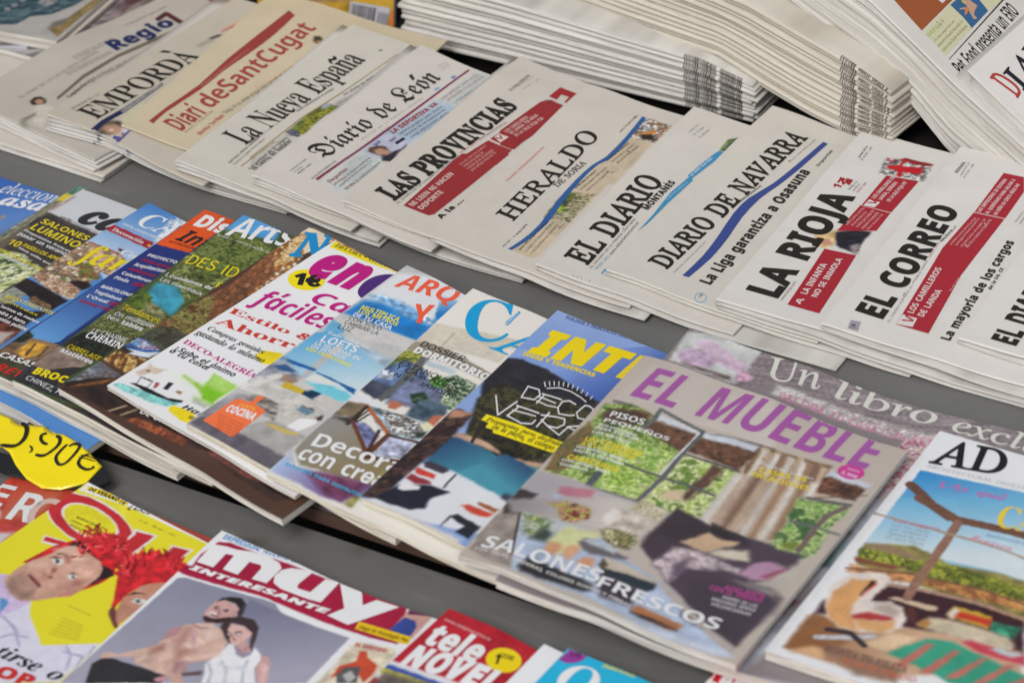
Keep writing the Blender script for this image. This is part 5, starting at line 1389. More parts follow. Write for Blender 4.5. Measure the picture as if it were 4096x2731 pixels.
('f',[(36,287),(147,298),(138,279),(47,276)],(236,236,240),1),
('f',[(7,268),(51,274),(61,267),(15,235)],(230,220,60),6),
('f',[(82,252),(86,247),(89,243),(89,238),(88,234),(84,230),(79,227),(72,225),(65,223),(56,222),(46,222),(36,223),(27,225),(17,227),(9,230),(2,234),(-4,239),(-9,243),(-11,248),(-12,252),(-10,257),(-7,261),(-1,264),(6,266),(14,268),(23,269),(32,269),(42,268),(52,266),(61,263),(70,260),(77,256)],(232,230,228),.8),
('f',[(81,252),(84,247),(86,243),(87,239),(85,235),(82,231),(77,228),(70,226),(63,224),(54,224),(45,224),(36,224),(27,226),(18,228),(10,231),(3,235),(-3,239),(-7,243),(-9,248),(-9,252),(-8,256),(-4,260),(1,263),(8,265),(15,267),(24,267),(33,267),(43,266),(52,265),(61,262),(69,259),(75,256)],(196,42,50),.8),
('f',[(67,250),(70,247),(72,244),(72,241),(71,238),(68,236),(65,234),(61,232),(56,231),(50,230),(44,230),(38,231),(31,232),(25,234),(20,236),(15,238),(11,241),(8,244),(7,247),(7,250),(8,253),(10,255),(13,257),(18,259),(23,260),(29,261),(35,261),(41,260),(48,259),(54,257),(59,255),(64,252)],(232,230,228),.8),
('f',[(65,249),(67,246),(69,244),(69,241),(68,239),(66,236),(63,235),(59,233),(54,232),(49,232),(43,232),(38,232),(32,233),(26,235),(21,236),(17,239),(14,241),(11,244),(10,247),(10,249),(10,252),(12,254),(16,256),(20,258),(24,259),(30,259),(36,259),(41,258),(47,258),(53,256),(58,254),(62,252)],(232,222,40),.8),
('f',[(25,206),(21,214),(40,218),(53,217),(48,212),(35,208)],(232,230,228),.8),
('f',[(25,208),(23,213),(42,217),(51,216),(39,212)],(196,42,50),.8),
('f',[(77,254),(75,260),(96,264),(98,230),(84,224)],(232,230,228),.8),
('f',[(80,255),(78,258),(94,262),(95,232),(82,226)],(196,42,50),.8),
('f',[(114.5,257.5),(112.5,262),(131.5,267.5),(133,253),(119.5,248.5)],(232,230,228),.8),
('f',[(116.5,258.5),(114.5,261),(129.5,265),(130.5,253),(121,249.5)],(196,42,50),.8),
('f',[(25,159),(28,161),(34,163),(72,153),(85,140),(118,122),(153,149),(159,101),(121,73)],(222,220,236),1.3,(.02,5)),
('f',[(25,159),(33,164),(74,152),(67,126),(74,116)],(206,186,222),1.3,(.02,5)),
('f',[(49.5,142),(56,143),(60,141),(64,128.5)],(90,150,210),1.3,(.02,5)),
('f',[(32,181),(37,208),(46,224),(44,225),(48,224),(45,228),(49,227),(46,231),(50,230),(47,234),(52,232),(49,237),(53,235),(51,239),(55,237),(53,242),(57,239),(55,243),(60,241),(58,245),(63,242),(61,246),(66,243),(64,247),(70,244),(68,248),(73,245),(72,248),(77,245),(76,249),(81,246),(98,230),(98,216),(102,212),(102,202),(98,189),(90,177),(86,171),(77,185)],(196,30,38),1.3,(.3,5)),
('f',[(46,208),(47,223),(55,225),(85,214),(99,214),(103,210),(98,199),(94,186),(80,187)],(44,22,24),1.3,(.02,5)),
('f',[(62,221),(95,222),(94,231),(76,249),(64,245),(55,235),(51,226)],(206,40,48),1.3,(.3,5)),
('f',[(36,158),(34,172),(36,186),(42,200),(46,214),(51,218),(62,218),(82,216),(90,211),(94,204),(95,192),(94,181),(93,174),(87,168),(75,155),(66,148),(51,150)],(206,160,140),1.3,(.02,5)),
('f',[(50,151),(41,157),(40,170),(46,177),(59,173),(66,169),(66,160),(74,156),(66,148)],(184,146,130),1.3,(.02,5)),
('f',[(85.5,167),(85,173.5),(91,181),(95,183.5),(93.5,174)],(206,130,116),1.3,(.02,5)),
('f',[(46,203.5),(48.5,207.5),(54.5,207.5),(59,204.5),(57,203),(52.5,205),(48,203)],(50,36,34),1.3,(.02,5)),
('f',[(73,199),(77,202),(84.5,200.5),(87,198),(82,198.5),(75.5,199)],(50,36,34),1.3,(.02,5)),
('f',[(48,196),(49.5,200.5),(55.5,201),(59.5,198.5),(58.5,194.5),(53,194)],(226,222,220),1.3,(.02,5)),
('f',[(50.4,197.6),(52.4,199.8),(56.4,197.4),(55.2,194.8)],(90,84,84),1.3,(.02,5)),
('f',[(72.5,190.5),(73.5,193.5),(79,194),(81.5,191.5),(80,188),(76,187.5)],(226,222,220),1.3,(.02,5)),
('f',[(74.8,191.6),(76.8,193.2),(80,190.6),(78.2,189.2)],(90,84,84),1.3,(.02,5)),
('f',[(52.8,181.8),(54.4,184),(58.4,182.2),(57.6,180)],(90,50,50),1.3,(.02,5)),
('f',[(60.8,180.4),(62.6,182.6),(65.6,180.4),(63.6,179.2)],(100,56,54),1.3,(.02,5)),
('f',[(48,189),(56.5,187.5),(62.5,183.5),(57,181),(52,183)],(222,178,160),1.3,(.02,5)),
('f',[(46.5,172.5),(48.5,174),(60.5,171.5),(66,168.5),(64.5,167.5),(56.5,170.5)],(120,60,66),1.3,(.02,5)),
('f',[(41,207),(53,217),(71,212),(68,203),(49,205)],(226,184,166),9,(.05,5)),
('f',[(62,198),(70,204),(88,206),(93,199),(86,193)],(222,176,156),9,(.05,5)),
('f',[(38.5,182),(44,193),(55.5,187),(54,179)],(222,180,160),9,(.05,5)),
('f',[(77,175),(82,185),(91,196),(94,186),(89,173)],(188,140,124),9,(.05,5)),
('f',[(41.5,163.5),(41,170),(51,167),(57,154),(51.5,153.5)],(166,130,116),9,(.05,5)),
('f',[(50,181.5),(52,184.5),(63,180.5),(62,176.5)],(190,134,120),9,(.05,5)),
('l',[(49,233.2),(42.4,237.2)],.86652,(240,110,110),.5),
('l',[(61.2,238.8),(57.4,246)],1.32034,(214,40,50),.5),
('l',[(51.2,233.4),(43.2,235.6)],1.72748,(214,40,50),.5),
('l',[(70,244),(66.8,243.6)],1.53189,(214,40,50),.5),
('l',[(56.8,217.8),(55.2,220)],.97779,(240,110,110),.5),
('l',[(66.8,218.8),(69.8,218)],1.64046,(230,60,64),.5),
('l',[(83,237.4),(85.4,237.6)],1.30837,(240,110,110),.5),
('l',[(57.2,235.8),(51.6,239.2)],1.05966,(230,60,64),.5),
('l',[(54,220.4),(54.2,223.6)],1.448,(214,40,50),.5),
('l',[(59.2,218.8),(57.2,215.2)],1.43502,(240,110,110),.5),
('l',[(54.8,230),(52,234)],1.35853,(214,40,50),.5),
('l',[(46,228.8),(43.6,227)],1.41543,(150,16,24),.5),
('l',[(64,213),(56,217.5)],1.15708,(230,60,64),.5),
('l',[(90,230),(92.4,228.8)],.81819,(214,40,50),.5),
('l',[(51.6,235.2),(52.8,234.4)],1.66951,(230,60,64),.5),
('l',[(52,233.6),(45.6,238)],1.18163,(150,16,24),.5),
('l',[(49,238.5),(40.5,241)],1.58375,(214,40,50),.5),
('l',[(87.6,237.6),(82,241.4)],1.71653,(230,60,64),.5),
('l',[(45.2,227.2),(41.8,226)],.94964,(230,60,64),.5),
('l',[(67,233),(59,237.6)],1.63485,(214,40,50),.5),
('l',[(73,239.6),(72.8,243.4)],1.04186,(240,110,110),.5),
('l',[(57.6,238.8),(55.6,239)],1.22784,(150,16,24),.5),
('l',[(54,242.8),(47.4,245.2)],1.00807,(150,16,24),.5),
('l',[(56.4,236),(55.6,233.6)],1.11452,(230,60,64),.5),
('l',[(84,240.8),(84.8,242.8)],1.59086,(230,60,64),.5),
('l',[(55.2,241.4),(53.6,238.6)],1.69976,(150,16,24),.5),
('l',[(62.4,226),(62.4,227.6)],1.61483,(120,10,18),.5),
('l',[(62.8,219.2),(60.4,223.2)],1.19218,(240,110,110),.5),
('l',[(64,210.4),(65.6,212.4)],.84454,(120,10,18),.5),
('l',[(64.8,212.4),(59.2,218.2)],.96727,(240,110,110),.5),
('l',[(71.2,230.4),(68.4,236)],.80327,(150,16,24),.5),
('l',[(61.4,209.6),(58.8,207)],1.58297,(150,16,24),.5),
('l',[(73.2,227.4),(69.8,226.4)],1.13064,(120,10,18),.5),
('l',[(74.2,238.4),(67.6,244)],.83418,(120,10,18),.5),
('l',[(56.4,219.6),(54.4,218)],.84138,(230,60,64),.5),
('l',[(75,237.4),(72,234)],1.62756,(230,60,64),.5),
('l',[(83.2,240),(82.6,236.2)],1.18863,(240,110,110),.5),
('l',[(76.8,240.4),(74.8,236.8)],1.59835,(214,40,50),.5),
('l',[(62.8,235.2),(64.4,236)],.86692,(150,16,24),.5),
('l',[(77.4,228),(71.2,232.4)],1.35829,(214,40,50),.5),
('l',[(73.2,244.8),(68,244.8)],1.13858,(120,10,18),.5),
('l',[(74.8,248.6),(71.2,247.6)],.92095,(230,60,64),.5),
('l',[(67.6,229.2),(61,234)],1.04544,(214,40,50),.5),
('l',[(65.2,224.6),(66.2,227.2)],1.47673,(120,10,18),.5),
('l',[(82.4,238),(84.4,238.8)],1.36834,(120,10,18),.5),
('l',[(77.6,235.8),(71.4,240)],1.57104,(214,40,50),.5),
('l',[(82.4,242.2),(80,242.4)],1.47539,(120,10,18),.5),
('l',[(64.4,215.6),(61.2,216)],1.15044,(120,10,18),.5),
('l',[(71.6,246.8),(73.2,245.6)],1.12965,(214,40,50),.5),
('l',[(55,232.5),(45,236)],1.74939,(230,60,64),.5),
('l',[(82.4,232.2),(79.2,238.4)],1.38417,(240,110,110),.5),
('l',[(79.6,227.2),(77.8,223.4)],1.78638,(150,16,24),.5),
('l',[(72.8,233.2),(72.4,234.8)],1.63126,(214,40,50),.5),
('l',[(82.4,234.8),(79.6,240)],1.28984,(150,16,24),.5),
('l',[(53.2,233.4),(50,233.2)],1.79645,(240,110,110),.5),
('l',[(73.4,224.8),(68.8,226)],1.38813,(214,40,50),.5),
('l',[(57,222.8),(56.4,224.4)],1.1643,(240,110,110),.5),
('l',[(61.2,242.8),(59.6,238.4)],1.78782,(214,40,50),.5),
('l',[(63.6,239.4),(56,241.2)],1.02216,(240,110,110),.5),
('l',[(86.4,233.2),(79.2,235.6)],1.09921,(230,60,64),.5),
('l',[(61.8,217.2),(60.4,219.2)],1.75929,(214,40,50),.5),
('l',[(48.6,222),(44.8,226.8)],1.74924,(230,60,64),.5),
('l',[(46.2,229.6),(44.4,235)],1.69023,(150,16,24),.5),
('l',[(76,234.4),(79.2,234.8)],1.51943,(120,10,18),.5),
('l',[(49.6,239.6),(46,245.6)],1.21192,(150,16,24),.5),
('l',[(78,238.5),(69.5,241)],1.67478,(214,40,50),.5),
('l',[(65,233.2),(60,234.8)],.97026,(230,60,64),.5),
('l',[(51.6,240.8),(46.8,248)],1.76009,(150,16,24),.5),
('l',[(46.8,227.2),(40.4,233.2)],1.03128,(230,60,64),.5),
('l',[(67.4,228.8),(65.2,226.4)],1.79644,(240,110,110),.5),
('f',[(57.2,188.2),(58.4,190.8),(62.2,188.4),(61.2,184.4)],(150,90,80),3,(.03,5)),
('f',[(47,172.5),(56,172),(66,168.5),(63.5,168),(55,169.5)],(112,52,58),1.4,(.03,5)),
('f',[(47,174.5),(54,174),(62.5,171),(56,172)],(200,120,120),2,(.03,5)),
('f',[(50,156),(59,157),(66,160.5),(68.5,153.5),(61.5,149)],(150,118,106),7,(.03,5)),
('f',[(43.5,154.5),(40,162.5),(50.5,156.5),(52,150.5)],(140,110,100),8,(.03,5)),
('f',[(52.5,207.5),(58.5,206.5),(64,200),(60,200.5)],(170,112,96),4,(.03,5)),
('f',[(82,190),(87.5,192),(90,187),(84.5,185)],(170,112,98),5,(.03,5)),
('f',[(45,197),(47.5,200.5),(53,202),(50,198.5)],(120,80,72),1.5,(.03,5)),
('f',[(71.2,191.2),(73.6,194.8),(79.2,194.8),(75.6,193.2)],(120,80,72),1.5,(.03,5)),
('f',[(52,197.6),(53.4,198.4),(55.6,196.8),(54.4,195.6)],(40,40,46),.7),
('f',[(52.8,197.6),(53.2,197.8),(53.6,197.4),(53.2,197.2)],(240,240,240),.5),
('f',[(75.6,191.6),(76.8,192.6),(78.8,190.8),(77.6,189.6)],(40,40,46),.7),
('f',[(76.4,191.6),(76.8,191.8),(77.2,191.4),(76.8,191.2)],(240,240,240),.5),
('l',[(68,128),(86,124),(104,112)],1.6,(176,170,206),2),
('l',[(133.5,132),(144,127),(153,114)],1.6,(176,170,206),2),
('l',[(85,110),(89.5,118),(102,122)],1.6,(176,170,206),2),
('l',[(137,126.5),(152.5,131),(158.5,118)],1.6,(176,170,206),2),
('l',[(80.5,125),(92,121.5)],1.6,(176,170,206),2),
('l',[(151.5,143.5),(156,132)],1.6,(176,170,206),2),
('f',[(127,185),(120,194),(106,211),(99,212),(102,216),(96,219),(100,222),(94,226),(99,228),(94,232),(99,234),(95,239),(101,239),(98,244),(105,244),(103,249),(109,247),(108,253),(115,250),(115,256),(121,252),(123,256),(128,252),(131,256),(135,251),(139,254),(141,249),(146,251),(147,246),(153,247),(153,242),(158,243),(141,253),(145,229),(132,218),(128,203),(130,188),(135,175)],(206,36,44),1.3,(.3,5)),
('l',[(110.8,232.4),(108.2,235.2)],1.27491,(220,46,54),.5),
('l',[(102.4,233.4),(99.4,238.8)],.83723,(160,18,28),.5),
('l',[(98.4,230.4),(95.6,234)],1.69565,(220,46,54),.5),
('l',[(136.4,239.6),(132,242.4)],.90356,(234,70,72),.5),
('l',[(120.4,246.8),(118.8,251.6)],.88151,(234,70,72),.5),
('l',[(112.4,244),(109.6,247.2)],1.00085,(234,70,72),.5),
('l',[(104,235.2),(99.2,237.6)],1.30755,(234,70,72),.5),
('l',[(112.2,216.8),(105.2,222)],1.69061,(234,70,72),.5),
('l',[(108.8,210.2),(104.6,212.4)],1.53843,(220,46,54),.5),
('l',[(137.6,242.4),(132.8,246.4)],.83404,(130,12,20),.5),
('l',[(117.8,238),(113.6,242)],1.35985,(220,46,54),.5),
('l',[(136.6,248.6),(133.6,251.2)],.81795,(130,12,20),.5),
('l',[(145.2,238),(142.8,242.4)],1.42752,(130,12,20),.5),
('l',[(103.2,234.4),(98,238)],.83008,(220,46,54),.5),
('l',[(119.6,249),(115.6,254)],1.11278,(160,18,28),.5),
('l',[(120.4,249.6),(119,253.8)],1.01612,(130,12,20),.5),
('l',[(134.2,248.4),(128,251.4)],1.00373,(234,70,72),.5),
('l',[(98.6,229.2),(90.8,234.2)],1.0966,(160,18,28),.5),
('l',[(142.4,236.8),(140.8,240.4)],1.51828,(234,70,72),.5),
('l',[(133.6,250.8),(131,254.4)],1.39366,(220,46,54),.5),
('l',[(131.4,250.6),(126.6,257.6)],.96236,(160,18,28),.5),
('l',[(115.4,216.4),(108.2,221.4)],1.7288,(220,46,54),.5),
('l',[(128.4,249.6),(127.2,252.8)],.99958,(160,18,28),.5),
('l',[(106,239),(102.4,242.4)],1.23,(130,12,20),.5),
('l',[(141.6,247.6),(137.2,249)],1.01925,(160,18,28),.5),
('l',[(100.6,239.2),(97.4,245.2)],1.18369,(234,70,72),.5),
('l',[(145.2,236.8),(138.8,242)],1.01261,(234,70,72),.5),
('l',[(109.6,219.4),(106.8,223.2)],1.34105,(234,70,72),.5),
('l',[(151.2,242.6),(149.6,246)],1.79525,(130,12,20),.5),
('l',[(114,232),(110.8,236.2)],1.54332,(130,12,20),.5),
('l',[(107.4,225.6),(105.4,228)],.8784,(160,18,28),.5),
('l',[(150.2,238.6),(144.8,242)],1.40009,(234,70,72),.5),
('l',[(131.2,240),(125.6,245.2)],.93825,(234,70,72),.5),
('l',[(104.2,220),(98,224.2)],1.34095,(220,46,54),.5),
('l',[(107.6,222.8),(104,227.6)],1.75871,(220,46,54),.5),
('l',[(107.2,228.6),(103,232.8)],1.16582,(160,18,28),.5),
('l',[(108.8,247.2),(102.4,250.8)],.99608,(160,18,28),.5),
('l',[(102.4,220.4),(100.4,223)],1.62004,(234,70,72),.5),
('l',[(130,240.4),(128.8,244)],.97602,(234,70,72),.5),
('l',[(98.4,234),(92.8,238)],1.56029,(234,70,72),.5),
('l',[(142.8,240),(140.4,241.8)],1.32936,(220,46,54),.5),
('l',[(109.2,216),(103.6,218.4)],1.71286,(220,46,54),.5),
('l',[(101.6,225.2),(97.6,227)],1.51522,(234,70,72),.5),
('l',[(146,232.8),(141.2,234.4)],1.31767,(130,12,20),.5),
('l',[(108.2,215),(104.8,217.2)],1.00005,(234,70,72),.5),
('l',[(128.8,240.8),(126,243.2)],.90402,(220,46,54),.5),
('l',[(112,246),(106.2,249.6)],1.38005,(234,70,72),.5),
('l',[(124,239.6),(119,241.4)],1.44375,(220,46,54),.5),
('l',[(116,252.8),(111.2,255.2)],1.257,(130,12,20),.5),
('l',[(105.4,222.8),(101.6,227.4)],1.3806,(160,18,28),.5),
('l',[(103,229.8),(98.8,234.4)],1.49716,(220,46,54),.5),
('l',[(110.8,222.4),(106.8,229)],1.5058,(130,12,20),.5),
('l',[(123.2,243.4),(121.6,247)],.89721,(160,18,28),.5),
('l',[(136.4,243.2),(134.8,246.8)],.89583,(220,46,54),.5),
('l',[(116.8,216),(116,219)],1.45515,(160,18,28),.5),
('l',[(108.8,226),(106.8,230.8)],1.0418,(130,12,20),.5),
('l',[(147.6,239),(144.4,242.2)],.84364,(160,18,28),.5),
('l',[(116,217.2),(114,222)],1.53727,(160,18,28),.5),
('l',[(148.4,236.8),(143.2,240.8)],.80057,(220,46,54),.5),
('l',[(109,217.8),(104.4,220.4)],1.37368,(234,70,72),.5),
('l',[(113.6,234.4),(110.4,237)],.82729,(220,46,54),.5),
('l',[(112.8,218.8),(109,222)],1.70147,(130,12,20),.5),
('l',[(102.4,234.4),(100,239.2)],1.71368,(234,70,72),.5),
('l',[(136.4,243.4),(132,247.2)],.87687,(130,12,20),.5),
('l',[(106.4,242.8),(103.2,248)],1.42174,(130,12,20),.5),
('l',[(107.4,230.4),(100,234.8)],1.42949,(160,18,28),.5),
('l',[(119.4,250.4),(114.2,254)],1.72375,(130,12,20),.5),
('l',[(103.6,243),(96.4,247.6)],.81175,(130,12,20),.5),
('l',[(134,246),(131.6,249.6)],.94109,(220,46,54),.5),
('l',[(104.8,221.4),(100.6,228.4)],1.77498,(130,12,20),.5),
('l',[(135.2,250.2),(131.2,257.2)],1.54162,(220,46,54),.5),
('l',[(120,251.2),(115.6,258.4)],.83183,(130,12,20),.5),
('l',[(102.4,229.4),(96.4,233.2)],.97603,(234,70,72),.5),
('l',[(108.2,243.8),(105.8,246.4)],.80204,(160,18,28),.5),
('l',[(134.2,241.4),(130,247.6)],1.37436,(220,46,54),.5),
('l',[(137,248),(132.8,249.2)],1.53654,(160,18,28),.5),
('l',[(99.4,227.6),(93,230.8)],.97406,(234,70,72),.5),
('l',[(141.6,244),(134.6,249)],1.30112,(220,46,54),.5),
('l',[(104.8,236),(100,241.2)],1.71546,(220,46,54),.5),
('l',[(124.2,250),(121.6,253.4)],.85755,(220,46,54),.5),
('f',[(135,181),(128,196),(129,214),(139,226),(146,228),(148,200),(148,171),(143,171)],(196,140,118),1.3,(.02,5)),
('f',[(128.5,198.5),(129.5,205),(136,208.5),(139.5,208.5),(135,206),(130.5,201.5)],(50,36,34),1.3,(.02,5)),
('f',[(136.5,195.5),(136.5,201.5),(143.5,204),(147,203),(144,197)],(222,220,220),1.3,(.02,5)),
('f',[(137.6,199.4),(139.2,201.6),(143.2,199.6),(141.2,197.2)],(80,80,84),1.3,(.02,5)),
('f',[(129.5,179),(128.5,183),(131.5,184),(143.5,173.5),(149,170),(149,166.5),(133.5,175)],(110,60,56),1.3,(.02,5)),
],
 },
 'muy': {"base": (236,237,240), "vis": 215,
'tx':[
('h','GI+','INTERESANTE',5,241.1,121.2,256.6,5.5,(236,236,238),2),
('h','G','DEPRESIÓN: NUEVAS ESTRATEGIAS PARA SUPERARLA',6.2,282.4,150.1,297.9,5.6,(50,136,206),2),
('h','GI','Llega la Psicología Pos',149.7,254.4,191,257.7,4.1,(90,60,20),3),
('h','G+','EL SENTIDO',158.5,236.7,183.2,241.2,3.9,(196,80,96),2),
],
'box':[
('m',[(5.5,250.4),(4.2,273.2),(13.8,276.6),(22.7,278.1),(33.5,282.5),(47.7,284.9),(59,282.9),(64,278.7),(64.4,258.7),(51.8,257),(50.9,270.7),(48.3,273.6),(39,272.1),(39.9,255.6),(26.9,254.5),(24.9,271.6),(18.8,269.7),(19.5,252.4)],(236,236,238),2),
('m',[(69.9,282.9),(85.9,289.4),(84.3,271.5),(86.1,267.3),(96.6,269.2),(97.9,287.4),(108.7,290.5),(109.4,264.5),(100.3,262.3),(76.5,259.6),(68.5,261.9),(64.6,268.9),(65.2,277.3)],(236,236,238),2),
('m',[(110.2,289.1),(129.1,290.3),(138.1,277.7),(144.1,287.8),(163.7,288.7),(140.8,254.2),(121.6,255.2),(128.1,268.2)],(236,236,238),2),
('c',[(148.1,252.9),(146,261.4),(190.8,264.2),(192.8,256.4),(188.6,255)],(236,196,20),2),
],
'ras':[
('f',[(6,278),(14,282),(54,285),(80,248),(6,237),(3,259)],(166,24,62),1),
('f',[(32,282),(52,285),(168,294),(186,253),(162,250),(59,245)],(166,24,62),1),
('f',[(-3,236),(0,244),(74,256),(80,247),(4,234)],(166,24,62),1),
('g',[(4,228),(8,232),(82,245),(94,237),(135,179),(0,92)],(5,226),(140,142,162),(31,121),(168,166,182),1,(0,1)),
('g',[(64,238),(150,243),(150,187),(86,149)],(74,238),(120,122,146),(124,183),(168,166,184),1,(0,1)),
('f',[(16,102),(7,121),(11,133),(19,134),(53,138),(60,140),(62,131)],(50,48,50),1.2,(.02,8)),
('f',[(7,130),(8,137),(17,139),(35,162),(35,168),(34,180),(39,190),(47,197),(56,202),(67,199),(77,191),(78,182),(65,166),(59,155),(61,140),(52,138),(32,138),(30,143),(19,137),(10,129)],(216,180,166),1.2,(.02,8)),
('f',[(32.5,180.5),(39,189.5),(41,178),(35,167.5)],(190,140,146),1.2,(.02,8)),
('f',[(35,162),(40,171),(38,147),(32,138)],(226,194,180),1.2,(.02,8)),
('f',[(43,176),(55,185),(65,182),(58,170)],(226,196,182),1.2,(.02,8)),
('f',[(50,151),(58,164),(76,182),(81,186),(83,178),(66,159),(67,149),(75,141),(68,136),(54,144)],(212,174,162),1.2,(.02,8)),
('f',[(48,202),(43,210),(43,224),(48,228),(58,228),(66,224),(65,213),(60,204),(52,201)],(214,170,166),1.2,(.02,8)),
('f',[(44,222),(45,229),(50,233),(58,236),(65,232),(67,226),(67,219),(64,222),(64,225),(57,229),(48,228)],(40,34,38),1.2,(.02,8)),
('f',[(47.5,201.5),(45,206),(51,205),(59.5,212),(65,212.5),(60,204.5),(52.5,200.5)],(70,50,50),1.2,(.02,8)),
('f',[(47.2,208.4),(47.2,212),(51.4,212.4),(54,209.2)],(236,226,226),1.2,(.02,8)),
('f',[(64,205),(66,209),(75,212),(81,215),(86,211),(86,202),(84,193),(76,192)],(220,180,174),1.2,(.02,8)),
('f',[(63,202),(61,213),(70,220),(79,222),(86,218),(90,210),(96,195),(93,195),(86,210),(76,213),(67,210),(69,203),(79,192),(72,195)],(66,50,54),1.2,(.02,8)),
('f',[(71.6,199.2),(74.8,199.2),(75.2,198),(72.8,197.6)],(60,44,50),1.2,(.02,8)),
('f',[(76.4,202.8),(79.2,206.2),(80,205),(77.6,202)],(60,44,50),1.2,(.02,8)),
('f',[(77.2,196.6),(80.4,198),(80.4,196)],(160,80,84),1.2,(.02,8)),
('f',[(83.5,193),(86.5,202.5),(95,195),(92.5,189)],(210,170,166),1.2,(.02,8)),
('f',[(85,148),(81,158),(76,166),(78,180),(78,192),(82,193),(88,186),(95,185),(98,191),(96,199),(103,196),(107,192),(108,181),(118,169)],(234,234,238),1.2,(.02,8)),
('f',[(103,196),(110,196),(115,192),(125,173),(119,170),(108,182),(107,191)],(206,164,160),1.2,(.02,8)),
('f',[(67,148),(78.5,159),(80,154.5),(70,145.5)],(110,84,90),1.2,(.02,8)),
('f',[(55,132),(59.5,139.5),(63.5,136.5),(59,130.5)],(206,150,160),1.2,(.02,8)),
('f',[(41,187),(46,192),(52,178),(49,168),(42,173)],(186,144,132),6,(.03,6)),
('f',[(50.5,194.5),(57.5,200),(66,193.5),(62,185)],(232,204,192),8,(.03,6)),
('f',[(49.5,167),(62.5,172.5),(58.5,163.5),(56.5,155)],(172,126,114),6,(.03,6)),
('f',[(33,156.5),(39,166.5),(42.5,159.5),(37,150)],(174,126,114),5,(.03,6)),
('f',[(47,190.5),(54.5,183),(61,171.5),(53.5,179.5)],(196,156,160),3,(.03,6)),
('f',[(58,154.5),(62,158.5),(65,146.5),(61,145)],(168,124,132),5,(.03,6)),
('f',[(60,161.5),(77,181),(80.5,179.5),(65,160.5)],(234,200,188),4,(.03,6)),
('f',[(61.5,155.5),(65.5,160),(69.5,151),(67,149.5)],(176,136,142),4,(.03,6)),
('f',[(83.5,191.5),(91,191),(91,197),(93.5,188)],(160,116,120),4,(.03,6)),
('f',[(110,188.5),(115,188.5),(123.5,172.5),(120.5,170.5)],(226,190,186),5,(.03,6)),
('l',[(46.8,217.2),(48.4,219.2)],1.2,(60,44,48),1),
('l',[(54.8,218),(56.8,220.2)],1.2,(60,44,48),1),
('l',[(48.2,215.8),(49.6,216.8)],1,(80,60,64),1),
('l',[(56,217.2),(57.6,218.4)],1,(80,60,64),1),
('l',[(51.6,217.2),(52.8,213.2),(54.8,213.6)],1.4,(170,120,118),1),
('l',[(49.2,209.4),(52.6,209.2),(54.8,210.8)],1.2,(90,40,44),1),
('l',[(47.5,204.5),(52.5,204.5),(59,206.5),(63,212.5)],3,(60,42,44),1),
('l',[(70.2,199.6),(73.6,200.8)],1,(50,36,42),1),
('l',[(75.4,203.6),(78,206.4)],1,(50,36,42),1),
('l',[(75.4,200.4),(76.8,197.8),(78.2,198)],1.2,(180,130,128),1),
('l',[(68,219),(67,224.5),(64,230)],2,(70,58,62),1),
('l',[(44.5,193.5),(51.5,193),(56,196)],1.4,(170,128,134),1),
('l',[(89,150.5),(85,160.5),(78,167)],2,(196,196,206),1),
('l',[(99,157),(92.5,168.5),(84,174.5)],2,(206,206,214),1),
('l',[(109.5,164),(102,176),(99.5,185)],2,(196,196,208),1),
('l',[(83.5,171),(93.5,172),(102,179)],2,(210,210,218),1),
('f',[(71.2,199.6),(73.2,200.4),(73.6,199.2),(72.4,198.4)],(230,226,226),.6),
('f',[(76.8,203.6),(78.6,205.4),(79.2,204.4),(77.6,202.8)],(230,226,226),.6),
('f',[(172,265),(172,288),(173,302),(191,305),(192,299),(192,263)],(206,160,150),1.2,(.02,8)),
('f',[(171,264.5),(173.5,281),(183,281),(187.5,276),(189.5,265),(188.5,263)],(54,74,150),1.2,(.02,8)),
('f',[(173.2,300.4),(178.8,303.2),(180,298.4),(175.6,297.8)],(60,56,66),1.2,(.02,8)),
('f',[(183.5,302.5),(190,305),(191,299.5),(187,297)],(50,46,46),1.2,(.02,8)),
('f',[(172,289.5),(187.5,291.5),(188,289.5),(174,285)],(110,50,90),1.2,(.02,8)),
('f',[(157,190),(156,242),(180,247),(190,247),(192,221),(193,209)],(216,204,180),3,(.2,8)),
('f',[(162,203),(161,214),(169,224),(165,234),(170,236),(174,231),(186,227),(188,216),(187,206),(180,212),(172,214),(166,206),(163,199)],(206,80,50),1.2,(.02,8)),
('f',[(164,205),(165,214),(175,220),(183,204),(170,197)],(90,88,90),1.2,(.02,8)),
('f',[(168.5,206),(171.5,213.5),(179,209),(177.5,201)],(190,190,186),1.2,(.02,8)),
],
 },
 'tele': {"base": (190,36,52), "vis": 165,
'tx':[
('m','G+','tele',5.8,229.6,52.5,230.7,21.9,(236,236,238),2),
('m','GI+','NOVELA',6.7,201.9,94.5,216.1,23.2,(236,236,238),2),
('w','G','www.teleprograma.tv',4.6,256.8,47.8,255.7,2.5,(226,170,170),2),
('p','G+','1',62.7,239.7,66,240.9,10.2,(26,24,26),2),
('p','G','20€',63.4,247.3,72.8,250.3,4.8,(110,96,20),2),
],
'box':[
('p',[(78.2,253.1),(79.3,250.9),(79.9,248.5),(80,246.1),(79.6,243.6),(78.8,241.3),(77.5,239.2),(75.8,237.4),(73.8,235.9),(71.6,234.8),(69.1,234.1),(66.6,233.9),(64.2,234.2),(61.8,235),(59.6,236.2),(57.7,237.8),(56.2,239.8),(55.1,242),(54.4,244.4),(54.3,246.8),(54.7,249.3),(55.5,251.6),(56.8,253.7),(58.5,255.6),(60.5,257.1),(62.8,258.2),(65.2,258.9),(67.7,259.1),(70.2,258.8),(72.6,258),(74.8,256.7),(76.7,255.1)],(240,214,20),1),
],
'ras':[
('f',[(0,270),(80,279),(87,184),(1,200)],(188,34,50),1,(.1,12)),
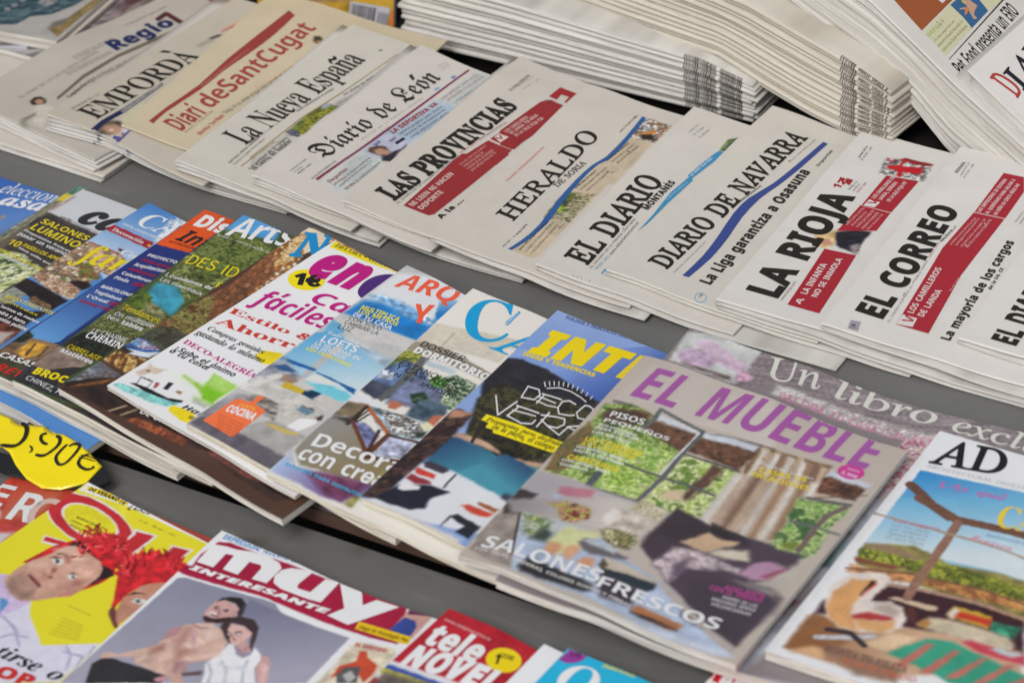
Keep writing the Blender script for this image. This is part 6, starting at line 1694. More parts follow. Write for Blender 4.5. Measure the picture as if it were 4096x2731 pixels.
('f',[(-3,191),(-2,201),(6,202),(109,215),(114,190),(-5,180)],(226,226,232),2),
('f',[(-3,190),(-1,197),(53,202),(54,194)],(60,84,170),2),
('f',[(-2,186),(-3,192),(46,197),(47,190)],(206,200,60),2),
('f',[(3,190),(84,202),(68,169),(3,170)],(110,100,90),6,(.5,9)),
],
 },
 'blanca': {"base": (236,238,242), "vis": 100,
'tx':[
],
'box':[
],
'ras':[
],
 },
 'que': {"base": (32,180,222), "vis": 200,
'tx':[
('p','S','0,95€',5.5,263.1,13,265.6,5.1,(50,20,60),2),
('m','S','Qué',11.1,228.5,81.9,230.4,31.6,(236,236,238),2),
('h','G+','¡NUEVO NÚMERO!',32,265.9,57.5,268,4.4,(232,222,40),2),
],
'box':[
('p',[(14.6,273.9),(15.6,272.1),(16.2,270),(16.4,267.7),(16,265.4),(15.2,263.1),(13.9,260.9),(12.3,259.1),(10.4,257.5),(8.3,256.3),(6.1,255.7),(4,255.5),(2,255.9),(.3,256.8),(-1.2,258.1),(-2.3,259.9),(-3,262),(-3.1,264.3),(-2.8,266.7),(-1.9,269),(-.7,271.1),(1,273),(2.9,274.6),(5,275.8),(7.1,276.4),(9.3,276.6),(11.3,276.1),(13.1,275.2)],(150,56,150),1),
],
'ras':[
('f',[(0,226),(0,254),(0,267),(13,275),(9,253),(6,230)],(40,182,226),2),
],
 },
 'redr': {"base": (206,30,50), "vis": 200,
'tx':[
('m','G+','Lecturas',.4,244.7,66.5,256,19.7,(236,236,238),2),
],
'box':[
],
'ras':[
('f',[(11,268),(15,272),(82,280),(81,265)],(232,228,232),3),
],
 },
 'orange': {"base": (206,202,196), "vis": 500,
'tx':[
('h','G','Pet Food presenta un ERO',5.9,10.9,2.8,108.8,13.2,(44,40,42),2),
('h','R','ESPORTS',-33.5,14.3,-33.2,29.4,2.8,(110,160,70),2),
('h','R','| pàg. 26',-33.4,29.6,-33.8,40,3,(110,110,90),2),
('h','R',"L'ICG Lleida congela el preu dels",-27.6,14.6,-28.1,48.1,1.7,(84,82,66),2),
('h','R',"abonaments d'aquesta temporada i es",-22.8,14.6,-23.3,54.4,1.7,(84,82,66),2),
('h','R',"marca el repte d'arribar als 600 abonats",-17.9,14.4,-18.5,54.9,1.7,(84,82,66),2),
],
'box':[
('c',[(-75.5,18),(-73.9,17.1),(-40.9,14),(-41.1,65.8),(-41.3,71.9)],(150,84,50),1),
('c',[(-50,52.6),(-44.8,53.1),(-44.5,60.9),(-46.6,64.1),(-54.2,52.7)],(206,202,196),2),
('c',[(-39.5,15.1),(-39.7,57.9),(-41.1,65.8),(-27.5,86.6),(-13.1,108.5),(-16,83.9),(-15.3,56.9),(-14.6,13)],(198,196,162),1),
('v',[(-39.5,58.2),(-39.2,68.6),(-27.5,86.6),(-23.7,86),(-15.8,84.6),(-15.2,56.7),(-25.7,58.6)],(56,96,136),2),
('v',[(-36.1,73.4),(-33,78.1),(-24.3,79.7),(-23.3,73.9),(-21.9,69.6),(-17.4,69.1),(-19.1,65.4),(-25,68),(-30.2,70.7)],(186,150,130),3),
('v',[(-32.6,62.8),(-29.5,69.6),(-27.8,69.1),(-31.9,62.3)],(190,150,130),3),
('v',[(-35.9,70.5),(-35.4,72.3),(-31.8,72),(-32,70.7)],(214,196,50),3.5),
('v',[(-30.2,68.6),(-27.1,71.2),(-25.4,62.2),(-26.8,62.3)],(196,130,70),3.3),
('v',[(-24.3,71.2),(-23.3,73.9),(-21.6,70.1)],(206,140,50),3.6),
('c',[(-11.1,12.5),(-14.3,106.8),(-13.1,108.5),(-10.5,12.7)],(50,48,46),2),
],
'ras':[
],
 },
 'diari': {"base": (216,212,208), "vis": 300,
'tx':[
('m','U','D',42.3,15.3,39.8,27.2,26.8,(170,64,60),2),
('m','U','IARI',41.2,26.1,32.9,93.8,21,(36,34,44),2),
],
'box':[
],
'ras':[
],
 },
 'yellow': {"base": (196,160,60), "vis": 300,
'tx':[
('h','G','WPE',61.7,18.2,75.9,15.2,3.6,(210,190,190),2),
],
'box':[
('c',[(54.9,23.2),(77.8,22.2),(77.3,14.1),(64.4,17.3)],(170,56,60),1),
('b',[(92.7,41.5),(137.6,40.3),(132.8,11.1),(90,14.6)],(186,186,192),1),
('c',[(88.3,16.8),(88.2,15.7),(87.9,14.6),(87.4,13.6),(86.8,12.8),(86,12.1),(85.2,11.6),(84.3,11.3),(83.4,11.4),(82.5,11.6),(81.8,12.1),(81.1,12.8),(80.6,13.7),(80.3,14.7),(80.2,15.8),(80.3,16.9),(80.6,17.9),(81,18.9),(81.7,19.8),(82.4,20.5),(83.3,21),(84.2,21.2),(85.1,21.2),(85.9,21),(86.7,20.5),(87.3,19.8),(87.8,18.9),(88.1,17.9)],(50,96,60),1),
('b',[(94.8,39),(95.2,39),(93.1,14.6),(92.7,14.8)],(66,64,70),2),
('b',[(96.2,39),(96.6,39),(94.3,14.6),(93.9,14.8)],(66,64,70),2),
('b',[(97.1,39),(98.2,39),(95.9,14.6),(94.8,14.8)],(66,64,70),2),
('b',[(99.1,38.9),(99.5,38.9),(97.1,14.5),(96.7,14.7)],(66,64,70),2),
('b',[(100.4,38.9),(100.9,38.9),(98.3,14.5),(97.9,14.7)],(66,64,70),2),
('b',[(101.4,38.9),(102.1,38.9),(99.5,14.5),(98.8,14.6)],(66,64,70),2),
('b',[(103,38.8),(103.4,38.8),(100.7,14.4),(100.3,14.6)],(66,64,70),2),
('b',[(103.8,38.8),(104.9,38.8),(102.1,14.4),(101,14.6)],(66,64,70),2),
('b',[(105.8,38.8),(106.9,38.8),(104,14.4),(102.9,14.5)],(66,64,70),2),
('b',[(107.4,38.7),(107.8,38.7),(104.8,14.3),(104.4,14.4)],(66,64,70),2),
('b',[(108.2,38.7),(108.6,38.7),(105.5,14.2),(105.1,14.4)],(66,64,70),2),
('b',[(109.5,38.7),(110.6,38.6),(107.5,14.3),(106.4,14.4)],(66,64,70),2),
('b',[(111.5,38.6),(111.9,38.6),(108.7,14.1),(108.3,14.3)],(66,64,70),2),
('b',[(112.8,38.6),(113.3,38.6),(109.9,14.1),(109.5,14.3)],(66,64,70),2),
('b',[(113.7,38.6),(114.1,38.6),(110.6,14),(110.2,14.2)],(66,64,70),2),
('b',[(114.6,38.5),(115,38.5),(111.5,14),(111.1,14.2)],(66,64,70),2),
('b',[(115.5,38.5),(116.6,38.5),(113,14.1),(112,14.2)],(66,64,70),2),
('b',[(117.5,38.5),(118.6,38.4),(114.9,14),(113.8,14.1)],(66,64,70),2),
('b',[(119.5,38.4),(120.6,38.4),(116.8,14),(115.7,14.1)],(66,64,70),2),
('b',[(121.1,38.4),(122.2,38.4),(118.3,13.9),(117.2,14)],(66,64,70),2),
('b',[(124.5,34.6),(125,34.7),(121.3,12.6),(120.8,12.6)],(90,88,94),2),
('b',[(125.7,34.6),(126.1,34.6),(122.4,12.6),(122,12.6)],(90,88,94),2),
('b',[(126.7,34.5),(127.1,34.6),(123.5,12.6),(123.1,12.5)],(90,88,94),2),
('b',[(127.8,34.5),(128.2,34.6),(124.5,12.6),(124.1,12.5)],(90,88,94),2),
('b',[(128.9,34.5),(129.4,34.6),(125.7,12.6),(125.2,12.5)],(90,88,94),2),
('b',[(130,34.5),(130.4,34.5),(126.8,12.5),(126.4,12.5)],(90,88,94),2),
('b',[(131.1,34.4),(131.6,34.5),(128,12.5),(127.4,12.4)],(90,88,94),2),
('b',[(132.3,34.4),(132.8,34.5),(129.2,12.5),(128.6,12.4)],(90,88,94),2),
('b',[(133.5,34.4),(134,34.5),(130.4,12.5),(129.8,12.4)],(90,88,94),2),
('b',[(134.7,34.3),(135.2,34.4),(131.6,12.4),(131,12.3)],(90,88,94),2),
('b',[(135.9,34.3),(136.4,34.4),(132.8,12.4),(132.2,12.3)],(90,88,94),2),
],
'ras':[
('f',[(36,35),(144,49),(140,8),(97,10),(54,24)],(200,160,56),2),
('f',[(54,30),(94,40),(92,29),(59,28)],(176,140,50),5,(.2,9)),
('f',[(37,43),(99,51),(94,42),(45,32)],(150,120,90),6,(.2,9)),
('f',[(138,36),(144,42),(144,34),(137,8),(133,9)],(206,110,50),3),
],
 },
 'redbox': {"base": (170,30,36), "vis": 300,
'tx':[
('h','G','Salud',174.9,6.1,186.6,7.2,2.8,(60,130,80),2),
],
'box':[
('c',[(162.5,8.3),(191.3,13.2),(189.8,8.2),(184.4,6.1),(163.3,5.6)],(206,186,50),1),
],
'ras':[
],
 },
 'tealmag': {"base": (60,84,92), "vis": 240,
'tx':[
],
'box':[
],
'ras':[
('f',[(102,77),(208,95),(216,73),(204,50),(185,37),(180,18),(148,8)],(46,74,86),4,(.35,9)),
('n',[(102,77),(208,95),(216,73),(204,50),(185,37),(180,18),(148,8)],[(40,66,78),(60,92,100),(30,52,64),(50,80,90),(84,110,116)],7,4,3,.6),
('f',[(147,45.5),(147.5,49.5),(153.5,49.5),(156,43.5),(152,42)],(150,146,150),2),
('f',[(148.5,56.5),(154.5,60),(159,54.5),(155,51)],(140,140,146),2),
('f',[(176,67),(175.5,76.5),(192,81),(193,69),(188,63)],(150,146,150),2,(.3,3)),
('f',[(152,68.5),(159.5,69),(161.5,64),(156,64)],(140,140,146),2),
('f',[(148,8),(180,18),(185,37),(204,50),(216,73),(223,94),(237,103),(241,-1),(154,-2)],(176,174,168),2),
('f',[(217,20),(224,45),(229,89),(236,98),(238,90),(236,7)],(136,116,70),1.5,(.2,6)),
('f',[(217,20),(224,30),(228,43),(225,47),(214,34)],(110,104,96),5),
('f',[(237,4),(240,93),(243,93),(241,-1)],(186,186,186),1),
],
 },
 'graymag': {"base": (134,126,128), "vis": 240,
'tx':[
],
'box':[
('c',[(146.4,3.2),(171.9,17.8),(178.2,10.9),(176.9,9),(148.6,.5)],(206,204,214),1),
],
'ras':[
('n',[(139,85),(221,212),(272,145),(221,-1),(168,-24),(142,-6)],[(128,120,122),(150,142,142),(108,100,104),(140,132,134)],22,8,3,.4),
('n',[(203,128),(207,158),(230,138),(225,107)],[(90,80,84),(120,112,114),(70,60,66)],8,3,1,0),
('f',[(140,-2),(183,12),(198,29),(201,50),(202,40),(198,20),(183,4),(142,-6)],(190,188,184),3),
],
 },
 'tag': {"base": (238,218,16), "vis": 400,
'tx':[
],
'box':[
('l',[(229.4,46.5),(230.4,45.8),(229.3,48.5),(228.8,47.8)],(36,34,30),2),
('l',[(230.4,45.8),(231.7,45.3),(230.2,49.1),(229.3,48.5)],(36,34,30),2),
('l',[(231.7,45.3),(232.8,45.2),(231.6,49.2),(230.2,49.1)],(36,34,30),2),
('l',[(232.8,45.2),(233.7,45),(233.4,49.1),(231.6,49.2)],(36,34,30),2),
('l',[(233.7,45),(234.1,44.8),(235.3,48.6),(233.4,49.1)],(36,34,30),2),
('l',[(234.1,44.8),(234.5,44.5),(237,47.5),(235.3,48.6)],(36,34,30),2),
('l',[(234.5,44.5),(235.2,43.9),(238.3,46.2),(237,47.5)],(36,34,30),2),
('l',[(235.2,43.9),(236,43.2),(239.5,44.9),(238.3,46.2)],(36,34,30),2),
('l',[(236,43.2),(236.7,42.3),(240.5,43.4),(239.5,44.9)],(36,34,30),2),
('l',[(236.7,42.3),(237.5,41.2),(241.3,42),(240.5,43.4)],(36,34,30),2),
('l',[(237.5,41.2),(238.2,39.9),(242,40.4),(241.3,42)],(36,34,30),2),
('l',[(238.2,39.9),(238.9,38.4),(242.7,38.6),(242,40.4)],(36,34,30),2),
('l',[(238.9,38.4),(239.5,36.8),(243.2,36.8),(242.7,38.6)],(36,34,30),2),
('l',[(239.5,36.8),(240,35.3),(243.5,34.9),(243.2,36.8)],(36,34,30),2),
('l',[(240,35.3),(240.3,33.8),(243.5,33),(243.5,34.9)],(36,34,30),2),
('l',[(240.3,33.8),(240.3,32.3),(243.2,31.3),(243.5,33)],(36,34,30),2),
('l',[(240.3,32.3),(240.2,30.6),(242.8,29.5),(243.2,31.3)],(36,34,30),2),
('l',[(240.2,30.6),(239.8,29),(242.1,27.8),(242.8,29.5)],(36,34,30),2),
('l',[(239.8,29),(239,27.6),(241.2,26.1),(242.1,27.8)],(36,34,30),2),
('l',[(239,27.6),(237.7,26.7),(240,24.4),(241.2,26.1)],(36,34,30),2),
('l',[(237.7,26.7),(235.7,25.9),(238,23),(240,24.4)],(36,34,30),2),
('l',[(235.7,25.9),(233.1,25.1),(235.2,21.9),(238,23)],(36,34,30),2),
('l',[(233.1,25.1),(230.2,24.4),(232.3,21.1),(235.2,21.9)],(36,34,30),2),
('l',[(230.2,24.4),(228,23.3),(229.4,21),(232.3,21.1)],(36,34,30),2),
('l',[(228,23.3),(226.6,22.2),(227.3,21.1),(229.4,21)],(36,34,30),2),
('l',[(250.2,30.9),(250.7,30.5),(250.7,31.7),(250.2,31.5)],(36,34,30),2),
('l',[(250.7,30.5),(251.4,30.1),(251.4,31.7),(250.7,31.7)],(36,34,30),2),
('l',[(251.4,30.1),(252.1,29.9),(252.3,31.5),(251.4,31.7)],(36,34,30),2),
('l',[(252.1,29.9),(252.7,29.6),(253.1,31.2),(252.3,31.5)],(36,34,30),2),
('l',[(252.7,29.6),(253,29.5),(254,30.7),(253.1,31.2)],(36,34,30),2),
('l',[(253,29.5),(253.2,29.3),(254.6,30.1),(254,30.7)],(36,34,30),2),
('l',[(253.2,29.3),(253.5,29),(255,29.4),(254.6,30.1)],(36,34,30),2),
('l',[(253.5,29),(253.7,28.6),(255.3,28.7),(255,29.4)],(36,34,30),2),
('l',[(253.7,28.6),(253.9,28.2),(255.5,28.1),(255.3,28.7)],(36,34,30),2),
('l',[(253.9,28.2),(254.1,27.8),(255.4,27.5),(255.5,28.1)],(36,34,30),2),
('l',[(254.1,27.8),(254.2,27.4),(255.3,26.9),(255.4,27.5)],(36,34,30),2),
('l',[(254.2,27.4),(254.1,26.9),(255,26.4),(255.3,26.9)],(36,34,30),2),
('l',[(254.1,26.9),(253.9,26.5),(254.7,26),(255,26.4)],(36,34,30),2),
('l',[(253.9,26.5),(253.8,26),(254.4,25.6),(254.7,26)],(36,34,30),2),
('l',[(253.8,26),(253.8,25.6),(254.1,25.4),(254.4,25.6)],(36,34,30),2),
('l',[(262.4,39.7),(261.7,40),(262.6,38.4),(262.9,38.9)],(36,34,30),2),
('l',[(261.7,40),(260.7,40.1),(262.1,37.8),(262.6,38.4)],(36,34,30),2),
('l',[(260.7,40.1),(259.9,40),(261.2,37.5),(262.1,37.8)],(36,34,30),2),
('l',[(259.9,40),(259.1,39.9),(260.1,37.2),(261.2,37.5)],(36,34,30),2),
('l',[(259.1,39.9),(258.6,40),(258.9,37.2),(260.1,37.2)],(36,34,30),2),
('l',[(258.6,40),(258,40.3),(257.6,37.5),(258.9,37.2)],(36,34,30),2),
('l',[(258,40.3),(257.2,40.6),(256.5,37.9),(257.6,37.5)],(36,34,30),2),
('l',[(257.2,40.6),(256.5,41),(255.3,38.5),(256.5,37.9)],(36,34,30),2),
('l',[(256.5,41),(255.9,41.4),(254.2,39.2),(255.3,38.5)],(36,34,30),2),
('l',[(255.9,41.4),(255.4,41.7),(253.2,40.2),(254.2,39.2)],(36,34,30),2),
('l',[(255.4,41.7),(255,42.2),(252.5,41.2),(253.2,40.2)],(36,34,30),2),
('l',[(255,42.2),(254.6,42.7),(251.9,42.3),(252.5,41.2)],(36,34,30),2),
('l',[(254.6,42.7),(254.2,43.4),(251.6,43.4),(251.9,42.3)],(36,34,30),2),
('l',[(254.2,43.4),(253.9,44.1),(251.5,44.5),(251.6,43.4)],(36,34,30),2),
('l',[(253.9,44.1),(253.7,44.6),(251.8,45.4),(251.5,44.5)],(36,34,30),2),
('l',[(253.7,44.6),(253.8,45.1),(252.3,46.2),(251.8,45.4)],(36,34,30),2),
('l',[(253.8,45.1),(254.5,45.6),(252.9,47.1),(252.3,46.2)],(36,34,30),2),
('l',[(254.5,45.6),(255.3,46),(253.7,47.7),(252.9,47.1)],(36,34,30),2),
('l',[(255.3,46),(255.7,46.7),(254.6,47.9),(253.7,47.7)],(36,34,30),2),
('l',[(255.7,46.7),(255.9,47.4),(255.4,48),(254.6,47.9)],(36,34,30),2),
('l',[(264.2,48),(265,47.5),(264.1,49.6),(263.8,49)],(36,34,30),2),
('l',[(265,47.5),(266.1,47.2),(264.8,50.2),(264.1,49.6)],(36,34,30),2),
('l',[(266.1,47.2),(266.9,47.2),(266,50.3),(264.8,50.2)],(36,34,30),2),
('l',[(266.9,47.2),(267.4,47.1),(267.5,50.3),(266,50.3)],(36,34,30),2),
('l',[(267.4,47.1),(267.4,47),(269.2,49.6),(267.5,50.3)],(36,34,30),2),
('l',[(267.4,47),(267.7,46.8),(270.4,48.3),(269.2,49.6)],(36,34,30),2),
('l',[(267.7,46.8),(268.3,46.1),(271.2,47),(270.4,48.3)],(36,34,30),2),
('l',[(268.3,46.1),(268.9,45.1),(271.9,45.6),(271.2,47)],(36,34,30),2),
('l',[(268.9,45.1),(269.4,44),(272.3,44),(271.9,45.6)],(36,34,30),2),
('l',[(269.4,44),(269.8,42.9),(272.5,42.4),(272.3,44)],(36,34,30),2),
('l',[(269.8,42.9),(269.9,41.5),(272.3,40.8),(272.5,42.4)],(36,34,30),2),
('l',[(269.9,41.5),(269.8,39.9),(272,39),(272.3,40.8)],(36,34,30),2),
('l',[(269.8,39.9),(269.5,38.2),(271.5,37.3),(272,39)],(36,34,30),2),
('l',[(269.5,38.2),(269,36.5),(271,35.6),(271.5,37.3)],(36,34,30),2),
('l',[(269,36.5),(268.6,35),(270.4,34),(271,35.6)],(36,34,30),2),
('l',[(268.6,35),(268,33.6),(269.9,32.6),(270.4,34)],(36,34,30),2),
('l',[(268,33.6),(267.5,32.2),(269.2,31.2),(269.9,32.6)],(36,34,30),2),
('l',[(267.5,32.2),(266.9,31),(268.5,29.9),(269.2,31.2)],(36,34,30),2),
('l',[(266.9,31),(266,30),(267.8,28.6),(268.5,29.9)],(36,34,30),2),
('l',[(266,30),(265.1,29.2),(266.9,27.5),(267.8,28.6)],(36,34,30),2),
('l',[(265.1,29.2),(264,28.7),(265.7,26.5),(266.9,27.5)],(36,34,30),2),
('l',[(264,28.7),(262.6,28.3),(264.2,25.8),(265.7,26.5)],(36,34,30),2),
('l',[(262.6,28.3),(261.1,27.9),(262.6,25.3),(264.2,25.8)],(36,34,30),2),
('l',[(261.1,27.9),(260,27.2),(261.1,25.3),(262.6,25.3)],(36,34,30),2),
('l',[(260,27.2),(259.4,26.5),(259.9,25.6),(261.1,25.3)],(36,34,30),2),
('l',[(277.5,46.3),(276.9,45.4),(278.2,44.8),(278.1,46)],(36,34,30),2),
('l',[(276.9,45.4),(276.3,44),(278.1,43.2),(278.2,44.8)],(36,34,30),2),
('l',[(276.3,44),(275.8,42.3),(277.7,41.5),(278.1,43.2)],(36,34,30),2),
('l',[(275.8,42.3),(275.4,40.5),(277.4,39.8),(277.7,41.5)],(36,34,30),2),
('l',[(275.4,40.5),(275.2,38.8),(277.3,38.2),(277.4,39.8)],(36,34,30),2),
('l',[(275.2,38.8),(275,37.3),(277.2,36.7),(277.3,38.2)],(36,34,30),2),
('l',[(275,37.3),(274.9,35.7),(277.1,35.2),(277.2,36.7)],(36,34,30),2),
('l',[(274.9,35.7),(274.8,34.2),(277.2,33.8),(277.1,35.2)],(36,34,30),2),
('l',[(274.8,34.2),(274.9,32.6),(277.5,32.5),(277.2,33.8)],(36,34,30),2),
('l',[(274.9,32.6),(275.4,31),(278,31.7),(277.5,32.5)],(36,34,30),2),
('l',[(275.4,31),(276.4,29.4),(278.7,30.9),(278,31.7)],(36,34,30),2),
('l',[(276.4,29.4),(277.8,28.1),(279.6,30.1),(278.7,30.9)],(36,34,30),2),
('l',[(277.8,28.1),(279.4,27),(280.7,29.4),(279.6,30.1)],(36,34,30),2),
('l',[(279.4,27),(281.1,26.1),(281.7,28.9),(280.7,29.4)],(36,34,30),2),
('l',[(281.1,26.1),(282.8,25.8),(282.3,28.6),(281.7,28.9)],(36,34,30),2),
('l',[(282.8,25.8),(284.2,26.2),(282.9,28.5),(282.3,28.6)],(36,34,30),2),
('l',[(284.2,26.2),(285.3,26.8),(283.8,28.7),(282.9,28.5)],(36,34,30),2),
('l',[(285.3,26.8),(286.2,27.8),(284.7,29.2),(283.8,28.7)],(36,34,30),2),
('l',[(286.2,27.8),(287,28.8),(285.5,29.9),(284.7,29.2)],(36,34,30),2),
('l',[(287,28.8),(287.7,30.1),(286.2,30.9),(285.5,29.9)],(36,34,30),2),
('l',[(287.7,30.1),(288.3,31.6),(286.6,32.3),(286.2,30.9)],(36,34,30),2),
('l',[(288.3,31.6),(288.8,33.3),(286.9,34),(286.6,32.3)],(36,34,30),2),
('l',[(288.8,33.3),(289.1,35.3),(287.1,35.9),(286.9,34)],(36,34,30),2),
('l',[(289.1,35.3),(289.3,37.2),(287.3,37.8),(287.1,35.9)],(36,34,30),2),
('l',[(289.3,37.2),(289.5,38.9),(287.5,39.5),(287.3,37.8)],(36,34,30),2),
('l',[(289.5,38.9),(289.7,40.5),(287.6,41.1),(287.5,39.5)],(36,34,30),2),
('l',[(289.7,40.5),(289.8,42.1),(287.6,42.6),(287.6,41.1)],(36,34,30),2),
('l',[(289.8,42.1),(289.9,43.5),(287.6,44),(287.6,42.6)],(36,34,30),2),
('l',[(289.9,43.5),(289.8,44.9),(287.6,45.3),(287.6,44)],(36,34,30),2),
('l',[(289.8,44.9),(289.8,46),(287.5,46.4),(287.6,45.3)],(36,34,30),2),
('l',[(289.8,46),(289.7,47),(287.3,47.3),(287.5,46.4)],(36,34,30),2),
('l',[(289.7,47),(289.6,47.9),(287.2,48),(287.3,47.3)],(36,34,30),2),
('l',[(289.6,47.9),(289.5,48.9),(286.9,48.5),(287.2,48)],(36,34,30),2),
('l',[(289.5,48.9),(289,50),(286.8,48.4),(286.9,48.5)],(36,34,30),2),
('l',[(289,50),(287.7,50.9),(287.1,48.1),(286.8,48.4)],(36,34,30),2),
('l',[(287.7,50.9),(286.4,51.1),(287,48.3),(287.1,48.1)],(36,34,30),2),
('l',[(286.4,51.1),(285.2,50.9),(286.3,48.3),(287,48.3)],(36,34,30),2),
('l',[(285.2,50.9),(284.1,50.6),(285.4,48.2),(286.3,48.3)],(36,34,30),2),
('l',[(284.1,50.6),(283,50.1),(284.4,48),(285.4,48.2)],(36,34,30),2),
('l',[(283,50.1),(282.1,49.5),(283.6,47.7),(284.4,48)],(36,34,30),2),
('l',[(282.1,49.5),(281.3,48.6),(282.9,47.3),(283.6,47.7)],(36,34,30),2),
('l',[(281.3,48.6),(280.7,47.5),(282.1,46.5),(282.9,47.3)],(36,34,30),2),
('l',[(280.7,47.5),(280,46.5),(281.5,45.5),(282.1,46.5)],(36,34,30),2),
('l',[(280,46.5),(279.7,45.4),(280.7,44.8),(281.5,45.5)],(36,34,30),2),
('l',[(279.7,45.4),(279.6,44.7),(280.1,44.3),(280.7,44.8)],(36,34,30),2),
('l',[(299.5,45.9),(298.7,45.6),(299.8,44.6),(300.1,45.4)],(36,34,30),2),
('l',[(298.7,45.6),(297.6,45.1),(299.1,43.7),(299.8,44.6)],(36,34,30),2),
('l',[(297.6,45.1),(296.6,44.2),(298.2,42.8),(299.1,43.7)],(36,34,30),2),
('l',[(296.6,44.2),(295.8,43.1),(297.3,42),(298.2,42.8)],(36,34,30),2),
('l',[(295.8,43.1),(295.2,42),(296.7,41.2),(297.3,42)],(36,34,30),2),
('l',[(295.2,42),(294.7,40.9),(296.6,40.2),(296.7,41.2)],(36,34,30),2),
('l',[(294.7,40.9),(294.5,39.6),(296.6,39.1),(296.6,40.2)],(36,34,30),2),
('l',[(294.5,39.6),(294.4,38.3),(296.7,38),(296.6,39.1)],(36,34,30),2),
('l',[(294.4,38.3),(294.5,37),(297,37),(296.7,38)],(36,34,30),2),
('l',[(294.5,37),(294.8,35.8),(297.3,36.3),(297,37)],(36,34,30),2),
('l',[(294.8,35.8),(295.3,34.6),(297.7,35.9),(297.3,36.3)],(36,34,30),2),
('l',[(295.3,34.6),(296.2,33.6),(298.1,35.5),(297.7,35.9)],(36,34,30),2),
('l',[(296.2,33.6),(297.2,32.8),(298.6,35.2),(298.1,35.5)],(36,34,30),2),
('l',[(297.2,32.8),(298.4,32.2),(299.2,34.8),(298.6,35.2)],(36,34,30),2),
('l',[(298.4,32.2),(299.6,31.7),(299.9,34.5),(299.2,34.8)],(36,34,30),2),
('l',[(299.6,31.7),(300.9,31.4),(300.8,34.3),(299.9,34.5)],(36,34,30),2),
('l',[(300.9,31.4),(302.4,31.3),(302,34.1),(300.8,34.3)],(36,34,30),2),
('l',[(302.4,31.3),(303.9,31.2),(303.2,33.9),(302,34.1)],(36,34,30),2),
('l',[(303.9,31.2),(305.3,31.3),(304.4,33.9),(303.2,33.9)],(36,34,30),2),
('l',[(305.3,31.3),(306.6,31.6),(305.4,34),(304.4,33.9)],(36,34,30),2),
('l',[(306.6,31.6),(307.6,32.1),(306.2,34.1),(305.4,34)],(36,34,30),2),
('l',[(307.6,32.1),(308.5,32.8),(307,34.5),(306.2,34.1)],(36,34,30),2),
('l',[(308.5,32.8),(309.3,33.5),(307.8,34.9),(307,34.5)],(36,34,30),2),
('l',[(309.3,33.5),(309.9,34.2),(308.4,35.5),(307.8,34.9)],(36,34,30),2),
('l',[(309.9,34.2),(310.3,34.9),(308.9,35.9),(308.4,35.5)],(36,34,30),2),
('l',[(310.3,34.9),(310.7,35.6),(309.1,36.4),(308.9,35.9)],(36,34,30),2),
('l',[(310.7,35.6),(311.1,36.3),(309.1,37),(309.1,36.4)],(36,34,30),2),
('l',[(311.1,36.3),(311.2,37),(309,37.5),(309.1,37)],(36,34,30),2),
('l',[(311.2,37),(310.9,37.7),(309.3,38),(309,37.5)],(36,34,30),2),
('l',[(310.9,37.7),(310.5,38.1),(309.7,38.3),(309.3,38)],(36,34,30),2),
('l',[(293.6,42),(294.5,42),(294.2,42.6),(293.5,42.3)],(36,34,30),2),
('l',[(294.5,42),(295.8,42.2),(295.4,43.1),(294.2,42.6)],(36,34,30),2),
('l',[(295.8,42.2),(297.1,42.5),(296.7,43.3),(295.4,43.1)],(36,34,30),2),
('l',[(297.1,42.5),(298.6,42.8),(298.2,43.7),(296.7,43.3)],(36,34,30),2),
('l',[(298.6,42.8),(300,43),(299.6,43.9),(298.2,43.7)],(36,34,30),2),
('l',[(300,43),(301.5,43.3),(301.1,44.2),(299.6,43.9)],(36,34,30),2),
('l',[(301.5,43.3),(303.1,43.5),(302.8,44.4),(301.1,44.2)],(36,34,30),2),
('l',[(303.1,43.5),(304.8,43.7),(304.4,44.6),(302.8,44.4)],(36,34,30),2),
('l',[(304.8,43.7),(306.1,44),(305.9,44.7),(304.4,44.6)],(36,34,30),2),
('l',[(306.1,44),(307.1,44.3),(307,44.6),(305.9,44.7)],(36,34,30),2),
('l',[(293.3,39.7),(294.4,39.7),(294.1,40.4),(293.2,40)],(36,34,30),2),
('l',[(294.4,39.7),(295.9,39.9),(295.5,40.8),(294.1,40.4)],(36,34,30),2),
('l',[(295.9,39.9),(297.5,40.2),(297.1,41.1),(295.5,40.8)],(36,34,30),2),
('l',[(297.5,40.2),(299.2,40.6),(298.8,41.5),(297.1,41.1)],(36,34,30),2),
('l',[(299.2,40.6),(300.8,40.8),(300.4,41.7),(298.8,41.5)],(36,34,30),2),
('l',[(300.8,40.8),(302.4,41.1),(302,42),(300.4,41.7)],(36,34,30),2),
('l',[(302.4,41.1),(304,41.3),(303.7,42.2),(302,42)],(36,34,30),2),
('l',[(304,41.3),(305.6,41.5),(305.3,42.4),(303.7,42.2)],(36,34,30),2),
('l',[(305.6,41.5),(307,41.8),(306.7,42.5),(305.3,42.4)],(36,34,30),2),
('l',[(307,41.8),(307.9,42.1),(307.8,42.4),(306.7,42.5)],(36,34,30),2),
],
'ras':[
],
 },
}
PARTS = {'h':'headline','m':'masthead','s':'small_print','c':'colour_band','b':'barcode','p':'price_spot','w':'web_address','v':'cover_picture','l':'price_lettering'}

